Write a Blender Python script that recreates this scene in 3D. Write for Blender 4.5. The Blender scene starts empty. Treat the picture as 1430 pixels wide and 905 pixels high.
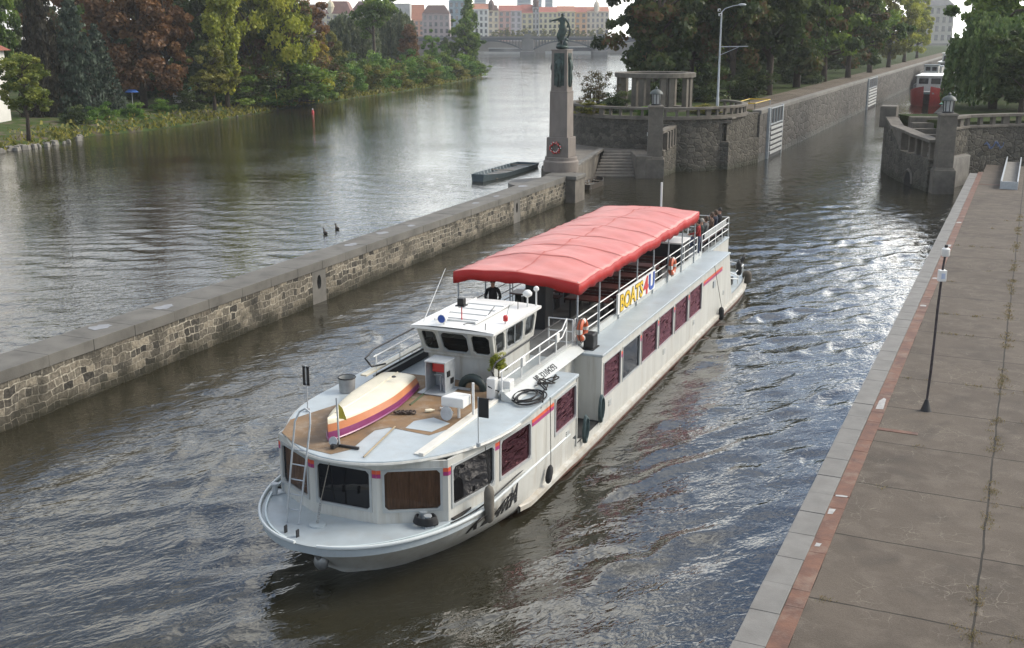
import bpy, bmesh, math, random
import numpy as np
from mathutils import Vector, Matrix
R = math.radians
random.seed(7)
S = bpy.context.scene
COL = S.collection

# ------------------------------------------------------------------ camera, sky, sun, exposure
cam = bpy.data.cameras.new("camera"); cam_o = bpy.data.objects.new("camera", cam); COL.objects.link(cam_o)
cam_o.location = (0, 0, 12.8); cam_o.rotation_euler = (R(90 - 14.571), 0, 0)
cam.sensor_width = 36.0; cam.lens = 36.0 * 1560 / 1430; cam.clip_start = 0.3; cam.clip_end = 6000
S.camera = cam_o

SUN_EL, SUN_AZ = 38.0, 78.0            # azimuth measured to the right of the view direction (+Y towards +X)
sdir = Vector((math.sin(R(SUN_AZ)) * math.cos(R(SUN_EL)), math.cos(R(SUN_AZ)) * math.cos(R(SUN_EL)), math.sin(R(SUN_EL))))
W = bpy.data.worlds.new("World"); S.world = W; W.use_nodes = True
nt = W.node_tree; nt.nodes.clear()
def wn(t, **k):
    n = nt.nodes.new(t)
    for a, b in k.items(): setattr(n, a, b)
    return n
def wl_(a, b): nt.links.new(a, b)
def wmath(op, a, b=None, clamp=False):
    n = wn('ShaderNodeMath', operation=op, use_clamp=clamp)
    for i, v in enumerate((a, b)):
        if v is None: continue
        if isinstance(v, (int, float)): n.inputs[i].default_value = v
        else: wl_(v, n.inputs[i])
    return n.outputs[0]
sky = wn('ShaderNodeTexSky', sky_type='NISHITA', sun_disc=False)
sky.sun_elevation = R(SUN_EL); sky.sun_rotation = R(SUN_AZ); sky.air_density = 1.0; sky.dust_density = 1.5; sky.ozone_density = 1.0
tc = wn('ShaderNodeTexCoord')
sep = wn('ShaderNodeSeparateXYZ'); wl_(tc.outputs['Generated'], sep.inputs[0])
den = wmath('ADD', wmath('MAXIMUM', sep.outputs[2], 0.0), 0.22)
cx_ = wmath('DIVIDE', sep.outputs[0], den); cy_ = wmath('DIVIDE', sep.outputs[1], den)
cmb = wn('ShaderNodeCombineXYZ'); wl_(cx_, cmb.inputs[0]); wl_(cy_, cmb.inputs[1])
nz = wn('ShaderNodeTexNoise'); nz.inputs['Scale'].default_value = 1.5; nz.inputs['Detail'].default_value = 8; nz.inputs['Roughness'].default_value = 0.58; nz.inputs['Distortion'].default_value = 0.35
wl_(cmb.outputs[0], nz.inputs['Vector'])
mask = wn('ShaderNodeMapRange'); mask.inputs['From Min'].default_value = 0.45; mask.inputs['From Max'].default_value = 0.58
wl_(nz.outputs[0], mask.inputs['Value'])
lowz = wn('ShaderNodeMapRange'); lowz.inputs['From Min'].default_value = 0.16; lowz.inputs['From Max'].default_value = 0.0
wl_(sep.outputs[2], lowz.inputs['Value'])
cover = wmath('MAXIMUM', mask.outputs[0], lowz.outputs[0])
nz2 = wn('ShaderNodeTexNoise'); nz2.inputs['Scale'].default_value = 2.6; nz2.inputs['Detail'].default_value = 6
wl_(cmb.outputs[0], nz2.inputs['Vector'])
shade = wn('ShaderNodeMapRange'); shade.inputs['From Min'].default_value = 0.3; shade.inputs['From Max'].default_value = 0.7
shade.inputs['To Min'].default_value = 0.6; shade.inputs['To Max'].default_value = 1.25
wl_(nz2.outputs[0], shade.inputs['Value'])
dt = wn('ShaderNodeVectorMath', operation='DOT_PRODUCT'); wl_(tc.outputs['Generated'], dt.inputs[0]); dt.inputs[1].default_value = Vector((math.sin(R(34)) * math.cos(R(24)), math.cos(R(34)) * math.cos(R(24)), math.sin(R(24))))   # thin bright cloud below the sun
lobe = wmath('POWER', wmath('MAXIMUM', dt.outputs['Value'], 0.0), 5.0)
gain = wmath('MULTIPLY', shade.outputs[0], wmath('ADD', wmath('MULTIPLY', lobe, 2.9), 1.0))
CLOUD = 9.6
cl = wn('ShaderNodeMix', data_type='RGBA', blend_type='MULTIPLY'); cl.inputs[0].default_value = 1.0
cl.inputs[6].default_value = (CLOUD, CLOUD * 0.985, CLOUD * 0.93, 1)
gcol = wn('ShaderNodeCombineXYZ')
for i in range(3): wl_(gain, gcol.inputs[i])
wl_(gcol.outputs[0], cl.inputs[7])
mx = wn('ShaderNodeMix', data_type='RGBA'); wl_(cover, mx.inputs[0]); skb = wn('ShaderNodeMix', data_type='RGBA', blend_type='MULTIPLY'); skb.inputs[0].default_value = 1.0; wl_(sky.outputs[0], skb.inputs[6]); skb.inputs[7].default_value = (1.35, 1.42, 1.5, 1); wl_(skb.outputs[2], mx.inputs[6]); wl_(cl.outputs[2], mx.inputs[7])
bg = wn('ShaderNodeBackground'); bg.inputs['Strength'].default_value = 0.1; wl_(mx.outputs[2], bg.inputs['Color'])
wo = wn('ShaderNodeOutputWorld'); wl_(bg.outputs[0], wo.inputs['Surface'])

sun = bpy.data.lights.new("sun", 'SUN'); sun.energy = 2.7; sun.angle = R(28); sun.color = (1.0, 0.92, 0.80)
sun_o = bpy.data.objects.new("sun", sun); COL.objects.link(sun_o)
sun_o.rotation_euler = sdir.to_track_quat('Z', 'Y').to_euler(); sun_o.location = (40, 40, 60)
vs = S.view_settings; vs.view_transform = 'Standard'; vs.look = 'None'; vs.gamma = 1.0; vs.use_curve_mapping = False
vs.exposure = 0.6
S.cycles.use_denoising = True
S.cycles.max_bounces = 8; S.cycles.volume_bounces = 1
S.cycles.volume_step_rate = 4.0

# ------------------------------------------------------------------ materials
MATS = {}
def mat(name, base, rough=0.6, metal=0.0, var=0.0, scale=3.0, base2=None, bump=0.0, bscale=20.0, coat=0.0, spec=0.5, detail=5.0, stretch=None, coords='Object', dirt=None, dirt_scale=1.5, dirt_amt=0.5):
    """principled paint/stone/fabric: two tones mixed by noise, optional dirt patches, optional fine bump"""
    if name in MATS: return MATS[name]
    m = bpy.data.materials.new(name); m.use_nodes = True; n = m.node_tree.nodes; l = m.node_tree.links
    p = n['Principled BSDF']; p.inputs['Roughness'].default_value = rough; p.inputs['Metallic'].default_value = metal
    p.inputs['Specular IOR Level'].default_value = spec
    if coat: p.inputs['Coat Weight'].default_value = coat; p.inputs['Coat Roughness'].default_value = 0.15
    t = n.new('ShaderNodeTexCoord'); src = t.outputs[coords]
    if stretch:
        mp = n.new('ShaderNodeMapping'); mp.inputs['Scale'].default_value = stretch; l.new(src, mp.inputs[0]); src = mp.outputs[0]
    b2 = base2 or tuple(c * (1 - var) for c in base)
    z = n.new('ShaderNodeTexNoise'); z.inputs['Scale'].default_value = scale; z.inputs['Detail'].default_value = detail; z.inputs['Roughness'].default_value = 0.6
    l.new(src, z.inputs['Vector'])
    r = n.new('ShaderNodeValToRGB'); r.color_ramp.elements[0].position = 0.35; r.color_ramp.elements[1].position = 0.68
    r.color_ramp.elements[0].color = (*b2, 1); r.color_ramp.elements[1].color = (*base, 1)
    l.new(z.outputs[0], r.inputs[0]); c = r.outputs[0]
    if dirt:
        z3 = n.new('ShaderNodeTexNoise'); z3.inputs['Scale'].default_value = dirt_scale; z3.inputs['Detail'].default_value = 8; z3.inputs['Roughness'].default_value = 0.7
        l.new(src, z3.inputs['Vector'])
        mr = n.new('ShaderNodeMapRange'); mr.inputs['From Min'].default_value = 0.5; mr.inputs['From Max'].default_value = 0.72; mr.inputs['To Max'].default_value = dirt_amt
        l.new(z3.outputs[0], mr.inputs['Value'])
        mxx = n.new('ShaderNodeMix'); mxx.data_type = 'RGBA'; l.new(mr.outputs[0], mxx.inputs[0]); l.new(c, mxx.inputs[6]); mxx.inputs[7].default_value = (*dirt, 1)
        c = mxx.outputs[2]
    l.new(c, p.inputs['Base Color'])
    if bump:
        zb = n.new('ShaderNodeTexNoise'); zb.inputs['Scale'].default_value = bscale; zb.inputs['Detail'].default_value = 4
        l.new(src, zb.inputs['Vector'])
        b = n.new('ShaderNodeBump'); b.inputs['Strength'].default_value = bump; b.inputs['Distance'].default_value = 0.03
        l.new(zb.outputs[0], b.inputs['Height']); l.new(b.outputs[0], p.inputs['Normal'])
    MATS[name] = m
    return m

def rubble(name, stones, mortar, scale=(0.0, 1.7, 2.4), width=0.06, coords='Object', dark=None):
    """irregular masonry: Voronoi stones with pale joints, moss/damp stains"""
    m = bpy.data.materials.new(name); m.use_nodes = True; n = m.node_tree.nodes; l = m.node_tree.links
    p = n['Principled BSDF']; p.inputs['Roughness'].default_value = 0.85; p.inputs['Specular IOR Level'].default_value = 0.25
    t = n.new('ShaderNodeTexCoord'); mp = n.new('ShaderNodeMapping'); mp.inputs['Scale'].default_value = scale; l.new(t.outputs[coords], mp.inputs[0])
    wz = n.new('ShaderNodeTexNoise'); wz.inputs['Scale'].default_value = 1.6; wz.inputs['Detail'].default_value = 3; l.new(mp.outputs[0], wz.inputs['Vector'])
    off = n.new('ShaderNodeMix'); off.data_type = 'RGBA'; off.blend_type = 'LINEAR_LIGHT'; off.inputs[0].default_value = 0.16
    l.new(mp.outputs[0], off.inputs[6]); l.new(wz.outputs['Color'], off.inputs[7])
    vd = n.new('ShaderNodeTexVoronoi'); vd.feature = 'DISTANCE_TO_EDGE'; vd.inputs['Scale'].default_value = 1.0; vd.inputs['Randomness'].default_value = 0.85; l.new(off.outputs[2], vd.inputs['Vector'])
    vc = n.new('ShaderNodeTexVoronoi'); vc.inputs['Scale'].default_value = 1.0; vc.inputs['Randomness'].default_value = 0.85; l.new(off.outputs[2], vc.inputs['Vector'])
    sp = n.new('ShaderNodeSeparateColor'); l.new(vc.outputs['Color'], sp.inputs[0])
    r = n.new('ShaderNodeValToRGB'); e = r.color_ramp.elements
    e[0].position = 0.0; e[0].color = (*stones[0], 1); e[1].position = 1.0; e[1].color = (*stones[-1], 1)
    for i, c in enumerate(stones[1:-1]):
        x = e.new((i + 1) / (len(stones) - 1)); x.color = (*c, 1)
    l.new(sp.outputs[0], r.inputs[0])
    fine = n.new('ShaderNodeTexNoise'); fine.inputs['Scale'].default_value = 7; fine.inputs['Detail'].default_value = 6; l.new(t.outputs[coords], fine.inputs['Vector'])
    fm = n.new('ShaderNodeMapRange'); fm.inputs['From Min'].default_value = 0.25; fm.inputs['From Max'].default_value = 0.75; fm.inputs['To Min'].default_value = 0.55; fm.inputs['To Max'].default_value = 1.35; l.new(fine.outputs[0], fm.inputs['Value'])
    mul = n.new('ShaderNodeMix'); mul.data_type = 'RGBA'; mul.blend_type = 'MULTIPLY'; mul.inputs[0].default_value = 1
    l.new(r.outputs[0], mul.inputs[6]); l.new(fm.outputs[0], mul.inputs[7])
    # joints partly washed out
    big = n.new('ShaderNodeTexNoise'); big.inputs['Scale'].default_value = 0.45; big.inputs['Detail'].default_value = 4; l.new(t.outputs[coords], big.inputs['Vector'])
    bm_ = n.new('ShaderNodeMapRange'); bm_.inputs['From Min'].default_value = 0.35; bm_.inputs['From Max'].default_value = 0.6; bm_.inputs['To Min'].default_value = width * 0.35; bm_.inputs['To Max'].default_value = width; l.new(big.outputs[0], bm_.inputs['Value'])
    jr = n.new('ShaderNodeMapRange'); jr.interpolation_type = 'SMOOTHSTEP'; l.new(vd.outputs['Distance'], jr.inputs['Value']); jr.inputs['From Min'].default_value = 0.0
    l.new(bm_.outputs[0], jr.inputs['From Max']); jr.inputs['To Min'].default_value = 1; jr.inputs['To Max'].default_value = 0
    mix = n.new('ShaderNodeMix'); mix.data_type = 'RGBA'; l.new(jr.outputs[0], mix.inputs[0]); l.new(mul.outputs[2], mix.inputs[6]); mix.inputs[7].default_value = (*mortar, 1)
    out = mix.outputs[2]
    if dark:   # algae and damp band along the water line
        sz = n.new('ShaderNodeSeparateXYZ'); g = n.new('ShaderNodeNewGeometry'); l.new(g.outputs['Position'], sz.inputs[0])
        ad = n.new('ShaderNodeMath'); ad.operation = 'MULTIPLY_ADD'; l.new(big.outputs[0], ad.inputs[0]); ad.inputs[1].default_value = -1.8; l.new(sz.outputs[2], ad.inputs[2])
        mr = n.new('ShaderNodeMapRange'); mr.inputs['From Min'].default_value = -0.85; mr.inputs['From Max'].default_value = -0.05; mr.inputs['To Min'].default_value = 0.9; mr.inputs['To Max'].default_value = 0.0; l.new(ad.outputs[0], mr.inputs['Value'])
        dm = n.new('ShaderNodeMix'); dm.data_type = 'RGBA'; l.new(mr.outputs[0], dm.inputs[0]); l.new(out, dm.inputs[6]); dm.inputs[7].default_value = (*dark, 1); out = dm.outputs[2]
    l.new(out, p.inputs['Base Color'])
    b = n.new('ShaderNodeBump'); b.inputs['Strength'].default_value = 0.9; b.inputs['Distance'].default_value = 0.06
    mh = n.new('ShaderNodeMapRange'); mh.inputs['From Max'].default_value = 0.14; l.new(vd.outputs['Distance'], mh.inputs['Value'])
    hs = n.new('ShaderNodeMath'); hs.operation = 'MULTIPLY_ADD'; l.new(fine.outputs[0], hs.inputs[0]); hs.inputs[1].default_value = 0.35; l.new(mh.outputs[0], hs.inputs[2])
    l.new(hs.outputs[0], b.inputs['Height']); l.new(b.outputs[0], p.inputs['Normal'])
    return m

def coursed(name, stones, mortar, dark):
    """roughly coursed small blocks on a wall in its local y/z plane, pale patchy mortar, algae band at the water"""
    m = bpy.data.materials.new(name); m.use_nodes = True; n = m.node_tree.nodes; l = m.node_tree.links
    p = n['Principled BSDF']; p.inputs['Roughness'].default_value = 0.9; p.inputs['Specular IOR Level'].default_value = 0.2
    t = n.new('ShaderNodeTexCoord'); sx = n.new('ShaderNodeSeparateXYZ'); l.new(t.outputs['Object'], sx.inputs[0])
    cb = n.new('ShaderNodeCombineXYZ'); l.new(sx.outputs[1], cb.inputs[0]); l.new(sx.outputs[2], cb.inputs[1])
    def noise(sc, det=4):
        z = n.new('ShaderNodeTexNoise'); z.inputs['Scale'].default_value = sc; z.inputs['Detail'].default_value = det; l.new(t.outputs['Object'], z.inputs['Vector']); return z
    def warp(src, z, k):
        o = n.new('ShaderNodeMix'); o.data_type = 'RGBA'; o.blend_type = 'LINEAR_LIGHT'; o.inputs[0].default_value = k; l.new(src, o.inputs[6]); l.new(z.outputs['Color'], o.inputs[7]); return o.outputs[2]
    v = warp(warp(cb.outputs[0], noise(0.9, 2), 0.22), noise(4.5, 3), 0.055)
    br = n.new('ShaderNodeTexBrick'); br.offset = 0.43; br.offset_frequency = 2; br.squash = 0.62; br.squash_frequency = 3; l.new(v, br.inputs['Vector'])
    br.inputs['Scale'].default_value = 1.0; br.inputs['Brick Width'].default_value = 0.52; br.inputs['Row Height'].default_value = 0.285; br.inputs['Mortar Smooth'].default_value = 0.45
    br.inputs['Color1'].default_value = (0, 0, 0, 1); br.inputs['Color2'].default_value = (1, 1, 1, 1); br.inputs['Mortar'].default_value = (0.5, 0.5, 0.5, 1)
    big = noise(0.5, 5); mw = n.new('ShaderNodeMapRange'); mw.inputs['From Min'].default_value = 0.35; mw.inputs['From Max'].default_value = 0.65; mw.inputs['To Min'].default_value = 0.012; mw.inputs['To Max'].default_value = 0.034; l.new(big.outputs[0], mw.inputs['Value']); l.new(mw.outputs[0], br.inputs['Mortar Size'])
    r = n.new('ShaderNodeValToRGB'); e = r.color_ramp.elements; e[0].position = 0; e[0].color = (*stones[0], 1); e[1].color = (*stones[-1], 1)
    for i, c in enumerate(stones[1:-1]): x = e.new((i + 1) / (len(stones) - 1)); x.color = (*c, 1)
    l.new(br.outputs['Color'], r.inputs[0]); fine = noise(8, 7)
    fm = n.new('ShaderNodeMapRange'); fm.inputs['From Min'].default_value = 0.25; fm.inputs['From Max'].default_value = 0.75; fm.inputs['To Min'].default_value = 0.45; fm.inputs['To Max'].default_value = 1.5; l.new(fine.outputs[0], fm.inputs['Value'])
    def mix(f, a, b_, bt='MIX'):
        q = n.new('ShaderNodeMix'); q.data_type = 'RGBA'; q.blend_type = bt
        for k, c in ((0, f), (6, a), (7, b_)):
            if isinstance(c, float): q.inputs[k].default_value = c
            elif isinstance(c, tuple): q.inputs[k].default_value = (*c, 1)
            else: l.new(c, q.inputs[k])
        return q.outputs[2]
    c = mix(1.0, r.outputs[0], fm.outputs[0], 'MULTIPLY')
    c = mix(br.outputs['Fac'], c, mix(1.0, mortar, fm.outputs[0], 'MULTIPLY'))
    st = noise(0.8, 7); sr = n.new('ShaderNodeMapRange'); sr.inputs['From Min'].default_value = 0.52; sr.inputs['From Max'].default_value = 0.68; sr.inputs['To Max'].default_value = 0.75; l.new(st.outputs[0], sr.inputs['Value']); c = mix(sr.outputs[0], c, (0.035, 0.033, 0.027))
    ad = n.new('ShaderNodeMath'); ad.operation = 'MULTIPLY_ADD'; l.new(big.outputs[0], ad.inputs[0]); ad.inputs[1].default_value = -1.6; l.new(sx.outputs[2], ad.inputs[2])
    mr = n.new('ShaderNodeMapRange'); mr.inputs['From Min'].default_value = -0.75; mr.inputs['From Max'].default_value = -0.1; mr.inputs['To Min'].default_value = 0.92; mr.inputs['To Max'].default_value = 0.0; l.new(ad.outputs[0], mr.inputs['Value']); c = mix(mr.outputs[0], c, dark)
    l.new(c, p.inputs['Base Color'])
    hs = n.new('ShaderNodeMath'); hs.operation = 'MULTIPLY_ADD'; l.new(br.outputs['Fac'], hs.inputs[0]); hs.inputs[1].default_value = -1.0; l.new(fine.outputs[0], hs.inputs[2])
    b = n.new('ShaderNodeBump'); b.inputs['Strength'].default_value = 0.9; b.inputs['Distance'].default_value = 0.05; l.new(hs.outputs[0], b.inputs['Height']); l.new(b.outputs[0], p.inputs['Normal'])
    return m

def leafmat(name, cols, trans=0.42):
    m = bpy.data.materials.new(name); m.use_nodes = True; n = m.node_tree.nodes; l = m.node_tree.links; n.clear()
    a = n.new('ShaderNodeAttribute'); a.attribute_name = 'rnd'
    r = n.new('ShaderNodeValToRGB'); e = r.color_ramp.elements
    e[0].position = 0.15; e[0].color = (*cols[0], 1); e[1].position = 0.85; e[1].color = (*cols[-1], 1)
    for i, c in enumerate(cols[1:-1]):
        x = e.new(0.15 + 0.7 * (i + 1) / (len(cols) - 1)); x.color = (*c, 1)
    l.new(a.outputs['Fac'], r.inputs[0])
    d = n.new('ShaderNodeBsdfDiffuse'); t = n.new('ShaderNodeBsdfTranslucent'); mx_ = n.new('ShaderNodeMixShader'); mx_.inputs[0].default_value = trans
    l.new(r.outputs[0], d.inputs[0]); l.new(r.outputs[0], t.inputs[0]); l.new(d.outputs[0], mx_.inputs[1]); l.new(t.outputs[0], mx_.inputs[2])
    g = n.new('ShaderNodeBsdfGlossy'); g.inputs['Roughness'].default_value = 0.5; g.inputs['Color'].default_value = (0.5, 0.5, 0.5, 1)
    m2 = n.new('ShaderNodeMixShader'); m2.inputs[0].default_value = 0.04; l.new(mx_.outputs[0], m2.inputs[1]); l.new(g.outputs[0], m2.inputs[2])
    o = n.new('ShaderNodeOutputMaterial'); l.new(m2.outputs[0], o.inputs[0])
    return m

def glassmat(name, tint, refl=(0.9, 0.9, 0.95), see=0.0, base_f=0.08, wav=0.0, ior=1.5):
    """window pane: dark tinted body (or partly see-through) under a mirror-like Fresnel layer"""
    m = bpy.data.materials.new(name); m.use_nodes = True; n = m.node_tree.nodes; l = m.node_tree.links; n.clear()
    d = n.new('ShaderNodeBsdfDiffuse'); d.inputs[0].default_value = (*tint, 1); body = d.outputs[0]
    if see:
        t = n.new('ShaderNodeBsdfTransparent'); t.inputs[0].default_value = (0.75, 0.78, 0.78, 1)
        x = n.new('ShaderNodeMixShader'); x.inputs[0].default_value = see; l.new(d.outputs[0], x.inputs[1]); l.new(t.outputs[0], x.inputs[2]); body = x.outputs[0]
    g = n.new('ShaderNodeBsdfGlossy'); g.inputs['Roughness'].default_value = 0.02; g.inputs['Color'].default_value = (*refl, 1)
    lw = n.new('ShaderNodeFresnel'); lw.inputs['IOR'].default_value = ior
    ad = n.new('ShaderNodeMath'); ad.operation = 'ADD'; ad.use_clamp = True; l.new(lw.outputs[0], ad.inputs[0]); ad.inputs[1].default_value = base_f
    if wav:
        tc_ = n.new('ShaderNodeTexCoord'); z = n.new('ShaderNodeTexNoise'); z.inputs['Scale'].default_value = 2.4; z.inputs['Detail'].default_value = 1.5; mp = n.new('ShaderNodeMapping'); mp.inputs['Scale'].default_value = (1, .55, 2.4); l.new(tc_.outputs['Object'], mp.inputs[0]); l.new(mp.outputs[0], z.inputs['Vector'])
        b = n.new('ShaderNodeBump'); b.inputs['Strength'].default_value = min(1, wav); b.inputs['Distance'].default_value = 0.02 * max(1, wav); l.new(z.outputs[0], b.inputs['Height']); l.new(b.outputs[0], g.inputs['Normal'])
    f = n.new('ShaderNodeMixShader'); l.new(ad.outputs[0], f.inputs[0]); l.new(body, f.inputs[1]); l.new(g.outputs[0], f.inputs[2])
    o = n.new('ShaderNodeOutputMaterial'); l.new(f.outputs[0], o.inputs[0])
    return m

white = mat('white_paint', (0.50, 0.50, 0.465), 0.38, var=0.16, scale=1.0, dirt=(0.27, 0.22, 0.155), dirt_scale=1.9, dirt_amt=0.5, stretch=(2, 2, 0.22))
whiteclean = mat('clean_white_paint', (0.66, 0.66, 0.64), 0.35, var=0.06, scale=2)
deckp = mat('pale_deck_paint', (0.37, 0.42, 0.445), 0.40, var=0.16, scale=1.3, dirt=(0.29, 0.29, 0.28), dirt_scale=2.2, dirt_amt=0.5)
tan = mat('worn_tan_deck', (0.22, 0.130, 0.058), 0.7, scale=1.1, base2=(0.13, 0.088, 0.052), dirt=(0.29, 0.245, 0.19), dirt_scale=2.3, dirt_amt=0.7)
greydeck = mat('grey_deck', (0.17, 0.18, 0.18), 0.7, var=0.3, scale=2)
blackp = mat('black_paint', (0.012, 0.012, 0.013), 0.5, var=0.3)
rubber = mat('black_rubber', (0.018, 0.018, 0.02), 0.75, var=0.4, scale=8)
steel = mat('grey_steel', (0.36, 0.37, 0.37), 0.45, metal=0.6, var=0.3, scale=5)
galv = mat('galvanised_steel', (0.42, 0.45, 0.47), 0.5, metal=0.3, var=0.2, scale=6)
redfab = mat('sheen_pale_red_canvas', (0.52, 0.15, 0.125), 0.42, var=0.16, scale=1.1, bump=0.55, bscale=1.6, spec=0.5, dirt=(0.55, 0.22, 0.2), dirt_scale=0.7, dirt_amt=0.35)  # canopy top: grazing sky sheen put into a paler, pinker red than the valance
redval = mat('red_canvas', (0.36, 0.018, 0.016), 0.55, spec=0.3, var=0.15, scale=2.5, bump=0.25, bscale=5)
orange = mat('orange_paint', (0.62, 0.10, 0.04), 0.45, var=0.15)
purple = mat('purple_paint', (0.20, 0.03, 0.12), 0.35, var=0.2, scale=2, coat=0.2)
dorange = mat('faded_orange_paint', (0.46, 0.17, 0.07), 0.4, var=0.15, scale=2, coat=0.2)
cream = mat('cream_paint', (0.62, 0.57, 0.44), 0.4, var=0.12, scale=2)
redbrown = mat('dull_red_bottom_paint', (0.16, 0.06, 0.045), 0.6, var=0.4, scale=3)
darkwood = mat('dark_red_wood', (0.08, 0.022, 0.018), 0.4, var=0.3, scale=4)
darkmetal = mat('dark_metal', (0.03, 0.03, 0.032), 0.5, metal=0.3)
yellow = mat('yellow_paint', (0.65, 0.43, 0.02), 0.45, var=0.1)
blue = mat('blue_paint', (0.03, 0.08, 0.33), 0.45, var=0.1)
red = mat('red_paint', (0.5, 0.03, 0.03), 0.45, var=0.15)
ropem = mat('dark_rope', (0.035, 0.033, 0.03), 0.9, var=0.5, scale=30)
greyrope = mat('grey_rope', (0.22, 0.2, 0.17), 0.9, var=0.4, scale=30)
hosegreen = mat('green_grey_hose', (0.05, 0.085, 0.09), 0.6, var=0.3, scale=10)
concrete = mat('weathered_concrete', (0.20, 0.19, 0.17), 0.85, var=0.35, scale=1.3, dirt=(0.09, 0.085, 0.075), dirt_scale=0.9, dirt_amt=0.6, bump=0.25, bscale=30)
coping_m = mat('worn_granite_coping', (0.145, 0.137, 0.12), 0.8, var=0.45, scale=0.9, dirt=(0.075, 0.074, 0.067), dirt_scale=1.8, dirt_amt=0.55, bump=0.25, bscale=25)
granite = mat('grey_brown_granite', (0.20, 0.172, 0.15), 0.75, var=0.25, scale=1.4, dirt=(0.09, 0.078, 0.067), dirt_scale=0.8, dirt_amt=0.6, bump=0.15, bscale=30, stretch=(1, 1, 0.4))
ashlar = mat('weathered_sandstone', (0.155, 0.138, 0.113), 0.85, var=0.4, scale=1.1, dirt=(0.055, 0.051, 0.042), dirt_scale=0.8, dirt_amt=0.75, bump=0.3, bscale=14)
bronze = mat('green_bronze', (0.05, 0.085, 0.075), 0.5, metal=0.25, scale=3, base2=(0.02, 0.028, 0.026))
bark = mat('tree_bark', (0.075, 0.055, 0.04), 0.9, var=0.5, scale=6)
rubw = coursed('river_wall_blocks', [(0.034, 0.032, 0.029), (0.095, 0.085, 0.068), (0.17, 0.15, 0.117), (0.06, 0.056, 0.048), (0.24, 0.21, 0.16), (0.115, 0.10, 0.08)], (0.33, 0.30, 0.24), (0.024, 0.023, 0.015))
rubb = rubble('bastion_rubble', [(0.055, 0.051, 0.042), (0.085, 0.079, 0.065), (0.115, 0.105, 0.086), (0.07, 0.064, 0.053)], (0.062, 0.058, 0.049), scale=(1.6, 1.6, 2.2), width=0.05, dark=(0.04, 0.042, 0.028))
rubl = rubble('lock_wall_blocks', [(0.06, 0.056, 0.05), (0.088, 0.082, 0.073), (0.115, 0.107, 0.095), (0.075, 0.069, 0.061)], (0.05, 0.047, 0.042), scale=(0.6, 0.6, 1.4), width=0.04, dark=(0.10, 0.105, 0.10))
pinkglass = glassmat('pink_tinted_glass', (0.012, 0.004, 0.005), (0.9, 0.42, 0.50), base_f=0.03, wav=3.5, ior=1.42)
darkglass = glassmat('dark_glass', (0.008, 0.008, 0.009), (0.7, 0.7, 0.72), base_f=0.0, wav=0.1)
clearglass = glassmat('cabin_glass', (0.02, 0.02, 0.022), (0.8, 0.82, 0.85), see=0.88, base_f=-0.02)
farglass = glassmat('far_window_glass', (0.05, 0.055, 0.065), base_f=0.05)

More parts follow.
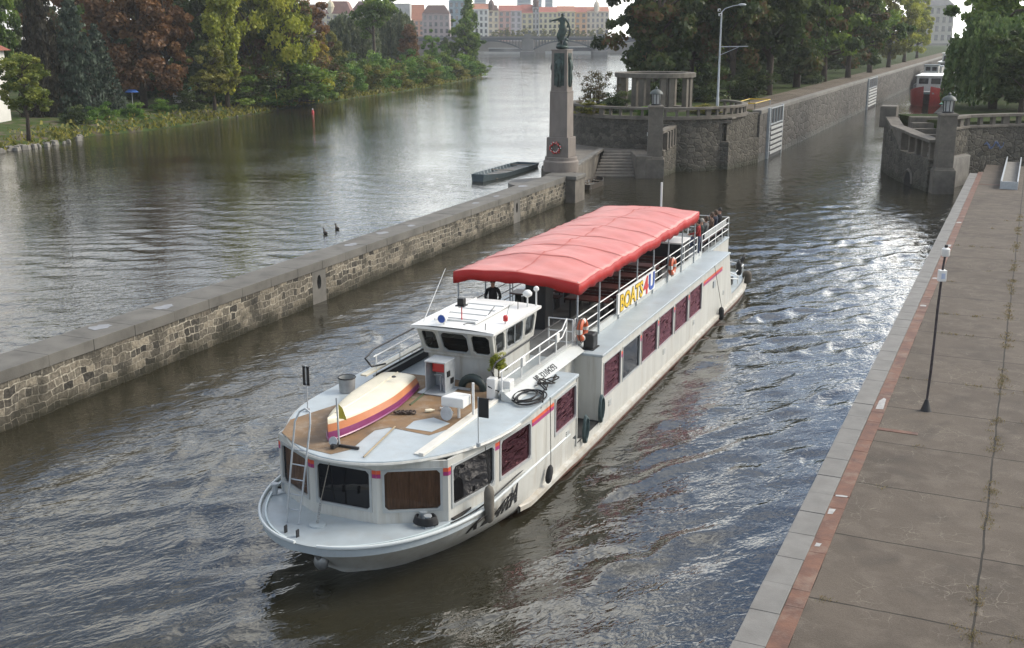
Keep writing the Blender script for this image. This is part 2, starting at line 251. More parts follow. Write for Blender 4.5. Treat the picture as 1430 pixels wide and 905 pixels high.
# ------------------------------------------------------------------ mesh helpers
class MB:
    def __init__(s): s.v = []; s.f = []; s.mi = []
    def add(s, vs, fs, mi=0):
        o = len(s.v); s.v += [tuple(v) for v in vs]
        for f in fs: s.f.append(tuple(i + o for i in f)); s.mi.append(mi)
    def box(s, c, d, rz=0.0, mi=0, taper=1.0, M=None):
        x, y, z = d[0] / 2, d[1] / 2, d[2] / 2; vs = []
        for sz, k in ((-1, 1.0), (1, taper)):
            for sx, sy in ((-1, -1), (1, -1), (1, 1), (-1, 1)):
                vs.append(Vector((sx * x * k, sy * y * k, sz * z)))
        if rz: 
            q = Matrix.Rotation(rz, 3, 'Z'); vs = [q @ v for v in vs]
        if M is not None: vs = [M @ v for v in vs]
        s.add([v + Vector(c) for v in vs], [(3, 2, 1, 0), (4, 5, 6, 7), (0, 1, 5, 4), (1, 2, 6, 5), (2, 3, 7, 6), (3, 0, 4, 7)], mi); return s
    def prism(s, poly, z0, z1, mi=0):
        n = len(poly); z0s = z0 if isinstance(z0, (list, tuple)) else [z0] * n; z1s = z1 if isinstance(z1, (list, tuple)) else [z1] * n
        a = sum(poly[i][0] * poly[(i + 1) % n][1] - poly[(i + 1) % n][0] * poly[i][1] for i in range(n))
        if a < 0: poly = poly[::-1]; z0s = z0s[::-1]; z1s = z1s[::-1]
        vs = [(p[0], p[1], z) for p, z in zip(poly, z0s)] + [(p[0], p[1], z) for p, z in zip(poly, z1s)]
        fs = [tuple(range(n - 1, -1, -1)), tuple(range(n, 2 * n))] + [(i, (i + 1) % n, n + (i + 1) % n, n + i) for i in range(n)]
        s.add(vs, fs, mi); return s
    def tube(s, pts, r, n=6, mi=0, cap=True, closed=False):
        pts = [Vector(p) for p in pts]; m = len(pts); rs = r if isinstance(r, (list, tuple)) else [r] * m
        vs = []; up = None
        for i, p in enumerate(pts):
            if closed: t = pts[(i + 1) % m] - pts[i - 1]
            else: t = pts[min(i + 1, m - 1)] - pts[max(i - 1, 0)]
            if t.length < 1e-9: t = Vector((0, 0, 1))
            t.normalize()
            if up is None: up = Vector((0, 0, 1)) if abs(t.z) < 0.9 else Vector((1, 0, 0))
            a = t.cross(up)
            if a.length < 1e-6: a = t.orthogonal()
            a.normalize(); b = a.cross(t); b.normalize(); up = b
            for k in range(n):
                w = 2 * math.pi * k / n; vs.append(p + (a * math.cos(w) + b * math.sin(w)) * rs[i])
        fs = []
        for i in range(m if closed else m - 1):
            j = (i + 1) % m
            for k in range(n): fs.append((i * n + k, i * n + (k + 1) % n, j * n + (k + 1) % n, j * n + k))
        if cap and not closed: fs.append(tuple(range(n - 1, -1, -1))); fs.append(tuple((m - 1) * n + k for k in range(n)))
        s.add(vs, fs, mi); return s
    def lathe(s, prof, c=(0, 0, 0), n=16, mi=0, sx=1.0, sy=1.0):
        vs = []; m = len(prof)
        for r, z in prof:
            for k in range(n):
                w = 2 * math.pi * k / n; vs.append((c[0] + r * math.cos(w) * sx, c[1] + r * math.sin(w) * sy, c[2] + z))
        fs = [(i * n + k, i * n + (k + 1) % n, (i + 1) * n + (k + 1) % n, (i + 1) * n + k) for i in range(m - 1) for k in range(n)]
        fs.append(tuple(range(n - 1, -1, -1))); fs.append(tuple((m - 1) * n + k for k in range(n)))
        s.add(vs, fs, mi); return s
    def grid(s, rows, mi=0, closed=False, flip=False):
        m = len(rows); n = len(rows[0]); vs = [p for r in rows for p in r]; fs = []
        for i in range(m - 1):
            for k in range(n if closed else n - 1):
                f = (i * n + k, i * n + (k + 1) % n, (i + 1) * n + (k + 1) % n, (i + 1) * n + k)
                fs.append(f[::-1] if flip else f)
        s.add(vs, fs, mi); return s
    def sphere(s, c, r, n=10, mi=0, sq=(1, 1, 1)):
        m = max(4, n // 2 + 1)
        prof = [(max(1e-4, r * math.sin(math.pi * i / m)), -r * math.cos(math.pi * i / m) * sq[2]) for i in range(m + 1)]
        return s.lathe(prof, c, n, mi, sq[0], sq[1])
    def build(s, name, mats, parent=None, smooth=None, bevel=0.0, loc=None):
        me = bpy.data.meshes.new(name); me.from_pydata(s.v, [], s.f)
        for x in (mats if isinstance(mats, (list, tuple)) else [mats]): me.materials.append(x)
        if any(s.mi): me.polygons.foreach_set('material_index', s.mi)
        if smooth:
            me.polygons.foreach_set('use_smooth', [True] * len(s.f)); me.set_sharp_from_angle(angle=R(smooth))
        me.update()
        return link(name, me, parent, bevel, loc)
def link(name, me, parent=None, bevel=0.0, loc=None):
    o = bpy.data.objects.new(name, me); COL.objects.link(o)
    if parent is not None: o.parent = parent
    if loc is not None: o.location = loc
    if bevel:
        b = o.modifiers.new('bevel', 'BEVEL'); b.width = bevel; b.segments = 2; b.limit_method = 'ANGLE'; b.angle_limit = R(40)
    return o
def tag(o, label, cat, group=None, kind=None):
    if label: o['label'] = label
    if cat: o['category'] = cat
    if group: o['group'] = group
    if kind: o['kind'] = kind
    return o
def struct(o): o['kind'] = 'structure'; return o
def thing(name, label, cat, loc=(0, 0, 0), rz=0.0, group=None):
    o = bpy.data.objects.new(name, None); COL.objects.link(o); o.location = loc; o.rotation_euler = (0, 0, rz); o.empty_display_size = 0.3
    return tag(o, label, cat, group)
def dup(root, loc, rz=None, label=None, scale=None):
    r = root.copy(); COL.objects.link(r); r.location = loc
    if rz is not None: r.rotation_euler = (0, 0, rz)
    if scale: r.scale = scale
    if label: r['label'] = label
    for ch in list(root.children):
        c = ch.copy(); COL.objects.link(c); c.parent = r
        for g in list(ch.children):
            d = g.copy(); COL.objects.link(d); d.parent = c
    return r
def text_mesh(txt, size, depth=0.01, shear=0.0, bold=0.0, spacing=1.0):
    cu = bpy.data.curves.new('lettering', 'FONT'); cu.body = txt; cu.size = size; cu.extrude = depth; cu.shear = shear; cu.offset = bold; cu.space_character = spacing
    cu.resolution_u = 3
    o = bpy.data.objects.new('lettering', cu); COL.objects.link(o)
    dg = bpy.context.evaluated_depsgraph_get(); me = bpy.data.meshes.new_from_object(o.evaluated_get(dg))
    bpy.data.objects.remove(o); bpy.data.curves.remove(cu); me.name = 'lettering'
    return me
def lettering(name, txt, size, m, parent, M, **k):
    me = text_mesh(txt, size, **k); me.materials.clear(); me.materials.append(m)
    o = link(name, me, parent); o.matrix_local = M
    return o
def arc(cx, cy, r, a0, a1, n): return [(cx + r * math.cos(R(a0 + (a1 - a0) * i / n)), cy + r * math.sin(R(a0 + (a1 - a0) * i / n))) for i in range(n + 1)]
def offset_path(path, d):
    out = []
    for i, p in enumerate(path):
        a = Vector(path[max(i - 1, 0)][:2]); b = Vector(path[min(i + 1, len(path) - 1)][:2]); t = (b - a).normalized(); out.append((p[0] - t.y * d, p[1] + t.x * d))
    return out
def wall_strip(mb, path, thick, z0, z1, mi=0, side=0):
    """solid wall along a polyline; z0/z1 scalars or per-point lists; thick centred (side 0) or to the left (side 1)"""
    n = len(path); z0s = z0 if isinstance(z0, (list, tuple)) else [z0] * n; z1s = z1 if isinstance(z1, (list, tuple)) else [z1] * n
    l_ = offset_path(path, thick if side else thick / 2); r_ = path if side else offset_path(path, -thick / 2)
    rows = []
    for i in range(n):
        rows.append([(r_[i][0], r_[i][1], z0s[i]), (r_[i][0], r_[i][1], z1s[i]), (l_[i][0], l_[i][1], z1s[i]), (l_[i][0], l_[i][1], z0s[i])])
    mb.grid(rows, mi, closed=True, flip=False)
    o = len(mb.v) - 4 * n
    mb.f.append((o + 3, o + 2, o + 1, o)); mb.mi.append(mi); q = o + 4 * (n - 1); mb.f.append((q, q + 1, q + 2, q + 3)); mb.mi.append(mi)
def resample(path, step):
    out = [Vector(path[0])]
    for a, b in zip(path[:-1], path[1:]):
        a = Vector(a); b = Vector(b); n = max(1, int(round((b - a).length / step)))
        for k in range(1, n + 1): out.append(a.lerp(b, k / n))
    return out
# ------------------------------------------------------------------ setting: water
BO = (-4.789, 23.72); BA = R(23.0); BD = (math.sin(BA), math.cos(BA)); BR = (math.cos(BA), -math.sin(BA))   # boat origin (bow), axis aft, axis to its outer side
def axis(segs):
    out = [segs[0][0]]
    for a, b, st0, st1 in segs:
        x = a
        while x < b - 1e-6:
            st = st0 + (st1 - st0) * (x - a) / (b - a); x = min(b, x + st); out.append(x)
    return np.array(out)
def make_water():
    xs = axis([(-700, -60, 60, 4), (-60, -24, 4, 0.3), (-24, 34, 0.22, 0.22), (34, 110, 0.35, 4), (110, 800, 5, 60)])
    ys = axis([(-80, 10, 20, 1), (10, 18, 0.5, 0.22), (18, 70, 0.2, 0.26), (70, 160, 0.28, 1.5), (160, 830, 2, 40)])
    X, Y = np.meshgrid(xs, ys); Z = np.zeros_like(X)
    rng = np.random.default_rng(5)
    river = (X + 16.95) * 0.9266 - (Y - 34.88) * 0.376 < -1.0
    Zr = np.zeros_like(X)
    for i in range(64):
        lam = 0.55 * (5.5 ** rng.random()); k = 2 * np.pi / lam; th = rng.normal(np.pi / 2 - 0.1, 0.5) if i % 2 else rng.normal(2.35, 0.5)
        a = 0.0044 * lam ** 0.9 * (0.5 + rng.random()); ph = rng.random() * 6.28
        c = np.cos(k * (X * np.cos(th) + Y * np.sin(th)) + ph); w = a * (c + 0.3 * np.cos(2 * (k * (X * np.cos(th) + Y * np.sin(th)) + ph)))
        if i % 2: Zr += w
        else: Z += w
    Z = np.where(river, Zr, Z)
    # patches of calmer and rougher water
    m = np.zeros_like(X)
    for i in range(9):
        lam = 9 + 22 * rng.random(); th = rng.random() * 6.28; m += np.cos(2 * np.pi / lam * (X * np.cos(th) + Y * np.sin(th)) + rng.random() * 6.28)
    Z *= np.clip(0.75 + 0.16 * m, 0.3, 1.25)
    # bow and stern wash of the boat
    dx = X - BO[0]; dy = Y - BO[1]; s = dx * BD[0] + dy * BD[1]; t = dx * BR[0] + dy * BR[1]
    d = np.abs(t) - 2.6
    mod = np.zeros_like(X)
    for i in range(10):
        lam = 2.2 + 5 * rng.random(); th = rng.random() * 6.28; mod += np.cos(2 * np.pi / lam * (X * np.cos(th) + Y * np.sin(th)) + rng.random() * 6.28)
    trail = np.clip(s / 5, 0, 1) * np.clip((78 - s) / 30, 0, 1) * np.clip((d + 0.2) / 1.5, 0, 1) * np.exp(-np.clip(d - 5, 0, None) / 5.0) * (~river)
    Z *= 1 - 0.35 * trail
    for (k, ang, amp) in ((3.9, 0.44, 0.036), (5.2, 0.52, 0.016), (2.7, 0.38, 0.020)):     # diverging wave crests, broken into short lengths
        ph = k * (d * np.cos(ang) - s * np.sin(ang)) + 0.45 * mod + 0.35 * m
        Z += amp * trail * np.clip(0.55 + 0.28 * mod, 0.0, 1.3) * (np.cos(ph) + 0.38 * np.cos(2 * ph) + 0.12 * np.cos(3 * ph))
    wash = np.exp(-(t / 3.5) ** 2) * np.clip((s - 36) / 3, 0, 1) * np.exp(-np.clip(s - 36, 0, None) / 40)
    for i in range(14):
        lam = 0.7 + 1.3 * rng.random(); th = rng.random() * 6.28; Z += wash * 0.007 * np.cos(2 * np.pi / lam * (X * np.cos(th) + Y * np.sin(th)) + rng.random() * 6.28)
    fade = np.clip((150 - Y) / 70, 0, 1) * np.clip((X + 40) / 14, 0, 1) * np.clip((70 - X) / 25, 0, 1)
    Z *= fade
    Z *= np.where((X + 16.95) * 0.9266 - (Y - 34.88) * 0.376 < -1.0, 0.62, 1.0) * np.clip(1.25 - Y / 200, 0.55, 1)
    # sheltered strip along the river wall
    wx = X + 16.95; wy = Y - 34.88; dist = wx * 0.9266 - wy * 0.376
    Z *= 0.35 + 0.65 * np.clip(np.abs(dist - 1.0) / 3.5, 0, 1)
    ny, nx = X.shape; co = np.stack([X, Y, Z], -1).reshape(-1, 3).astype(np.float32)
    idx = np.arange(nx * ny).reshape(ny, nx)
    q = np.stack([idx[:-1, :-1], idx[:-1, 1:], idx[1:, 1:], idx[1:, :-1]], -1).reshape(-1, 4)
    return np_mesh('river_water', co, q, smooth=True)
def np_mesh(name, co, q, smooth=False, rnd=None):
    me = bpy.data.meshes.new(name); me.vertices.add(len(co)); me.vertices.foreach_set('co', np.ascontiguousarray(co, np.float32).ravel())
    me.loops.add(q.size); me.loops.foreach_set('vertex_index', np.ascontiguousarray(q, np.int32).ravel())
    me.polygons.add(len(q)); me.polygons.foreach_set('loop_start', np.arange(0, q.size, q.shape[1], dtype=np.int32))
    if smooth: me.polygons.foreach_set('use_smooth', np.ones(len(q), bool))
    if rnd is not None:
        a = me.attributes.new('rnd', 'FLOAT', 'FACE'); a.data.foreach_set('value', np.ascontiguousarray(rnd, np.float32))
    me.update(calc_edges=True); return me
wm = bpy.data.materials.new('river_water'); wm.use_nodes = True; n = wm.node_tree.nodes; l = wm.node_tree.links
p = n['Principled BSDF']; p.inputs['Base Color'].default_value = (0.022, 0.020, 0.012, 1); p.inputs['Roughness'].default_value = 0.03; p.inputs['IOR'].default_value = 1.42
p.inputs['Specular IOR Level'].default_value = 1.0
g = n.new('ShaderNodeNewGeometry'); hs = []
for (sc, rot, size, amt, det) in (((1.0, 2.2, 1), 0.2, 1.0, 0.55, 2), ((1.0, 1.8, 1), 0.35, 2.3, 0.24, 2), ((1, 1.6, 1), -0.3, 5.5, 0.07, 2)):
    mp = n.new('ShaderNodeMapping'); mp.vector_type = 'TEXTURE'; mp.inputs['Scale'].default_value = (sc[0], 1 / sc[1], 1); mp.inputs['Rotation'].default_value = (0, 0, rot + 0.35); l.new(g.outputs['Position'], mp.inputs[0])
    z = n.new('ShaderNodeTexNoise'); z.inputs['Scale'].default_value = size; z.inputs['Detail'].default_value = det; z.inputs['Distortion'].default_value = 0.4; l.new(mp.outputs[0], z.inputs['Vector'])
    hsrc = z.outputs[0]
    if size == 2.3:    # sharpen the crests: 1 - |2n - 1|
        c1 = n.new('ShaderNodeMath'); c1.operation = 'MULTIPLY_ADD'; l.new(hsrc, c1.inputs[0]); c1.inputs[1].default_value = 2.0; c1.inputs[2].default_value = -1.0
        c2 = n.new('ShaderNodeMath'); c2.operation = 'ABSOLUTE'; l.new(c1.outputs[0], c2.inputs[0]); c3 = n.new('ShaderNodeMath'); c3.operation = 'SUBTRACT'; c3.inputs[0].default_value = 1.0; l.new(c2.outputs[0], c3.inputs[1]); hsrc = c3.outputs[0]
    mu = n.new('ShaderNodeMath'); mu.operation = 'MULTIPLY'; l.new(hsrc, mu.inputs[0]); mu.inputs[1].default_value = amt; hs.append(mu.outputs[0])
a1 = n.new('ShaderNodeMath'); a1.operation = 'ADD'; l.new(hs[0], a1.inputs[0]); l.new(hs[1], a1.inputs[1])
a2 = n.new('ShaderNodeMath'); a2.operation = 'ADD'; l.new(a1.outputs[0], a2.inputs[0]); l.new(hs[2], a2.inputs[1])
pm = n.new('ShaderNodeTexNoise'); pm.inputs['Scale'].default_value = 0.07; pm.inputs['Detail'].default_value = 3; l.new(g.outputs['Position'], pm.inputs['Vector'])
pr = n.new('ShaderNodeMapRange'); pr.inputs['From Min'].default_value = 0.3; pr.inputs['From Max'].default_value = 0.7; pr.inputs['To Min'].default_value = 0.03; pr.inputs['To Max'].default_value = 0.085; l.new(pm.outputs[0], pr.inputs['Value'])
b = n.new('ShaderNodeBump'); b.inputs['Strength'].default_value = 1.0; sxy = n.new('ShaderNodeSeparateXYZ'); l.new(g.outputs['Position'], sxy.inputs[0])
d1 = n.new('ShaderNodeMath'); d1.operation = 'MULTIPLY_ADD'; l.new(sxy.outputs[0], d1.inputs[0]); d1.inputs[1].default_value = 0.9266; d1.inputs[2].default_value = 16.95 * 0.9266 + 34.88 * 0.376
d2 = n.new('ShaderNodeMath'); d2.operation = 'MULTIPLY_ADD'; l.new(sxy.outputs[1], d2.inputs[0]); d2.inputs[1].default_value = -0.376; l.new(d1.outputs[0], d2.inputs[2])
d3 = n.new('ShaderNodeMapRange'); d3.inputs['From Min'].default_value = -2.0; d3.inputs['From Max'].default_value = 0.0; d3.inputs['To Min'].default_value = 0.95; d3.inputs['To Max'].default_value = 1.0; l.new(d2.outputs[0], d3.inputs['Value'])   # the open river is calmer than the lock channel
d4 = n.new('ShaderNodeMath'); d4.operation = 'MULTIPLY'; l.new(pr.outputs[0], d4.inputs[0]); l.new(d3.outputs[0], d4.inputs[1]); l.new(d4.outputs[0], b.inputs['Distance']); l.new(a2.outputs[0], b.inputs['Height']); l.new(b.outputs[0], p.inputs['Normal'])
me = make_water(); me.materials.append(wm); struct(link('river_water', me))

# ------------------------------------------------------------------ setting: banks
def groundmat(name, c1, c2, c3, scale):
    m = bpy.data.materials.new(name); m.use_nodes = True; n = m.node_tree.nodes; l = m.node_tree.links; p = n['Principled BSDF']; p.inputs['Roughness'].default_value = 0.95; p.inputs['Specular IOR Level'].default_value = 0.1
    g = n.new('ShaderNodeNewGeometry'); z = n.new('ShaderNodeTexNoise'); z.inputs['Scale'].default_value = scale; z.inputs['Detail'].default_value = 7; l.new(g.outputs['Position'], z.inputs['Vector'])
    r = n.new('ShaderNodeValToRGB'); e = r.color_ramp.elements; e[0].position = 0.38; e[0].color = (*c1, 1); e[1].position = 0.64; e[1].color = (*c3, 1); x = e.new(0.5); x.color = (*c2, 1)
    l.new(z.outputs[0], r.inputs[0]); l.new(r.outputs[0], p.inputs['Base Color'])
    b = n.new('ShaderNodeBump'); b.inputs['Distance'].default_value = 0.12; z2 = n.new('ShaderNodeTexNoise'); z2.inputs['Scale'].default_value = 6; z2.inputs['Detail'].default_value = 5; l.new(g.outputs['Position'], z2.inputs['Vector']); l.new(z2.outputs[0], b.inputs['Height']); l.new(b.outputs[0], p.inputs['Normal'])
    return m
bankm = groundmat('bank_soil_and_grass', (0.10, 0.085, 0.06), (0.05, 0.07, 0.02), (0.035, 0.06, 0.015), 0.5)
parkm = groundmat('park_grass', (0.035, 0.05, 0.014), (0.03, 0.048, 0.012), (0.05, 0.05, 0.022), 0.35)
pathm = groundmat('pale_park_path', (0.10, 0.085, 0.066), (0.13, 0.11, 0.087), (0.15, 0.127, 0.10), 0.6)
SHORE = [(-96, 30), (-72, 80), (-60, 112), (-57, 125), (-53.8, 136), (-55.2, 143.7), (-50.1, 153.4), (-47, 163), (-43.2, 182), (-40.5, 198), (-33.6, 228), (-21.4, 277), (-14.5, 318), (-9.8, 352), (-9.2, 360), (-13, 367), (-22, 372), (-42, 376)]
sp = [tuple(q) for q in resample([(*q, 0) for q in SHORE], 5)]
mb = MB(); rows = []
for i, q in enumerate(sp):
    j = random.uniform(-0.6, 0.6)
    rows.append([(q[0] + 1.5, q[1], -0.6), (q[0] + j, q[1], 0.02), (q[0] - 1.2 + j, q[1], 0.55), (q[0] - 3.5, q[1], 1.1), (q[0] - 9, q[1], 1.6), (q[0] - 30, q[1], 1.9), (q[0] - 320, q[1], 2.2)])
mb.grid(rows); struct(mb.build('island_ground', bankm, smooth=60))
# far embankment ground reaching the horizon
struct(MB().prism([(-1900, 790), (1900, 790), (1900, 1500), (-1900, 1500)], -1, 7.6).build('far_embankment_ground', mat('far_stone_quay', (0.26, 0.24, 0.21), 0.9, var=0.3, scale=0.1)))
# park island between river and lock, top 5.2 m
LD = Vector((0.4036, 0.9149)); L0 = Vector((25.2, 115.1))
def LK(d, off=0.0): q = L0 + LD * d + Vector((LD.y, -LD.x)) * off; return (q.x, q.y)
mb = MB(); mb.prism([(7.4, 120), (14, 123.5), (23, 121), (24.4, 115.4), LK(0.4, -0.8), LK(260, -0.8), LK(700, -0.8), (120, 760), (88, 600), (44, 320), (20, 175)], -1, 5.15)
struct(mb.build('park_ground', parkm))
mb = MB(); mb.prism([LK(2, -1.0), LK(400, -1.0), LK(400, -6.0), LK(6, -5.0)], 5.155, 5.165); struct(mb.build('park_path', pathm))
# lock walls
mb = MB(); q = [LK(x) for x in (0, 3.6, 11.6, 60, 100, 170, 700)]; wall_strip(mb, q, 0.8, -1.5, 4.85, side=1); o = struct(mb.build('lock_wall', rubl))
mb = MB(); wall_strip(mb, [LK(x, 0.06) for x in (0.3, 3.6, 11.6, 60, 100, 170, 700)], 0.95, 4.85, 5.25, side=1); mb.build('coping', concrete, o, bevel=0.04)
RB0 = Vector((42.0, 112)); 
def RK(d, off=0.0): q = RB0 + LD * d + Vector((LD.y, -LD.x)) * off; return (q.x, q.y)
mb = MB(); mb.prism([RK(0), RK(700), (700, 740), (400, 95), (60, 105.2), (45, 102.6), (40.5, 101.2), (38.2, 104), (38.0, 111.5)], -1, 5.15); struct(mb.build('right_bank_ground', parkm))
mb = MB(); wall_strip(mb, [RK(0), RK(700)], 0.7, -1.5, 5.2, side=0); struct(mb.build('right_lock_wall', rubl))

# ------------------------------------------------------------------ setting: quay (local frame: x across from the edge, y along it)
QA = math.atan2(33.31, 72.77); QROT = -QA
Q = thing('quay', None, None, (4.08, 18.66, 0), QROT); 
QL = 80.2
def slabmat():
    m = bpy.data.materials.new('cracked_concrete_slabs'); m.use_nodes = True; n = m.node_tree.nodes; l = m.node_tree.links; p = n['Principled BSDF']; p.inputs['Roughness'].default_value = 0.85; p.inputs['Specular IOR Level'].default_value = 0.3
    t = n.new('ShaderNodeTexCoord'); ob = t.outputs['Object']
    def noise(sc, det=5, dist=0.0):
        z = n.new('ShaderNodeTexNoise'); z.inputs['Scale'].default_value = sc; z.inputs['Detail'].default_value = det; z.inputs['Distortion'].default_value = dist; l.new(ob, z.inputs['Vector']); return z
    def mr(x, a, b_, c, d):
        q = n.new('ShaderNodeMapRange'); l.new(x, q.inputs['Value']); q.inputs['From Min'].default_value = a; q.inputs['From Max'].default_value = b_; q.inputs['To Min'].default_value = c; q.inputs['To Max'].default_value = d; return q.outputs[0]
    def mixc(f, a, b_, bt='MIX'):
        q = n.new('ShaderNodeMix'); q.data_type = 'RGBA'; q.blend_type = bt; 
        (l.new(f, q.inputs[0]) if not isinstance(f, float) else setattr(q.inputs[0], 'default_value', f))
        for i, c in ((6, a), (7, b_)):
            if isinstance(c, tuple): q.inputs[i].default_value = (*c, 1)
            else: l.new(c, q.inputs[i])
        return q.outputs[2]
    # slab grid 3.3 x 3.3, joints slightly wandering
    w = noise(0.8, 3); off = n.new('ShaderNodeMix'); off.data_type = 'RGBA'; off.blend_type = 'LINEAR_LIGHT'; off.inputs[0].default_value = 0.05; l.new(ob, off.inputs[6]); l.new(w.outputs['Color'], off.inputs[7])
    mp = n.new('ShaderNodeMapping'); mp.inputs['Location'].default_value = (-0.96 + 0.02, 0.7, 0); l.new(off.outputs[2], mp.inputs[0])
    br = n.new('ShaderNodeTexBrick'); br.offset = 0.0; br.squash = 1.0; br.inputs['Scale'].default_value = 1.0; br.inputs['Mortar Size'].default_value = 0.03; br.inputs['Mortar Smooth'].default_value = 0.35
    br.inputs['Brick Width'].default_value = 3.15; br.inputs['Row Height'].default_value = 3.31
    br.inputs['Color1'].default_value = (0.0, 0, 0, 1); br.inputs['Color2'].default_value = (1, 1, 1, 1); br.inputs['Mortar'].default_value = (0.5, 0.5, 0.5, 1); l.new(mp.outputs[0], br.inputs['Vector'])
    big = noise(0.35, 6, 0.5); c = mixc(mr(big.outputs[0], 0.35, 0.65, 0, 1), (0.062, 0.050, 0.039), (0.094, 0.077, 0.060))
    c = mixc(mr(br.outputs['Color'], 0, 1, 0.0, 0.55), c, (0.10, 0.082, 0.064))
    st = noise(1.6, 8, 0.3); c = mixc(mr(st.outputs[0], 0.48, 0.68, 0, 0.6), c, (0.12, 0.10, 0.08))
    dk = noise(0.75, 7, 0.8); c = mixc(mr(dk.outputs[0], 0.55, 0.72, 0, 0.55), c, (0.052, 0.044, 0.036))
    fi = noise(40, 3); c = mixc(0.35, c, mixc(1.0, c, mr(fi.outputs[0], 0.3, 0.7, 0.6, 1.4), 'MULTIPLY'))
    # pale branching crack network, only in the middle of each slab
    for sc, wd, amt in ((1.5, 0.016, 0.7), (3.2, 0.022, 0.4)):
        wz = noise(2.2, 5, 0.6); o2 = n.new('ShaderNodeMix'); o2.data_type = 'RGBA'; o2.blend_type = 'LINEAR_LIGHT'; o2.inputs[0].default_value = 0.22; l.new(ob, o2.inputs[6]); l.new(wz.outputs['Color'], o2.inputs[7])
        v = n.new('ShaderNodeTexVoronoi'); v.feature = 'DISTANCE_TO_EDGE'; v.inputs['Scale'].default_value = sc; l.new(o2.outputs[2], v.inputs['Vector'])
        line = mr(v.outputs['Distance'], 0.0, wd, 1, 0)
        ms = noise(0.9, 3); mk = mr(ms.outputs[0], 0.46, 0.62, 0, 1)
        mu = n.new('ShaderNodeMath'); mu.operation = 'MULTIPLY'; l.new(line, mu.inputs[0]); l.new(mk, mu.inputs[1])
        mu2 = n.new('ShaderNodeMath'); mu2.operation = 'MULTIPLY'; l.new(mu.outputs[0], mu2.inputs[0]); mu2.inputs[1].default_value = amt
        c = mixc(mu2.outputs[0], c, (0.20, 0.175, 0.14))
    jm = noise(1.1, 4); jf = n.new('ShaderNodeMath'); jf.operation = 'MULTIPLY'; l.new(br.outputs['Fac'], jf.inputs[0]); l.new(mr(jm.outputs[0], 0.3, 0.6, 0.75, 1.0), jf.inputs[1])
    c = mixc(jf.outputs[0], c, (0.022, 0.019, 0.015))
    l.new(c, p.inputs['Base Color'])
    b = n.new('ShaderNodeBump'); b.inputs['Strength'].default_value = 0.5; b.inputs['Distance'].default_value = 0.02
    hh = n.new('ShaderNodeMath'); hh.operation = 'SUBTRACT'; l.new(fi.outputs[0], hh.inputs[0]); l.new(br.outputs['Fac'], hh.inputs[1]); l.new(hh.outputs[0], b.inputs['Height']); l.new(b.outputs[0], p.inputs['Normal'])
    return m
Q['kind'] = 'structure'; Q.pop('label', None); Q.pop('category', None)
mb = MB(); mb.box((41.0, 12.0, 0.1), (80.0, 136.0, 3.1)); mb.build('ground', rubb, Q)                       # body of the quay, stone face to the water (top 1.65)
mb = MB(); mb.add([(0.96, -60, 1.69), (82, -60, 1.69), (82, 88, 1.69), (0.96, 88, 1.69)], [(0, 1, 2, 3)]); mb.build('slab_paving', slabmat(), Q)
y = -24.0; k = 0; rr = random.Random(3); mb = MB(); mb2 = MB()
while y < QL:
    ln = 1.28 + rr.uniform(-0.05, 0.05); mb.box((0.28 + rr.uniform(-0.006, 0.006), y + ln / 2, 1.6 + rr.uniform(-0.006, 0.006)), (0.60, ln - 0.012, 0.22)); y += ln
y = -24.0
while y < QL:
    ln = rr.choice((0.75, 0.95, 1.5, 1.9)); mb2.box((0.775 + rr.uniform(-0.004, 0.004), y + ln / 2, 1.685 + rr.uniform(-0.004, 0.003)), (0.375, ln - 0.008, 0.04)); y += ln
edgem = mat('grey_edge_blocks', (0.175, 0.17, 0.158), 0.75, var=0.25, scale=1.6, dirt=(0.11, 0.10, 0.09), dirt_scale=2.5, dirt_amt=0.5, bump=0.2, bscale=30)
rustm = mat('rusty_edge_plate', (0.15, 0.066, 0.036), 0.7, scale=1.7, base2=(0.075, 0.032, 0.02), dirt=(0.19, 0.14, 0.105), dirt_scale=1.3, dirt_amt=0.8, bump=0.2, bscale=20, detail=8)
mb.build('coping', edgem, Q, bevel=0.012); mb2.build('edge_plate', rustm, Q, bevel=0.006)
mb = MB(); mb.box((0.005, 28, 1.55), (0.02, 104, 0.10)); mb.build('edge_angle', redbrown, Q)
# chips of white marking paint on the rusty plate
mb = MB(); wp = random.Random(11)
for (yy, x0, x1, ln) in ((8.05, .62, .94, .13), (6.9, .62, .78, .34), (15.4, .66, .9, 1.1), (42.3, .62, .94, .9), (45, .66, .9, .6), (53.5, .62, .94, .4), (30, .64, .9, .25), (36, .62, .94, .3), (5.0, .66, .8, .2)):
    pl = [(x0 + wp.uniform(0, .03), yy), (x1 - wp.uniform(0, .05), yy + wp.uniform(-.05, .05)), (x1 - wp.uniform(0, .04), yy + ln), ((x0 + x1) / 2, yy + ln * wp.uniform(.9, 1.2)), (x0 + wp.uniform(0, .04), yy + ln * wp.uniform(.7, 1))]
    mb.prism(pl, 1.7085, 1.7105)
mb.build('paint_patch', mat('worn_white_marking', (0.36, 0.36, 0.35), 0.7, var=0.3, scale=6), Q)
mb = MB(); mb.box((1.52, 13.62, 1.695), (1.1, 0.22, 0.02)); mb.box((2.0, 73.6, 1.695), (2.2, 0.25, 0.012)); mb.build('cable_cover', rustm, Q)
def qp(x, y, z=1.69): 
    c, s_ = math.cos(QROT), math.sin(QROT); return (4.08 + x * c - y * s_, 18.66 + x * s_ + y * c, z)
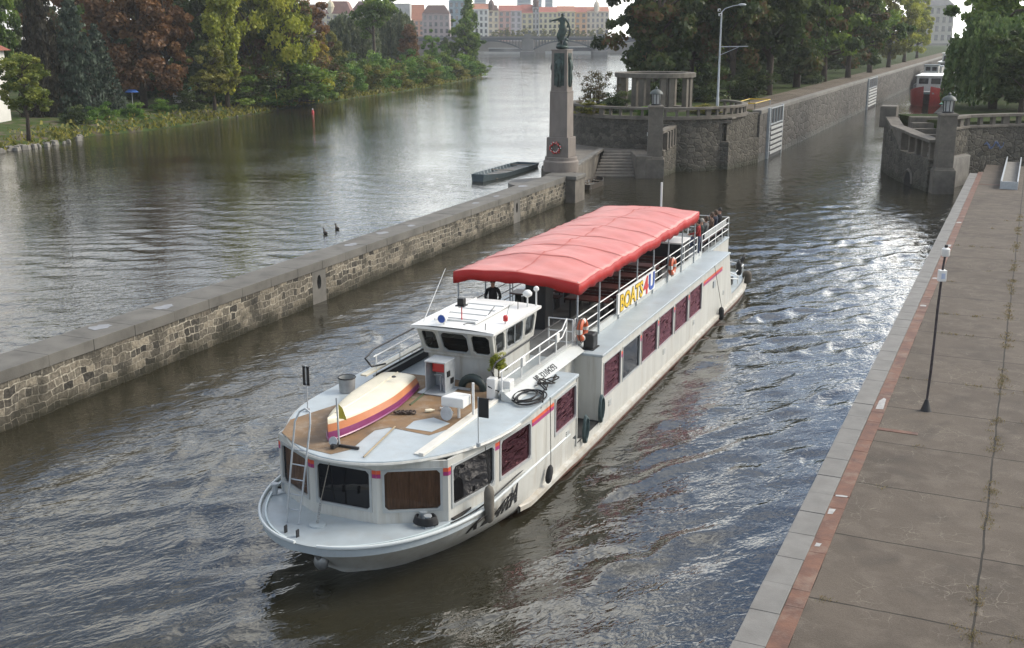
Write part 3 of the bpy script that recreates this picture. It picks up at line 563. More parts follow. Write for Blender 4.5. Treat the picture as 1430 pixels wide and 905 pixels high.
# dry weeds growing in the joints
def tufts(name, spots, h, m, seed, label, spread=0.09, nper=14, wid=0.008):
    rg = np.random.default_rng(seed); V = []; F = []; A = []
    for (x, y, z) in spots:
        for k in range(nper):
            a = rg.random() * 6.28; b = rg.random() * 6.28; hh = h * (0.35 + rg.random()); px, py = x + rg.normal(0, spread), y + rg.normal(0, spread); ln = hh * (0.4 + 0.9 * rg.random())
            o = len(V); dx, dy = math.cos(b) * wid, math.sin(b) * wid
            V += [(px - dx, py - dy, z), (px + dx, py + dy, z), (px + math.cos(a) * ln * .5 + dx * .7, py + math.sin(a) * ln * .5 + dy * .7, z + hh * .8), (px + math.cos(a) * ln, py + math.sin(a) * ln, z + hh)]
            F.append((o, o + 1, o + 2, o + 3)); A.append(rg.random())
    me = np_mesh(name, np.array(V), np.array(F), rnd=np.array(A)); me.materials.append(m); o = link(name, me); return tag(o, label, 'weeds', kind='stuff')
wr = random.Random(4); sp_ = []
for i in range(420):
    y = wr.uniform(2, 60)
    if wr.random() < 0.72: sp_.append(qp(4.10 + wr.gauss(0, 0.05), y))
    else: sp_.append(qp(wr.uniform(1.2, 7), round((y + 0.72) / 3.31) * 3.31 - 0.72 + wr.gauss(0, .04)))
sp_ = [q for q in sp_ if math.sin(q[1] * 1.3) + 0.4 * math.sin(q[1] * 3.7) > -0.35]
tufts('dry_weeds', sp_, 0.055, leafmat('straw', [(0.20, 0.15, 0.08), (0.27, 0.22, 0.12), (0.14, 0.13, 0.06)]), 1, 'straw coloured dry weeds growing in the slab joints of the quay', nper=16)

# ------------------------------------------------------------------ river wall with niches, pier at its end
WD = Vector((0.3760, 0.9266)); W0 = Vector((-16.95, 34.88)); WROT = -math.atan2(0.3760, 0.9266)
riverwall = thing('river_wall', 'long low rubble stone wall with flat granite coping between river and lock channel', 'wall', (W0.x, W0.y, 0), WROT)
niches = [20.0, 46.0]; Y0, Y1 = -45.0, 56.2
mb = MB(); segs = [Y0] + [v for q in niches for v in (q - 0.62, q + 0.62)] + [Y1]
for a, b_ in zip(segs[::2], segs[1::2]): mb.box((-0.72, (a + b_) / 2, 0.3), (1.44, b_ - a, 2.7))
mb.build('rubble_body', rubw, riverwall)
mb = MB(); y = Y0; rr = random.Random(8)
while y < Y1:
    ln = min(2.25 + rr.uniform(-.12, .12), Y1 - y); mb.box((-0.76 + rr.uniform(-.008, .008), y + ln / 2, 1.86 + rr.uniform(-.006, .006)), (1.62, ln - 0.012, 0.42)); y += ln
mb.build('coping', coping_m, riverwall, bevel=0.02)
for q in niches:
    mb = MB()   # upright stone with an oval recess holding a mooring ring
    oval = [(0.19 * math.cos(R(a)), 0.36 * math.sin(R(a))) for a in range(0, 360, 20)]; n_ = len(oval)
    outer = []
    for (u, v) in oval:
        k = min(0.62 / max(abs(u), 1e-6), 1.45 / max(abs(v), 1e-6)); outer.append((max(-.62, min(.62, u * k)), max(-1.45, min(0.62, v * k if v < 0 else v * k))))
    zc = 1.03
    ring = lambda pts, x: [(x, q + u, zc + v) for u, v in pts]
    mb.grid([ring(outer, 0.0), ring(oval, 0.0), ring(oval, -0.28)], closed=True, flip=True); mb.add(ring(oval, -0.28), [tuple(range(n_))])
    for sgn in (-1, 1): mb.box((-0.72, q + sgn * 0.60, 0.3), (1.43, 0.04, 2.69))
    nb = mb.build('niche', coping_m, riverwall)
    MB().tube([(-0.14 + 0.0, q + 0.12 * math.cos(R(a)), 1.0 + 0.16 * math.sin(R(a))) for a in range(0, 360, 30)], 0.025, 6, closed=True).build('mooring_ring', rubber, nb)
mb = MB(); mb.box((-0.45, Y1 + 1.15, 0.25), (2.5, 2.3, 3.1)); mb.build('end_pier', ashlar, riverwall, bevel=0.03)
mb = MB(); mb.box((-0.45, Y1 + 1.15, 1.94), (2.7, 2.5, 0.3)); mb.build('pier_cap', coping_m, riverwall, bevel=0.03)
mb = MB(); 
for a in arc(-2.2, Y1 + 0.4, 2.9, 0, 360, 28)[:-1]: pass
mb.prism(arc(-2.0, Y1 + 1.2, 3.1, 85, 275, 20), -1, 1.35); mb.build('round_apron', concrete, riverwall, bevel=0.03)
# bird-limed patches on the coping: pale blots a few millimetres proud
mb = MB(); rr = random.Random(21)
for yy in (6.0, 9.5, 24.5, 31.0, 40.5, 44.0, 49.5, 28.2):
    cx, cy = -0.75 + rr.uniform(-.25, .25), yy; rad = rr.uniform(.25, .5)
    mb.prism([(cx + rad * rr.uniform(.5, 1) * math.cos(R(a)), cy + 1.5 * rad * rr.uniform(.6, 1) * math.sin(R(a))) for a in range(0, 360, 24)], 2.078, 2.081)
mb.build('lime_patch', mat('pale_lime', (0.24, 0.25, 0.265), 0.8, var=0.25, scale=3), riverwall)
# ------------------------------------------------------------------ figures: one skinned surface per body
def skin_mesh(name, joints, bones, radii, root, subdiv=1):
    """joints: {name: (x,y,z)}, bones: [(a,b)], radii {name: r or (rx,ry)}; returns the grown mesh and the bone list in points"""
    ks = list(joints); me = bpy.data.meshes.new('skel'); me.from_pydata([joints[k] for k in ks], [(ks.index(a), ks.index(b)) for a, b in bones], [])
    o = bpy.data.objects.new('skel', me); COL.objects.link(o); md = o.modifiers.new('s', 'SKIN'); md.use_smooth_shade = True
    for i, k in enumerate(ks):
        r_ = radii[k]; me.skin_vertices[0].data[i].radius = r_ if isinstance(r_, tuple) else (r_, r_)
        me.skin_vertices[0].data[i].use_root = (k == root)
    sd = o.modifiers.new('d', 'SUBSURF'); sd.levels = subdiv; sd.render_levels = subdiv
    dg = bpy.context.evaluated_depsgraph_get(); out = bpy.data.meshes.new_from_object(o.evaluated_get(dg)); out.name = name
    bpy.data.objects.remove(o); bpy.data.meshes.remove(me); out.materials.clear()
    return out
skinm = mat('skin', (0.42, 0.24, 0.17), 0.55, var=0.1)
def person(label, loc, rz, top, legs, hair, pose='stand', arms=None, hairlong=False, scale=1.0, group=None, vest=None, lean=0.0, shoe=None, turn=0.0):
    """local frame: faces -Y, x to its left; z=0 at the soles (standing) or at the seat surface (sitting, seat 0.45 above the floor)"""
    J = {}; sit = pose == 'sit'
    hz = 0.10 if sit else 0.92
    J['pelvis'] = (0, 0, hz); J['waist'] = (0, -0.01 + lean * .3, hz + 0.18); J['chest'] = (0, lean * .7, hz + 0.38); J['collar'] = (0, 0.01 + lean, hz + 0.52); J['neck'] = (0, lean, hz + 0.60); J['head0'] = (0, -0.015 + lean, hz + 0.68); J['head1'] = (0, -0.01 + lean, hz + 0.80)
    for s_, n_ in ((1, 'l'), (-1, 'r')):
        J['sh' + n_] = (s_ * 0.185, 0.01 + lean, hz + 0.49); e, w = (arms or {}).get(n_, ((0.27, -0.02, hz + 0.22), (0.26, -0.16, hz + 0.0)))
        J['el' + n_] = (s_ * e[0], e[1], e[2]); J['wr' + n_] = (s_ * w[0], w[1], w[2])
        v = (Vector(J['wr' + n_]) - Vector(J['el' + n_])).normalized(); h = Vector(J['wr' + n_]) + v * 0.08; J['ha' + n_] = tuple(h)
        J['hip' + n_] = (s_ * 0.10, 0, hz - 0.02)
        if sit: J['kn' + n_] = (s_ * 0.13, -0.43, hz + 0.0); J['an' + n_] = (s_ * 0.13, -0.45, -0.37); J['to' + n_] = (s_ * 0.14, -0.60, -0.42)
        else: J['kn' + n_] = (s_ * 0.105, -0.02, 0.49); J['an' + n_] = (s_ * 0.11, 0.02, 0.08); J['to' + n_] = (s_ * 0.125, -0.14, 0.035)
    B = [('pelvis', 'waist'), ('waist', 'chest'), ('chest', 'collar'), ('collar', 'neck'), ('neck', 'head0'), ('head0', 'head1')]
    for n_ in 'lr': B += [('collar', 'sh' + n_), ('sh' + n_, 'el' + n_), ('el' + n_, 'wr' + n_), ('wr' + n_, 'ha' + n_), ('pelvis', 'hip' + n_), ('hip' + n_, 'kn' + n_), ('kn' + n_, 'an' + n_), ('an' + n_, 'to' + n_)]
    r_ = dict(pelvis=(.17, .13), waist=(.155, .12), chest=(.18, .13), collar=(.13, .09), neck=.058, head0=(.085, .095), head1=(.082, .10))
    for n_ in 'lr': r_.update({'sh' + n_: .075, 'el' + n_: .055, 'wr' + n_: .036, 'ha' + n_: (.042, .024), 'hip' + n_: .10, 'kn' + n_: .068, 'an' + n_: .048, 'to' + n_: (.05, .035)})
    me = skin_mesh('person', J, B, r_, 'pelvis', 2)
    ms = [skinm, top, legs, shoe or rubber, vest or top]
    for m in ms: me.materials.append(m)
    seg = {('pelvis', 'waist'): 1, ('waist', 'chest'): 1, ('chest', 'collar'): 1, ('collar', 'neck'): 1, ('neck', 'head0'): 0, ('head0', 'head1'): 0}
    P = [(Vector(J[a]), Vector(J[b]), a, b) for a, b in B]; mi = []
    for f in me.polygons:
        c = f.center; best = None
        for a, b, an, bn in P:
            d = b - a; t = max(0, min(1, (c - a).dot(d) / d.length_squared)); q = (c - (a + d * t)).length
            if best is None or q < best[0]: best = (q, an, bn)
        a, b = best[1], best[2]
        if (a, b) in seg: k = seg[(a, b)]
        elif a[:2] in ('sh', 'el') or b[:2] == 'sh': k = 1
        elif a[:2] == 'wr': k = 0
        elif a[:2] == 'an': k = 3
        else: k = 2
        if k == 1 and vest and abs(c.x) < 0.12 and c.y < 0.0: k = 4
        mi.append(k)
    me.polygons.foreach_set('material_index', mi)
    # fingers, thumb, nose and ears joined into the same surface mesh
    mb = MB()
    for n_, s_ in (('l', 1), ('r', -1)):
        w = Vector(J['wr' + n_]); h = Vector(J['ha' + n_]); v = (h - w).normalized(); side = v.cross(Vector((0, 0, 1))); side = side.normalized() if side.length > .2 else Vector((1, 0, 0)); nn = side.cross(v)
        for i, ln in enumerate((.062, .074, .078, .066)):
            b0 = h + side * (i - 1.5) * .019; mb.tube([b0, b0 + v * ln * .5 - nn * .006, b0 + v * ln * .85 - nn * .03], [.010, .009, .007], 5)
        b0 = w + v * .03 + side * .035; mb.tube([b0, b0 + side * .025 + v * .03, b0 + side * .03 + v * .06 - nn * .01], [.012, .011, .008], 5)
    hd = Vector(J['head1']); mb.tube([hd + Vector((0, -.092, .0)), hd + Vector((0, -.115, -.045)), hd + Vector((0, -.10, -.06))], [.010, .017, .012], 6)
    for s_ in (-1, 1): mb.sphere(hd + Vector((s_ * .088, 0.01, -.03)), .026, 8, 0, (.45, .9, 1.25))
    bm = bmesh.new(); bm.from_mesh(me); t2 = bpy.data.meshes.new('t'); t2.from_pydata(mb.v, [], mb.f); t2.polygons.foreach_set('use_smooth', [True] * len(mb.f)); bm.from_mesh(t2); bm.to_mesh(me); bm.free(); bpy.data.meshes.remove(t2)
    o = link('person', me); o.location = loc; o.rotation_euler = (0, 0, rz); o.scale = (scale,) * 3; tag(o, label, 'person', group)
    hm = MB(); hm.lathe([(.001, .128), (.045, .12), (.082, .085), (.102, .03), (.104, -.02), (.098, -.07 if hairlong else -.045), (.06, -.16 if hairlong else -.075)][::-1], (hd.x, hd.y + .022, hd.z - .0), 14, 0, 0.95, 1.0)
    hm.build('hair', hair, o, smooth=50)
    em = MB()
    for s_ in (-1, 1): em.sphere(hd + Vector((s_ * .034, -.088, -.012)), .011, 6)
    em.build('eyes', blackp, o, smooth=60)
    MB().tube([hd + Vector((-.028, -.096, -.085)), hd + Vector((0, -.103, -.088)), hd + Vector((.028, -.096, -.085))], .006, 5).build('mouth', mat('lips', (.30, .10, .09), .5), o)
    return o

# ------------------------------------------------------------------ monument at the end of the river wall
MP = (3.95, 90.5)
mon = thing('monument', 'tall granite obelisk monument with bronze reliefs and a bronze figure on top', 'monument', (*MP, 2.08), WROT)
MB().lathe([(1.42, 0), (1.42, 0.78), (1.36, 0.86), (1.30, 0.9), (1.30, 1.12), (1.26, 1.16)], n=40).build('drum', granite, mon, smooth=35)
MB().box((0, 0, 1.94), (1.86, 1.86, 1.56), taper=0.985).build('pedestal', granite, mon, bevel=0.03)
MB().box((0, 0, 4.50), (1.52, 1.52, 3.56), taper=0.96).build('shaft', granite, mon, bevel=0.02)
MB().box((0, 0, 7.85), (1.34, 1.34, 3.14), taper=0.96).build('upper_shaft', granite, mon, bevel=0.02)
for z, w in ((6.27, 1.50), (9.47, 1.36)): MB().box((0, 0, z), (w, w, 0.10)).build('string_course', granite, mon, bevel=0.02)
for z in (4.35, 5.4): MB().box((0, 0, z), (1.505 - (z - 2.7) * .017, 1.505 - (z - 2.7) * .017, 0.025)).build('joint', mat('dark_joint', (.10, .09, .08), .9), mon)
def relief_figure(seed):
    rg = random.Random(seed)
    J = dict(pelvis=(0, 0, 1.2), waist=(0, 0, 1.45), chest=(0, 0, 1.75), neck=(0, 0, 2.02), head=(.02, -.03, 2.2), hl=(.1, 0, 1.15), kl=(.12, -.08, .65), al=(.1, 0, .1), hr=(-.1, 0, 1.15), kr=(-.1, -.02, .65), ar=(-.13, 0, .1),
             sl=(.24, 0, 1.85), el=(.33, -.08, 1.5), wl=(.18, -.16, 1.3), sr=(-.24, 0, 1.85), er=(-.34, -.02, 2.1 if seed % 2 else 1.5), wr=(-.15, -.08, 2.3 if seed % 2 else 1.2))
    B = [('pelvis', 'waist'), ('waist', 'chest'), ('chest', 'neck'), ('neck', 'head'), ('pelvis', 'hl'), ('hl', 'kl'), ('kl', 'al'), ('pelvis', 'hr'), ('hr', 'kr'), ('kr', 'ar'), ('chest', 'sl'), ('sl', 'el'), ('el', 'wl'), ('chest', 'sr'), ('sr', 'er'), ('er', 'wr')]
    rr_ = dict(pelvis=.22, waist=.17, chest=.21, neck=.08, head=.14, hl=.15, kl=.11, al=.08, hr=.15, kr=.12, ar=.09, sl=.1, el=.07, wl=.06, sr=.1, er=.07, wr=.06)
    return skin_mesh('relief_figure', J, B, rr_, 'pelvis', 1)
for i, a in enumerate((0, 90, 180, 270)):
    me = relief_figure(i); me.materials.append(bronze); o = link('relief_figure', me, mon)
    q = R(a); o.rotation_euler = (0, 0, q); o.location = (math.sin(q) * 0.70, -math.cos(q) * 0.70, 6.5); o.scale = (1, .85, 1.12)
    MB().box((0, 0.07, 1.2), (0.86, 0.06, 2.5)).build('backplate', bronze, o)
# bronze figure: striding woman, one arm stretched out, drapery blowing behind her
J = dict(pelvis=(0, 0, 1.55), waist=(.02, 0, 1.78), chest=(.04, 0, 2.08), neck=(.03, 0, 2.36), head=(.0, -.03, 2.55), hair=(.06, .09, 2.6), hl=(-.12, 0, 1.48), kl=(-.12, -.1, .9), al=(-.05, 0, .28), tl=(-.08, -.2, .2), hr=(.12, .02, 1.48), kr=(.10, -.05, .95), ar=(-.22, .05, .55), tr=(-.34, .03, .5),
         sl=(-.24, 0, 2.2), el=(-.58, -.05, 2.12), wl=(-.92, -.08, 2.05), fl=(-1.06, -.1, 2.08), sr=(.28, .02, 2.2), er=(.50, .1, 1.85), wr=(.36, .05, 1.55))
B = [('pelvis', 'waist'), ('waist', 'chest'), ('chest', 'neck'), ('neck', 'head'), ('head', 'hair'), ('pelvis', 'hl'), ('hl', 'kl'), ('kl', 'al'), ('al', 'tl'), ('pelvis', 'hr'), ('hr', 'kr'), ('kr', 'ar'), ('ar', 'tr'), ('chest', 'sl'), ('sl', 'el'), ('el', 'wl'), ('wl', 'fl'), ('chest', 'sr'), ('sr', 'er'), ('er', 'wr')]
rr_ = dict(pelvis=.24, waist=.18, chest=.22, neck=.09, head=.14, hair=.13, hl=.19, kl=.15, al=.1, tl=.07, hr=.18, kr=.14, ar=.09, tr=.06, sl=.11, el=.085, wl=.06, fl=.04, sr=.11, er=.09, wr=.07)
me = skin_mesh('bronze_figure', J, B, rr_, 'pelvis', 2); me.materials.append(bronze); fig = link('bronze_figure', me, mon); fig.location = (-0.02, 0, 9.62); fig.rotation_euler = (0, 0, R(18))
mb = MB(); rows = []
for i in range(9):
    t = i / 8; rows.append([(.22 + .36 * math.sin(math.pi * t) + .05 * math.sin(5 * k + 4 * t), .12 + .10 * k + .04 * math.sin(9 * t), 2.25 - 1.7 * t) for k in np.linspace(0, 2, 5)])
mb.grid(rows); o = mb.build('drapery', bronze, fig, smooth=60); sd = o.modifiers.new('t', 'SOLIDIFY'); sd.thickness = 0.06
mb = MB(); rows = []
for i in range(8):
    t = i / 7; rows.append([((.30 + .10 * math.sin(6 * t + a)) * math.cos(a) * (0.8 + .35 * math.sin(3.1 * t)) - .03, .8 * (.24 + .03 * math.sin(7 * a)) * math.sin(a), 1.75 - 1.15 * t) for a in np.linspace(0, 2 * math.pi, 15)[:-1]])
mb.grid(rows, closed=True, flip=True); mb.build('skirt', bronze, fig, smooth=60)
mb = MB(); mb.sphere((0, 0, .08), .5, 12, 0, (1.0, .9, .42)); mb.sphere((.26, -.1, .32), .26, 10, 0, (.8, .8, 1.1)); mb.sphere((.34, .05, .62), .16, 8); mb.sphere((-.2, .1, .2), .25, 8); mb.build('rock_base', bronze, fig, smooth=60)
wreath = thing('wreath', 'round red and white flower wreath hanging on the monument pedestal', 'wreath', (MP[0] + 0.955 * math.sin(WROT) - 0.12, MP[1] - 0.955 * math.cos(WROT), 2.08 + 1.92), WROT)
mb = MB(); rr = random.Random(2); mb.tube([(.38 * math.cos(R(a)), -.05, .38 * math.sin(R(a))) for a in range(0, 360, 15)], .10, 6, closed=True); mb.build('ring', mat('dark_evergreen', (.03, .05, .025), .8, var=.4, scale=20), wreath)
for nm, m_, ph in (('red_flowers', red, 0), ('white_flowers', whiteclean, 1)):
    mb = MB()
    for i in range(40):
        if (i % 3 == 0) != (ph == 1): continue
        a = R(i * 9 + rr.uniform(-4, 4)); q = .38 + rr.uniform(-.09, .09); mb.sphere((q * math.cos(a), -.13 + rr.uniform(-.02, .02), q * math.sin(a)), .065 if ph == 0 else .05, 6)
    mb.build(nm, m_, wreath, smooth=60)

# landing, stairs and bastion round the park tip
landing = thing('landing_stairs', 'stone river landing with nine broad steps going down beside the monument', 'stairs', (0, 0, 0))
mb = MB(); mb.prism([(2.4, 92.2), (5.2, 91.3), (8.4, 107.2), (13.7, 107.2), (14, 112), (5.6, 113), (5.2, 108)], -1, 2.08); mb.build('platform', ashlar, landing, bevel=0.03)
mb = MB(); pth = [(5.0, 92.0), (8.5, 107.2)]; wall_strip(mb, pth, .5, 2.0, 2.25); wall_strip(mb, [(2.7, 92.4), (5.6, 112.6)], .5, 2.0, 2.25); mb.build('coping', coping_m, landing, bevel=0.03)
mb = MB()
for i in range(10):
    y1 = 107.4 - i * .44; z1 = 2.02 - i * .235; x0 = 8.75 - i * .145; mb.box((x0 + 1.95, y1 - .3, z1 / 2 - .55), (3.9, .66, z1 + 1.1))
mb.build('steps', mat('worn_stone_steps', (.25, .225, .19), .85, var=.3, scale=1.2, dirt=(.10, .09, .075), dirt_scale=2, dirt_amt=.6), landing, bevel=0.025)
mb = MB(); mb.box((12.05, 104.6, .4), (1.5, 5.0, 3.2)); mb.build('side_block', ashlar, landing, bevel=0.04)

BC = (14.9, 116.0); BRAD = 8.9
bast = thing('bastion', 'round rubble stone bastion with a low balustrade carrying the pergola', 'bastion', (*BC, 0))
mb = MB(); mb.lathe([(BRAD, -1), (BRAD - .1, 5.0)], n=64); mb.build('wall', rubb, bast, smooth=40)
mb = MB(); mb.lathe([(BRAD + .14, 4.9), (BRAD + .14, 5.12), (BRAD - .5, 5.14)], n=64); mb.build('ledge', ashlar, bast, smooth=40)
a0, a1 = 150, 392
def ringwall(r0, r1, z0, z1, a0, a1, n=56):
    mb = MB(); rows = []
    for i in range(n + 1):
        a = R(a0 + (a1 - a0) * i / n); c, s_ = math.cos(a), math.sin(a); rows.append([(r0 * c, r0 * s_, z0), (r0 * c, r0 * s_, z1), (r1 * c, r1 * s_, z1), (r1 * c, r1 * s_, z0)])
    mb.grid(rows, closed=True); o = len(mb.v) - 4 * (n + 1); mb.f += [(o + 3, o + 2, o + 1, o), (o + 4 * n, o + 4 * n + 1, o + 4 * n + 2, o + 4 * n + 3)]; mb.mi += [0, 0]
    return mb
ringwall(BRAD - .42, BRAD + .02, 5.13, 5.22, a0, a1).build('base_rail', ashlar, bast, bevel=0.02)
ringwall(BRAD - .48, BRAD + .10, 5.82, 6.05, a0, a1).build('coping', ashlar, bast, bevel=0.03)
bal_me = None
for i in range(34):
    a = R(a0 + 3 + (a1 - a0 - 6) * i / 33); wide = .55 if i % 5 == 0 else .24
    o = MB().box((0, 0, 0), (.24, wide, .62)).build('baluster', ashlar, bast, bevel=0.02); o.location = ((BRAD - .2) * math.cos(a), (BRAD - .2) * math.sin(a), 5.52); o.rotation_euler = (0, 0, a)
MB().box((-1.9, -BRAD + .14, 3.55), (.34, .06, .34)).build('number_plate', whiteclean, bast)
struct(MB().prism(arc(*BC, BRAD - .5, 0, 360, 40)[:-1], 5.16, 5.20).build('terrace_ground', parkm))

perg = thing('pergola', 'round stone pergola of paired square columns under a ring beam on the bastion', 'pergola', (14.7, 117.5, 5.2))
o_ = ringwall(3.2, 4.15, 3.3, 3.75, 0, 360, 40); o_.build('ring_beam', ashlar, perg, bevel=0.03)
for i in range(8):
    a = R(i * 45 + 12)
    for da in (-.10, .10): 
        o = MB().box((0, 0, 1.66), (.52, .52, 3.32)).build('column', ashlar, perg, bevel=0.03); o.location = (3.66 * math.cos(a + da * 1.2), 3.66 * math.sin(a + da * 1.2), 0); o.rotation_euler = (0, 0, a)
ringwall(2.9, 4.4, 0, .25, 0, 360, 40).build('base_ring', ashlar, perg, bevel=.03)

def lantern_pillar(label, loc, rz, h_base, h_shaft):
    t = thing('lantern_pillar', label, 'pillar', loc, rz)
    MB().box((0, 0, h_base / 2 - .5), (1.75, 1.75, h_base + 1.0)).build('base', ashlar, t, bevel=.04)
    MB().box((0, 0, h_base + .1), (1.6, 1.6, .2), taper=.9).build('base_moulding', ashlar, t, bevel=.03)
    MB().box((0, 0, (h_base + .2 + h_shaft) / 2), (1.34, 1.34, h_shaft - h_base - .2), taper=.97).build('shaft', ashlar, t, bevel=.03)
    mb = MB()
    for z in (.36, .64): mb.box((0, 0, h_base + (h_shaft - h_base) * z), (1.385 - z * .03, 1.385 - z * .03, .05))
    mb.build('shaft_band', ashlar, t, bevel=.01)
    MB().box((0, 0, h_shaft + .09), (1.5, 1.5, .18), taper=.85).build('cap', ashlar, t, bevel=.03)
    la = MB().lathe([(.46, 0), (.46, .12), (.38, .14)], (0, 0, h_shaft + .18), 16).build('lantern', darkmetal, t, smooth=30)
    MB().lathe([(.34, 0), (.40, .85)], (0, 0, h_shaft + .32), 12).build('glass', mat('opal_lamp_glass', (.45, .46, .45), .25, var=.2), la, smooth=30)
    mb = MB()
    for i in range(8): a = i * math.pi / 4; mb.tube([(.38 * math.cos(a), .38 * math.sin(a), h_shaft + .3), (.44 * math.cos(a), .44 * math.sin(a), h_shaft + 1.18)], .035, 4)
    mb.build('ribs', darkmetal, la)
    MB().lathe([(.60, 0), (.58, .08), (.5, .22), (.33, .36), (.12, .44), (.10, .5), (.13, .56), (.05, .66), (.01, .7)], (0, 0, h_shaft + 1.16), 16).build('dome', mat('patinated_copper', (.07, .085, .08), .55, var=.3), la, smooth=50)
    return t
lantern_pillar('square stone lantern pillar standing at the foot of the bastion steps', (13.05, 102.9, 0), R(-5), 1.75, 6.35)
lantern_pillar('square stone lantern pillar on the quay side of the lock entrance', (35.6, 92.6, 0), R(-8), 1.95, 6.35)

# lower terrace of the bastion: water wall, balustrade, end block
low = thing('terrace_wall', 'lower stone terrace wall with square balusters between the lantern pillar and the lock', 'wall', (0, 0, 0))
mb = MB(); wall_strip(mb, [(13.9, 103.1), (16.7, 109.6), (20.9, 108.7), (25.2, 115.0)], .9, -1.2, [2.25, 2.55, 2.55, 2.6], side=1); mb.build('water_wall', rubb, low)
mb = MB(); mb.prism([(20.7, 108.95), (25.1, 115.3), (22.5, 120), (19.8, 116)], 2.2, [4.85, 5.1, 5.1, 4.9]); mb.build('end_block', rubb, low, bevel=.03)
mb = MB(); mb.prism([(20.2, 110.2), (23.9, 115.4), (22.9, 116.2), (19.4, 111.2)], 4.88, 5.75); mb.prism([(19.9, 109.6), (21.2, 109.0), (22.0, 110.6), (20.6, 111.4)], 4.8, 4.98); mb.build('parapet_block', ashlar, low, bevel=.04)
mb = MB(); wall_strip(mb, [(13.9, 103.1), (16.7, 109.6), (20.9, 108.7)], .62, [2.28, 2.57, 2.57], [2.42, 2.72, 2.72], side=1); mb.build('base_rail', ashlar, low, bevel=.02)
mb = MB(); wall_strip(mb, [(13.8, 102.9), (16.7, 109.7), (21.1, 108.75)], .72, [3.95, 4.28, 4.45], [4.22, 4.55, 4.72], side=1); mb.build('coping', ashlar, low, bevel=.03)
for (a, b_, n_) in (((14.1, 103.2), (16.4, 109.1), 6), ((17.0, 109.45), (20.6, 108.7), 4)):
    for i in range(n_):
        t = (i + .5) / n_; x = a[0] + (b_[0] - a[0]) * t - .1; y = a[1] + (b_[1] - a[1]) * t + .3; zb = 2.42 + (.28 * (x - 14) / 2.5 if x < 16.5 else .3)
        o = MB().box((0, 0, .8), (.42, .42, 1.62)).build('baluster', ashlar, low, bevel=.03); o.location = (x, y, zb - .03); o.rotation_euler = (0, 0, math.atan2(b_[1] - a[1], b_[0] - a[0]))
struct(MB().prism([(13.9, 103.4), (16.7, 109.9), (20.9, 109.0), (21, 112), (15, 108)], -1, 2.3).build('lower_terrace_ground', concrete))
mb = MB()
for i in range(4): mb.box((19.0 + i * .5, 110.2 + i * .15, 2.5 + i * .62), (.9, 1.2, 1.3))
mb.build('steps', ashlar, low, bevel=.03)

# right bastion: curved water wall, steps and arch
rb = thing('lock_abutment', 'curved stone abutment with a small arch and steps across the lock entrance from the bastion', 'bastion', (0, 0, 0))
pth = [tuple(q)[:2] for q in (Vector((42.2, 112.6)), Vector((38.6, 112.2)), Vector((36.9, 110.6)), Vector((36.2, 108)), Vector((35.55, 104.3)), Vector((35.15, 100.5)), Vector((35.0, 97)), Vector((35.1, 93.2)))]
mb = MB(); wall_strip(mb, pth, 1.0, -1.2, [5.0, 5.0, 5.0, 4.95, 4.2, 2.75, 2.7, 2.7], side=0); mb.build('water_wall', rubb, rb, bevel=.02)
mb = MB(); wall_strip(mb, pth[3:], 1.15, [4.95, 4.3, 4.35, 4.2, 4.05], [5.15, 4.62, 4.6, 4.45, 4.3], side=0); mb.build('coping', ashlar, rb, bevel=.03)
mb = MB(); wall_strip(mb, pth[4:6], .9, [4.1, 2.7], [4.35, 4.4], side=0); mb.build('parapet', ashlar, rb)
for i in range(4):
    o = MB().box((0, 0, .8), (.45, .42, 1.72)).build('baluster', ashlar, rb, bevel=.03); o.location = (35.12 - (.1 if i < 2 else 0), 93.8 + i * 1.75, 2.68)
MB().box((36.35, 109.3, 5.1), (1.5, 2.2, 2.0), rz=-R(24)).build('end_post', ashlar, rb, bevel=.05)
mb = MB()
for i in range(7): mb.box((38.0 + i * .1, 100.2 + i * .75, 2.1 + i * .42), (3.6, .9, .9 + i * .1))
mb.build('steps', ashlar, rb, bevel=.03)
mb = MB(); mb.prism([(36.0, 93.4), (40.2, 98.5), (40.2, 106), (36.2, 106)], -1, 2.5); mb.build('inner_floor', concrete, rb)
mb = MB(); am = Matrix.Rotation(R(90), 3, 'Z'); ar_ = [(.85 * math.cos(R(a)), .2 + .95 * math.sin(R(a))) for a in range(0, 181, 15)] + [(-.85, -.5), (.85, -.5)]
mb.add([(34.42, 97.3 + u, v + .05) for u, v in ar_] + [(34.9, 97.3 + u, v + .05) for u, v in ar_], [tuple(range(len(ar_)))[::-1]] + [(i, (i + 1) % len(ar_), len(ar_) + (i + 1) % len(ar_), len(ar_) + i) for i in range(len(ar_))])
mb.build('arch_shade_plate', mat('culvert_shade_black', (.006, .006, .006), .95), rb)  # dark of the culvert put into a near-black plate proud of the wall
mb = MB(); mb.tube([(34.46, 97.3 + 1.0 * math.cos(R(a)), .25 + 1.1 * math.sin(R(a))) for a in range(0, 181, 15)], .14, 4); mb.build('arch_stones', ashlar, rb)
balw = thing('balustrade_wall', 'long rubble retaining wall with stone balustrade behind the quay', 'wall', (0, 0, 0))
bp = [(36.6, 94.6), (38.4, 97.9), (40.4, 99.9), (44.5, 101.6), (60, 104.4), (95, 109)]
mb = MB(); wall_strip(mb, bp, .9, -1, 4.75, side=1); mb.build('rubble_wall', rubb, balw)
mb = MB(); wall_strip(mb, offset_path(bp, -.1), 1.0, 4.72, 4.92, side=1); mb.build('ledge', ashlar, balw, bevel=.02)
mb = MB(); wall_strip(mb, offset_path(bp, -.08), .75, 5.62, 5.88, side=1); mb.build('coping', ashlar, balw, bevel=.03)
q = resample([(*v, 0) for v in bp], 1.35)
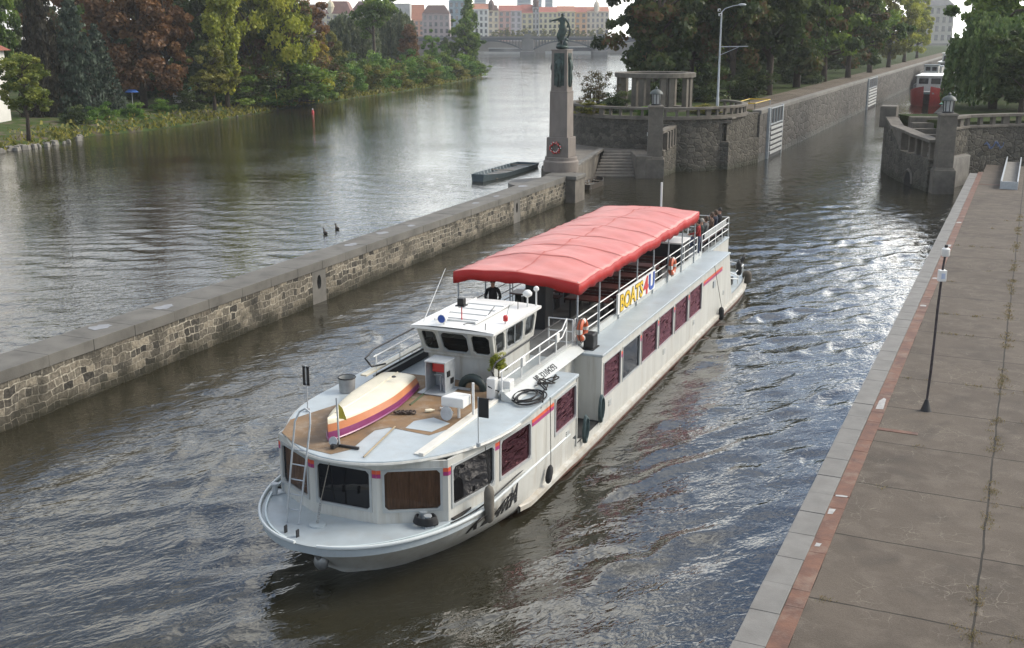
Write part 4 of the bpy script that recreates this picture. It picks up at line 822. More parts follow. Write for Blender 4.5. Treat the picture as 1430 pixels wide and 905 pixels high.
for i, v in enumerate(q[:44]):
    w = .7 if i % 4 == 0 else .38
    o = MB().box((0, 0, 0), (w, .32, .74)).build('baluster', ashlar, balw, bevel=.02); d_ = (Vector(q[min(i + 1, 43)]) - Vector(q[max(i - 1, 0)])); o.rotation_euler = (0, 0, math.atan2(d_.y, d_.x)); o.location = (v.x - .1, v.y + .3, 5.27)
mb = MB(); rr = random.Random(6)   # faded blue graffiti scrawl on the wall
for k in range(3):
    pts = []
    for i in range(24):
        t = i / 23; x = 42.1 + 1.75 * t + .1 * k; y = 100.42 + .73 * t * .55 - .06; pts.append((x, y - .005 * k + .15 * t, 3.15 + .25 * math.sin(11 * t + k) + .12 * rr.uniform(-1, 1)))
    mb.tube(pts, .045, 4)
mb.build('graffiti', mat('faded_blue_spray', (.09, .13, .24), .8, var=.3), balw)

# lock gate leaves in the near chamber wall
def lock_gate(label, d0, d1):
    a = LK(d0, .12); t = thing('lock_gate', label, 'lock gate', (*a, 0), -math.atan2(LD.x, LD.y), 'open lock gates')
    ln = d1 - d0
    MB().box((.03, ln / 2, 2.3), (.12, ln, 5.6)).build('leaf', darkmetal, t)
    for k in range(6):
        MB().box((.16, ln / 2, .55 + k * .52), (.16, ln - .3, .26)).build('slat', mat('worn_white_slat', (.5, .51, .5), .6, var=.3, scale=2), t)
    mb = MB()
    for k in range(5): mb.box((.14, .25 + (ln - .5) * k / 4, 4.3), (.1, .09, 1.7))
    mb.box((.14, ln / 2, 5.2), (.12, ln, .1)); mb.box((.14, ln / 2, 3.55), (.12, ln, .14)); mb.build('upper_frame', galv, t)
    for yy in (-.25, ln + .2): MB().box((.0, yy, 2.2), (.3, .35, 6.2)).build('guide_post', galv, t)
lock_gate('nearer open lock gate with white horizontal slats set in the lock wall', 4.2, 11.0)
lock_gate('farther open lock gate with white horizontal slats set in the lock wall', 90, 102)
rail = thing('gate_railing', 'low yellow railing round the gate recess on top of the lock wall', 'railing', (0, 0, 5.2))
ra = [LK(3.4, -1.3), LK(11.4, -1.3), LK(11.4, -3.6)]; rb_ = [LK(3.4, -1.3), LK(3.0, -3.4), LK(11.4, -3.6)]
MB().tube([(*v, .55) for v in ra], .05, 5).tube([(*v, .55) for v in rb_], .05, 5).build('handrail', yellow, rail)
for v in ra + rb_: MB().tube([(*v, 0), (*v, .55)], .05, 5).build('post', galv, rail)

# lamp post with cameras
lp = thing('street_lamp', 'tall grey lamp post with two cameras and a side bracket behind the bastion', 'street lamp', (21.15, 117.0, 5.2))
MB().lathe([(.16, 0), (.16, 1.2), (.12, 1.3), (.095, 5.2), (.08, 9.75)], n=12).build('pole', galv, lp, smooth=40)
MB().tube([(0, 0, 9.7), (.35, 0, 10.05), (1.1, 0, 10.3), (1.75, 0, 10.4)], .05, 6).build('arm', galv, lp)
MB().sphere((2.05, 0, 10.42), .42, 10, 0, (1, .45, .3)).build('lamp_head', galv, lp, smooth=60)
MB().tube([(0, 0, 6.3), (2.85, 0, 6.35)], .045, 6).tube([(.05, 0, 5.5), (1.9, 0, 6.28)], .03, 5).build('bracket', galv, lp)
for (x, z) in ((-.3, 9.9), (-.2, 9.45)):
    c_ = MB().box((x, -.2, z), (.22, .55, .26)).build('camera', whiteclean, lp, bevel=.03); MB().lathe([(.08, 0), (.08, .05)], (0, 0, 0), 10).build('lens', blackp, c_, loc=(x, -.49, z - .02)).rotation_euler = (R(90), 0, 0)
# ------------------------------------------------------------------ passenger boat (local frame: x to its outer side, y aft from the bow, z up)
boat = thing('passenger_boat', 'white river excursion boat with red canopy, wheelhouse and wooden sun deck moving toward the viewer', 'boat', (BO[0], BO[1], 0), -BA)
def bp_(x, y, z=0.0): return (BO[0] + x * BR[0] + y * BD[0], BO[1] + x * BR[1] + y * BD[1], z)
def onboat(name, label, cat, x, y, z, rz=0.0, group=None): return thing(name, label, cat, bp_(x, y, z), -BA + rz, group)
LB = 37.6
def sheer(y): return float(np.interp(y, [0, 4.5, 9.6, 10.4, 13, 33, 37.6], [1.34, 1.30, 1.22, .74, .72, .74, .84]))
def hb(y, f):
    """half breadth at station y; f: 1 at deck edge, 0 at the water line, below 0 under water"""
    f_ = max(f, 0); s0 = 1.5 * (1 - f_) ** 0.8; a = 4.1 + (1 - f_) ** 2.6 * 5.2; b = 2.99 - .05 * (1 - f_)
    q = min(max((y - s0) / a, 0), 1); w = b * math.sqrt(max(0, 1 - (1 - q) ** 2))
    if y > 33.5: w *= 1 - .16 * ((y - 33.5) / 4.1) ** 2
    if f < 0: w *= 1 + f * .5
    return w
LV = [1, .8, .6, .4, .2, 0, -.35, -.8]
def hpt(u, f, side):
    s0 = 1.5 * (1 - max(f, 0)) ** 0.8; y = s0 + u * (LB - s0); zd = sheer(y); z = zd * f if f > 0 else f * .9
    return (side * hb(y, f), y, z)
mb = MB(); rows = []
us = [(i / 60) ** 2.2 for i in range(61)]
for u in us: rows.append([hpt(u, f, 1) for f in LV] + [hpt(u, f, -1) for f in LV[::-1]])
mb.grid(rows); mb.f.append(tuple(len(mb.v) - 1 - i for i in range(len(rows[0])))); mb.mi.append(0)
mb.build('hull', white, boat, smooth=45)
def edge(f, d, dz, y0, y1, n=70, side=1, pw=1.0):
    out = []
    for i in range(n + 1):
        y = y0 + (y1 - y0) * (i / n) ** pw; out.append((side * (hb(y, f) + d), y, sheer(y) * f + dz))
    return out
mb = MB()
for sd in (1, -1): mb.tube(edge(1, .0, .02, .02, 9.6, 60, sd, 2), .042, 6)
mb.build('gunwale_rail', mat('gunwale_paint', (.58, .62, .62), .35, var=.1, scale=2), boat, smooth=60)
mb = MB(); pl = edge(1, -.05, 0, .05, 9.6, 40, 1, 2); poly = [(p[0], p[1]) for p in pl] + [(-p[0], p[1]) for p in pl[::-1]]
mb.prism(poly, 1.12, [sheer(p[1]) - .03 for p in poly]); mb.build('foredeck', deckp, boat)
mb = MB()
for sd in (1, -1):
    a = edge(1, -.16, .0, .14, 3.6, 36, sd, 2); rows = [[(p[0], p[1], p[2] - .06), (p[0], p[1], p[2] + .03), (p[0] - sd * .03, p[1] + .03, p[2] + .03), (p[0] - sd * .04, p[1] + .03, p[2] - .06)] for p in a]; mb.grid(rows, closed=True)
mb.build('toe_rail', mat('toe_rail_paint', (.52, .60, .61), .4, var=.1), boat)
mb = MB()
for sd in (1, -1):
    rows = []
    for i in range(71):
        y = 5.9 + (36.9 - 5.9) * i / 70; w = hb(y, .35); k = min(1, (y - 5.9) / .3 + .25); rows.append([(sd * (w - .02), y, .44), (sd * (w + .13 * k), y, .40), (sd * (w + .13 * k), y, .27), (sd * (w - .05), y, .20)])
    mb.grid(rows, closed=True)
mb.build('rubbing_strake', mat('strake_paint', (.48, .475, .44), .45, scale=2.5, base2=(.36, .325, .27)), boat)
mb = MB()
for sd in (1, -1):
    rows = []
    for i in range(81):
        y = 5.5 + (LB - .05 - 5.5) * (i / 80) ** 1.3; rows.append([(sd * (hb(y, .10) + .012), y, .10 * sheer(y)), (sd * (hb(y, 0) + .012), y, .0), (sd * (hb(y, -.3) + .012), y, -.27)])
    mb.grid(rows)
mb.build('waterline_stripe', redbrown, boat)
mb = MB(); mb.prism([(hb(y, 1) - .06, y) for y in (10.2, 20, 30, 33, 35, 36.5, 37.5)] + [(-hb(y, 1) + .06, y) for y in (37.5, 36.5, 35, 33, 30, 20, 10.2)], .5, .70); mb.build('side_deck', deckp, boat)

def V3(*a): return Vector(a)
def qpanel(mb, C, holes, th):
    """flat panel between corners BL, BR, TR, TL with rectangular openings (u0, u1, v0, v1 as fractions); thickness inward"""
    BL, BR_, TR, TL = [Vector(c) for c in C]; nrm = (BR_ - BL).cross(TL - BL).normalized()
    P = lambda u, v: (BL.lerp(BR_, u)).lerp(TL.lerp(TR, u), v)
    us = sorted({0, 1, *[h[0] for h in holes], *[h[1] for h in holes]}); vs_ = sorted({0, 1, *[h[2] for h in holes], *[h[3] for h in holes]})
    def inhole(u, v): return any(h[0] < u < h[1] and h[2] < v < h[3] for h in holes)
    for i in range(len(us) - 1):
        for j in range(len(vs_) - 1):
            if inhole((us[i] + us[i + 1]) / 2, (vs_[j] + vs_[j + 1]) / 2): continue
            q = [P(us[i], vs_[j]), P(us[i + 1], vs_[j]), P(us[i + 1], vs_[j + 1]), P(us[i], vs_[j + 1])]
            mb.add(q, [(0, 1, 2, 3)]); mb.add([v - nrm * th for v in q], [(3, 2, 1, 0)])
    for h in holes:   # reveals
        q = [P(h[0], h[2]), P(h[1], h[2]), P(h[1], h[3]), P(h[0], h[3])]; r_ = [v - nrm * th for v in q]
        mb.add(q + r_, [(0, 4, 5, 1), (1, 5, 6, 2), (2, 6, 7, 3), (3, 7, 4, 0)])
    q = [P(0, 0), P(1, 0), P(1, 1), P(0, 1)]; r_ = [v - nrm * th for v in q]
    mb.add(q + r_, [(0, 1, 5, 4), (1, 2, 6, 5), (2, 3, 7, 6), (3, 0, 4, 7)])
    return P, nrm
def window(parent, C, h, fm, gm, fw=.05, proud=.02, inset=.03, name='window', mull=0, rnd=.07):
    BL, BR_, TR, TL = [Vector(c) for c in C]; nrm = (BR_ - BL).cross(TL - BL).normalized()
    P = lambda u, v: (BL.lerp(BR_, u)).lerp(TL.lerp(TR, u), v)
    o_ = [P(h[0], h[2]), P(h[1], h[2]), P(h[1], h[3]), P(h[0], h[3])]; c = sum(o_, Vector()) / 4
    W_ = (o_[1] - o_[0]).length; H_ = (o_[3] - o_[0]).length; ux = (o_[1] - o_[0]).normalized(); uy = (o_[3] - o_[0]).normalized()
    i_ = [o_[0] + ux * fw + uy * fw, o_[1] - ux * fw + uy * fw, o_[2] - ux * fw - uy * fw, o_[3] + ux * fw - uy * fw]
    cut = min(W_, H_) * rnd; n8 = lambda q: [q[k] + ((q[(k + d) % 4] - q[k]).normalized()) * cut for k in range(4) for d in (3, 1)]
    oo = []
    for k in range(4): oo += [o_[k], o_[k]]
    ii = n8(i_)
    mb = MB(); mb.grid([[v - nrm * .05 for v in oo], [v + nrm * proud for v in oo], [v + nrm * proud for v in ii], [v - nrm * .05 for v in ii]], closed=True)
    if mull:
        for k in range(1, mull + 1): a = i_[0].lerp(i_[1], k / (mull + 1)); b = i_[3].lerp(i_[2], k / (mull + 1)); mb.tube([a, b], .025, 4)
    f = mb.build(name, fm, parent)
    pm = MB(); pm.add([v - nrm * inset for v in ii], [tuple(range(8))]); pm.build('pane', gm, f)
    return f
fram = mat('grey_window_frame', (.40, .42, .42), .45, metal=.2, var=.15)
# forward saloon: five-sided glazed front
ch = [(-3.0, 10.15), (-3.0, 6.7), (-2.82, 4.65), (-2.42, 2.6), (-.92, 1.76), (.92, 1.76), (2.42, 2.6), (2.82, 4.65), (3.0, 6.7), (3.0, 10.15)]
mbw = MB(); wins = []
Z0, Z1 = 1.05, 2.87
for i, (a, b_) in enumerate(zip(ch[:-1], ch[1:])):
    C = [(*a, Z0), (*b_, Z0), (*b_, Z1), (*a, Z1)]; ln = math.dist(a, b_); zf = lambda z: (z - Z0) / (Z1 - Z0)
    if i in (0, 8):
        hs_ = [(1.60 / ln, 3.40 / ln, zf(1.6), zf(2.74))]
        if i == 0: hs_ = [(1 - h[1], 1 - h[0], h[2], h[3]) for h in hs_]
    elif i in (1, 7): hs_ = [(.12 / ln, 1 - .16 / ln, zf(1.58), zf(2.70))]
    else: hs_ = [(.13 / ln, 1 - .13 / ln, zf(1.58), zf(2.70))]
    qpanel(mbw, C, hs_, .06)
    g_ = darkglass if i in (4, 6, 2) else (clearglass if i in (5, 3) else pinkglass)
    for h in hs_: wins.append((C, h, g_))
mbw.build('cabin_wall', white, boat)
for C, h, g_ in wins: window(boat, C, h, fram, g_, .06, .025)
curt = mat('brown_curtain', (.42, .21, .115), .9, var=.35, scale=6, stretch=(5, 5, .5))
for sgn in (1, -1):
    rows = []
    for k in range(41):
        t = k / 40; a = Vector((sgn * .98, 1.90)); b_ = Vector((sgn * 2.30, 2.66)); q = a.lerp(b_, t); nn = Vector((-(b_ - a).y, (b_ - a).x)).normalized() * sgn; q += nn * (.03 * math.sin(t * 52) + .015 * math.sin(t * 23)); rows.append([(q.x, q.y, 1.5), (q.x + nn.x * .01, q.y + nn.y * .01, 2.2), (q.x, q.y, 2.78)])
    MB().grid(rows).build('curtain', curt, boat, smooth=60)
MB().box((0, 6.2, 1.3), (5.2, 7, .06)).box((0, 9.9, 2.0), (5.2, .06, 1.5)).build('cabin_interior', mat('dark_interior', (.02, .018, .016), .8), boat)
# orange and purple marks on the pillars and side bands
plum = mat('plum_band', (.30, .03, .14), .45)
def mark(a, b_, z, w, off=.012):
    d = (Vector(b_) - Vector(a)).normalized(); n_ = Vector((d.y, -d.x)); 
    for k, nm_, mm_ in ((0, 'orange_band', orange), (1, 'purple_band', plum)):
        z1 = z - k * .10; q = [Vector((*a, 0)) + Vector((n_.x, n_.y, 0)) * off]; p0 = Vector(a) + n_ * off; p1 = p0 + d * w
        m_ = MB(); m_.add([(p0.x, p0.y, z1 - .10), (p1.x, p1.y, z1 - .10), (p1.x, p1.y, z1), (p0.x, p0.y, z1)], [(0, 1, 2, 3)]); m_.build(nm_, mm_, boat)
for c in range(2, 9):
    a, b_, c0 = ch[c - 1], ch[c], ch[c + 1] if c + 1 < len(ch) else None
    d = (Vector(b_) - Vector(a)).normalized(); mark((Vector(b_) - d * .115)[:], b_, 2.68, .115)
    if c0: mark(b_, c0, 2.68, .105)
mark((3.0, 6.8), (3.0, 8.2), 2.68, 1.42); mark((-3.0, 8.2), (-3.0, 6.8), 2.68, 1.42)
# roof over the forward saloon
out = []
for i in range(25):
    a = math.pi * (1 - i / 24); out.append((3.05 * math.cos(a), 5.6 - 4.22 * math.sin(a)))
pl = out + [(3.05, 10.22), (2.08, 10.22), (2.08, 12.5), (-2.08, 12.5), (-2.08, 10.22), (-3.05, 10.22)]
MB().prism(pl, 2.87, 2.97).build('saloon_roof', deckp, boat, bevel=.025)
mb = MB(); mb.tube([(p[0] * 1.004, p[1] - .01, 2.90) for p in out], .045, 6); mb.build('roof_moulding', white, boat)
tanp = [(-2.55, 3.35), (-2.2, 2.45), (-1.55, 1.95), (-.93, 1.72), (-.23, 1.62), (.05, 2.1), (-.05, 2.9), (-.10, 3.5), (.15, 3.85), (1.35, 3.72), (1.58, 4.3), (1.58, 8.2), (1.12, 8.22), (-1.02, 8.22), (-1.95, 8.2), (-1.95, 5.3), (-2.3, 4.2)]
MB().prism(tanp, 2.974, 2.978).build('deck_covering', tan, boat)
MB().prism([(.55, 3.95), (1.3, 3.95), (1.45, 4.7), (.85, 4.95), (.5, 4.5)], 2.98, 2.984).build('deck_patch', deckp, boat)
mb = MB(); mb.box((1.83, 4.6, 3.01), (.13, 4.5, .09)); mb.box((1.68, 4.6, 2.985), (.16, 4.4, .03)); mb.build('coaming_strip', mat('coaming_paint', (.62, .60, .54), .4, var=.1), boat, bevel=.01)
# side decks coaming with the registration number, bulwark on the far side
mb = MB()
for sd in (1, -1):
    rows = [[(sd * 2.38, y, 2.972), (sd * 2.03, y, 3.22), (sd * 1.95, y, 3.22), (sd * 1.95, y, 2.972)] for y in (6.9, 12.6)]; mb.grid(rows, closed=True); q = len(mb.v); mb.add(rows[0], [(0, 1, 2, 3)]); mb.add(rows[1], [(3, 2, 1, 0)])
    mb.box((sd * 2.02, 21.0, 3.09), (.10, 16.8, .26)); mb.box((sd * 1.99, 9.75, 3.245), (.16, 5.8, .05))
mb.build('upper_coaming', mat('coaming_white', (.44, .46, .45), .4, var=.1, scale=1.5, dirt=(.34, .30, .24), dirt_scale=1.4, dirt_amt=.4), boat)
ang = math.atan2(.25, .35); M_ = Matrix(((0, -math.cos(ang), math.sin(ang), 2.315), (1, 0, 0, 8.75), (0, math.sin(ang), math.cos(ang), 3.028), (0, 0, 0, 1)))
lettering('registration_number', '\u2116 32104293', .30, blackp, boat, M_, depth=.004, spacing=1.0)
# entrance recess and after saloon
for sd in (1, -1): MB().box((sd * 2.05, 11.3, 1.8), (.06, 2.26, 2.2)).box((sd * 2.53, 12.45, 1.78), (1.0, .06, 2.2)).box((sd * 2.53, 10.15, 1.78), (1.0, .06, 2.2)).build('entrance_wall', white, boat)
mb = MB()
for sd in (1, -1): mb.box((sd * 2.55, 11.3, .74), (.9, 2.2, .03))
mb.build('entrance_floor', mat('black_mat', (.02, .02, .021), .9, var=.4, scale=6), boat)
mb = MB()
for sd in (1, -1): mb.box((sd * 2.085, 11.2, 1.72), (.02, .8, 1.9))
mb.build('door', fram, boat)
Y0_, Y1_, Z0, Z1 = 12.45, 31.0, .60, 2.87
wx = [(12.66, 14.50), (14.70, 16.72), (16.92, 18.97), (19.18, 21.24), (21.45, 23.50), (23.72, 25.85)]
mbw = MB(); wins = []
for sd in (1, -1):
    C = [(3.0, Y0_, Z0), (3.0, Y1_, Z0), (3.0, Y1_, Z1), (3.0, Y0_, Z1)]
    if sd < 0: C = [(-3.0, Y1_, Z0), (-3.0, Y0_, Z0), (-3.0, Y0_, Z1), (-3.0, Y1_, Z1)]
    hs_ = []
    for a, b_ in wx:
        u0, u1 = (a - Y0_) / (Y1_ - Y0_), (b_ - Y0_) / (Y1_ - Y0_)
        if sd < 0: u0, u1 = 1 - u1, 1 - u0
        hs_.append((u0, u1, (1.40 - Z0) / (Z1 - Z0), (2.62 - Z0) / (Z1 - Z0)))
    qpanel(mbw, C, hs_, .06); wins += [(C, h) for h in hs_]
    tri = [(sd * 3.0, 31.0, .6), (sd * 3.0, 32.1, .6), (sd * 3.0, 31.15, 2.87), (sd * 3.0, 31.0, 2.87)]; mbw.add(tri + [(p[0] - sd * .06, p[1], p[2]) for p in tri], [(0, 1, 2, 3), (7, 6, 5, 4), (1, 5, 6, 2)])
    rows = [[(sd * 3.0, 32.1, .6), (sd * 3.0, 31.15, 2.87)], [(sd * 2.05, 32.1, .6), (sd * 2.05, 31.15, 2.87)]]; mbw.grid(rows)
    mbw.box((sd * 2.05, 33.4, 1.8), (.06, 3.5, 2.2))
mbw.box((0, 35.1, 1.8), (4.1, .06, 2.2))
mbw.build('saloon_wall', white, boat)
for k, (C, h) in enumerate(wins): window(boat, C, h, fram, darkglass if k == 1 else pinkglass, .035, .02, rnd=.02)
MB().box((0, 21.8, 1.9), (5.6, 18, .05)).build('saloon_interior', mat('dark_red_interior', (.05, .015, .015), .8), boat)
pl = [(3.06, 12.4), (3.06, 31.15), (2.1, 31.2), (2.1, 35.2), (-2.1, 35.2), (-2.1, 31.2), (-3.06, 31.15), (-3.06, 12.4), (-2.08, 12.4), (-2.08, 12.51), (2.08, 12.51), (2.08, 12.4)]
MB().prism(pl, 2.87, 2.955).build('upper_deck', deckp, boat, bevel=.02)
MB().prism([(1.93, 11.5), (1.93, 35.0), (-1.93, 35.0), (-1.93, 11.5)], 2.972, 2.978).build('deck_floor', greydeck, boat)
mb = MB()
for sd in (1, -1):
    for a, b_ in zip(wx[:-1], wx[1:]):
        m0 = (a[1] + b_[0]) / 2
        if sd > 0: mark((3.0, m0 - .11), (3.0, m0 + .11), 2.50, .22)
    if sd > 0: mark((3.0, 26.1), (3.0, 29.9), 2.55, 3.6)
mb = MB()
for (y, z) in ((9.4, 1.25), (13.4, 1.0), (20, 1.0), (24.6, 1.05), (30.2, 1.15)):
    for k in range(4): mb.box((3.012, y, z + k * .055), (.02, .28, .025))
mb.build('vent_louvre', fram, boat)
MB().box((3.02, 28.1, 2.05), (.05, .35, .3)).build('side_box', galv, boat)
# wheelhouse
mb = MB(); qpanel(mb, [(-1.0, 8.3, 2.96), (1.1, 8.3, 2.96), (1.1, 8.3, 3.76), (-1.0, 8.3, 3.76)], [], .05)
qpanel(mb, [(1.1, 8.3, 2.96), (1.1, 11.1, 2.96), (1.1, 11.1, 3.76), (1.1, 8.3, 3.76)], [], .05); qpanel(mb, [(-1.0, 11.1, 2.96), (-1.0, 8.3, 2.96), (-1.0, 8.3, 3.76), (-1.0, 11.1, 3.76)], [], .05); qpanel(mb, [(1.1, 11.1, 2.96), (-1.0, 11.1, 2.96), (-1.0, 11.1, 4.5), (1.1, 11.1, 4.5)], [(.3, .7, .5, .9)], .05)
for x in (-.5, .05, .6): mb.box((x, 8.29, 3.36), (.02, .02, .8))
mb.build('wheelhouse_base', white, boat)
mb = MB(); b0 = [(-1.10, 8.22), (1.18, 8.22), (1.18, 11.2), (-1.10, 11.2)]; b1 = [(-1.17, 7.86), (1.25, 7.86), (1.25, 11.32), (-1.17, 11.32)]
wf = []
CF = [(*b0[0], 3.74), (*b0[1], 3.74), (*b1[1], 4.56), (*b1[0], 4.56)]; hF = [(.035, .255, .10, .92), (.29, .67, .08, .92), (.70, .965, .08, .92)]
CR = [(*b0[1], 3.74), (*b0[2], 3.74), (*b1[2], 4.56), (*b1[1], 4.56)]; hR = [(.04, .25, .10, .92), (.29, .68, .10, .92), (.72, .96, .10, .92)]
CL = [(*b0[3], 3.74), (*b0[0], 3.74), (*b1[0], 4.56), (*b1[3], 4.56)]; hL = [(1 - h[1], 1 - h[0], h[2], h[3]) for h in hR[::-1]]
CB = [(*b0[2], 3.74), (*b0[3], 3.74), (*b1[3], 4.56), (*b1[2], 4.56)]
for C, hh in ((CF, hF), (CR, hR), (CL, hL), (CB, [(.15, .45, .2, .85), (.55, .85, .2, .85)])):
    qpanel(mb, C, hh, .05)
    for h in hh: wf.append((C, h))
MBf = mb.build('wheelhouse_wall', white, boat)
for i, (C, h) in enumerate(wf): window(boat, C, h, white if i not in (1, 4) else fram, clearglass, .035, .015, name='wheelhouse_window', mull=1 if i in (4, 7) else 0, rnd=.15)
MB().prism([b0[0], b0[1], b0[2], b0[3]], 3.70, 3.745).build('sill_band', white, boat, bevel=.01)
mb = MB(); rows = []
for i in range(9):
    y = 7.74 + (11.42 - 7.74) * i / 8; rows.append([(x, y, 4.63 + .05 * (1 - ((x - .04) / 1.3) ** 2)) for x in np.linspace(-1.27, 1.35, 9)])
mb.grid(rows); mb.prism([(-1.27, 7.74), (1.35, 7.74), (1.35, 11.42), (-1.27, 11.42)], 4.55, 4.628); mb.build('wheelhouse_roof', whiteclean, boat)
mb = MB(); mb.box((-.1, 9.7, 4.70), (1.25, 2.5, .045)); 
for k in range(4): mb.box((-.1, 8.6 + k * .62, 4.735), (1.25, .05, .04))
mb.box((.55, 9.7, 4.73), (.04, 2.9, .06)); mb.box((-.75, 9.7, 4.73), (.04, 2.9, .06)); mb.build('roof_hatch', whiteclean, boat, bevel=.01)
sl = MB(); sl.lathe([(.10, -.08), (.13, .0), (.135, .12), (.125, .13)], n=14); o = sl.build('searchlight', whiteclean, boat, smooth=40, loc=(-.35, 8.02, 4.86)); o.rotation_euler = (R(90), 0, 0)
o2 = MB().lathe([(.115, 0), (.11, .02)], n=14).build('lens', blue, o, loc=(0, 0, .125))
MB().tube([(-.35, 8.05, 4.66), (-.35, 8.05, 4.8)], .03, 6).build('searchlight_bracket', whiteclean, boat)
m_ = MB().tube([(-.02, 8.55, 4.66), (-.02, 8.55, 5.15)], .018, 5).build('lamp_mast', red, boat); MB().box((-.02, 8.55, 5.27), (.2, .2, .2)).box((-.02, 8.55, 5.15), (.3, .3, .04)).build('mast_lamp', blackp, boat, bevel=.02)
m_ = MB().tube([(1.22, 8.9, 4.4), (1.22, 8.9, 4.72)], .03, 6).build('side_lamp_bracket', whiteclean, boat); MB().lathe([(.07, 0), (.075, .12), (.05, .17)], (1.22, 8.9, 4.72), 10).build('side_lamp', red, boat)
MB().tube([(1.05, 11.0, 4.66), (1.05, 11.0, 5.0)], .025, 6).lathe([(.05, .3), (.14, .36), (.15, .44), (.08, .52)], (1.05, 11.0, 4.66), 12).build('antenna_dome', whiteclean, boat, smooth=50)
MB().tube([(1.22, 11.3, 4.6), (1.22, 11.3, 5.25)], .025, 6).lathe([(.05, 0), (.09, .05), (.08, .12), (.03, .16)], (1.22, 11.3, 5.1), 10).build('mast_light', whiteclean, boat)
MB().tube([(-1.1, 8.2, 4.62), (-.95, 9.4, 6.0)], [.018, .008], 5).build('whip_antenna', whiteclean, boat)
mb = MB(); mb.tube([(.2, 8.2, 4.68), (.35, 8.15, 4.74), (.55, 8.3, 4.70), (.5, 9.2, 4.72), (.3, 10.2, 4.78)], .012, 5); mb.tube([(1.0, 7.95, 4.64), (1.03, 7.9, 4.86)], .014, 5); mb.tube([(.95, 9.6, 4.66), (1.0, 9.7, 5.0)], .008, 4); mb.tube([(.9, 10.6, 4.66), (.9, 10.6, 4.95)], .012, 4); mb.build('roof_cable', blackp, boat)
MB().box((0, 8.75, 3.85), (1.9, .6, .25)).box((.1, 9.8, 3.7), (.5, .5, .7)).build('helm_console', darkmetal, boat)
# railings
railm = mat('white_rail_paint', (.66, .67, .66), .4, var=.1)
def railing(name, pts, zs, post_every=None, m_=railm, z0=2.97):
    mb = MB()
    for z in zs: mb.tube([(p[0], p[1], z + (p[2] if len(p) > 2 else 0)) for p in pts], .022, 5)
    for a, b_ in zip(pts[:-1], pts[1:]):
        n_ = max(1, int(math.dist(a[:2], b_[:2]) / (post_every or 2.2)))
        for k in range(n_ + 1): q = Vector(a[:2]).lerp(Vector(b_[:2]), k / n_); mb.tube([(q.x, q.y, z0), (q.x, q.y, max(zs))], .026, 5)
    return mb.build(name, m_, boat)
for sd in (1, -1):
    railing('side_railing', [(sd * 2.05, 12.55), (sd * 2.05, 28.6)], (3.42, 3.70, 4.0)); railing('aft_railing', [(sd * 2.05, 29.5), (sd * 2.05, 35.1)], (3.35, 3.65, 3.95), 1.4)
railing('stern_railing', [(-2.05, 35.1), (2.05, 35.1)], (3.35, 3.65, 3.95), 1.4)
railing('front_railing', [(1.2, 12.45), (2.02, 12.45)], (3.25, 3.6, 4.0), .8)
mb = MB()
for sd in (1, -1):
    for z, y0 in ((3.88, 6.75), (3.62, 6.9)): mb.tube([(sd * 1.97, y0, z - .03), (sd * 1.97, 11.6, z), (sd * 1.97, 12.0, z + .25)], .022, 5)
    for y in (6.9, 8.3, 9.7, 11.1, 12.0): mb.tube([(sd * 1.97, y, 3.22), (sd * 1.97, y, 3.88 if y < 12 else 4.15)], .024, 5)
mb.build('fore_railing', railm, boat)
mb = MB(); mb.tube([(1.62, 7.3, 3.4), (1.6, 7.05, 3.75), (1.62, 7.3, 3.95), (1.68, 12.2, 4.02)], .028, 6); mb.tube([(-1.9, 7.3, 3.5), (-1.95, 6.6, 3.6), (-2.1, 6.5, 3.85), (-2.1, 7.0, 4.0), (-2.1, 12.2, 4.05)], .028, 6); mb.build('handrail', blackp, boat)
for (x, y) in ((1.99, 8.35), (1.99, 11.1)): MB().box((x + .03, y, 3.74), (.04, .22, .26)).build('rail_plate', whiteclean, boat)
MB().box((-1.93, 8.6, 3.16), (.02, 3.6, .34)).build('bulwark_lining', darkmetal, boat); MB().box((-2.05, 8.8, 3.41), (.2, 5.0, .05)).build('bulwark_cap', cream, boat)
# canopy
def cz(x, y):
    e = min((y - 12.5), (28.1 - y)); g_ = .42 + .58 * min(1, e / 2.4) ** .8 if e > 0 else .42
    ph = (y - 12.5) / 15.6 * 6
    sag = -.085 * abs(math.sin(math.pi * ph)) ** .8 * (1 - abs(x) / 2.6) - .02 * math.sin(7.3 * y + 3 * x) * abs(math.sin(2.1 * x + y * .4)) + .012 * math.sin(4.1 * x - 2.3 * y)
    return 5.20 + .36 * (1 - abs(x / 2.2) ** 2.2) * g_ + sag + (.02 * math.sin(y * 2.2 + x))
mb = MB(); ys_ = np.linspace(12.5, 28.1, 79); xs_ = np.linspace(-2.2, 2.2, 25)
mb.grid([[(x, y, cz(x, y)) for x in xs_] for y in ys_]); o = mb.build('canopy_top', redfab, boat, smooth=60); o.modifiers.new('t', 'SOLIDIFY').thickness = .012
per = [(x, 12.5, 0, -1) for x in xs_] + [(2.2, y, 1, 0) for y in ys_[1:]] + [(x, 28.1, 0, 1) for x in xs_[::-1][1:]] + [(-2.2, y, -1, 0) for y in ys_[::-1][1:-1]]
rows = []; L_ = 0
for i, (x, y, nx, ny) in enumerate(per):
    w = math.sin(i * 1.9) * .5 + math.sin(i * .83 + 1) * .5; c_ = cz(x, y); rows.append([(x + nx * .01, y + ny * .01, c_ + .004), (x + nx * (.035 + .012 * w), y + ny * (.035 + .012 * w), c_ - .17), (x + nx * (.02 + .035 * w), y + ny * (.02 + .035 * w), c_ - .36 - .02 * math.sin(i * 1.3) - .018 * math.cos(i * .57))])
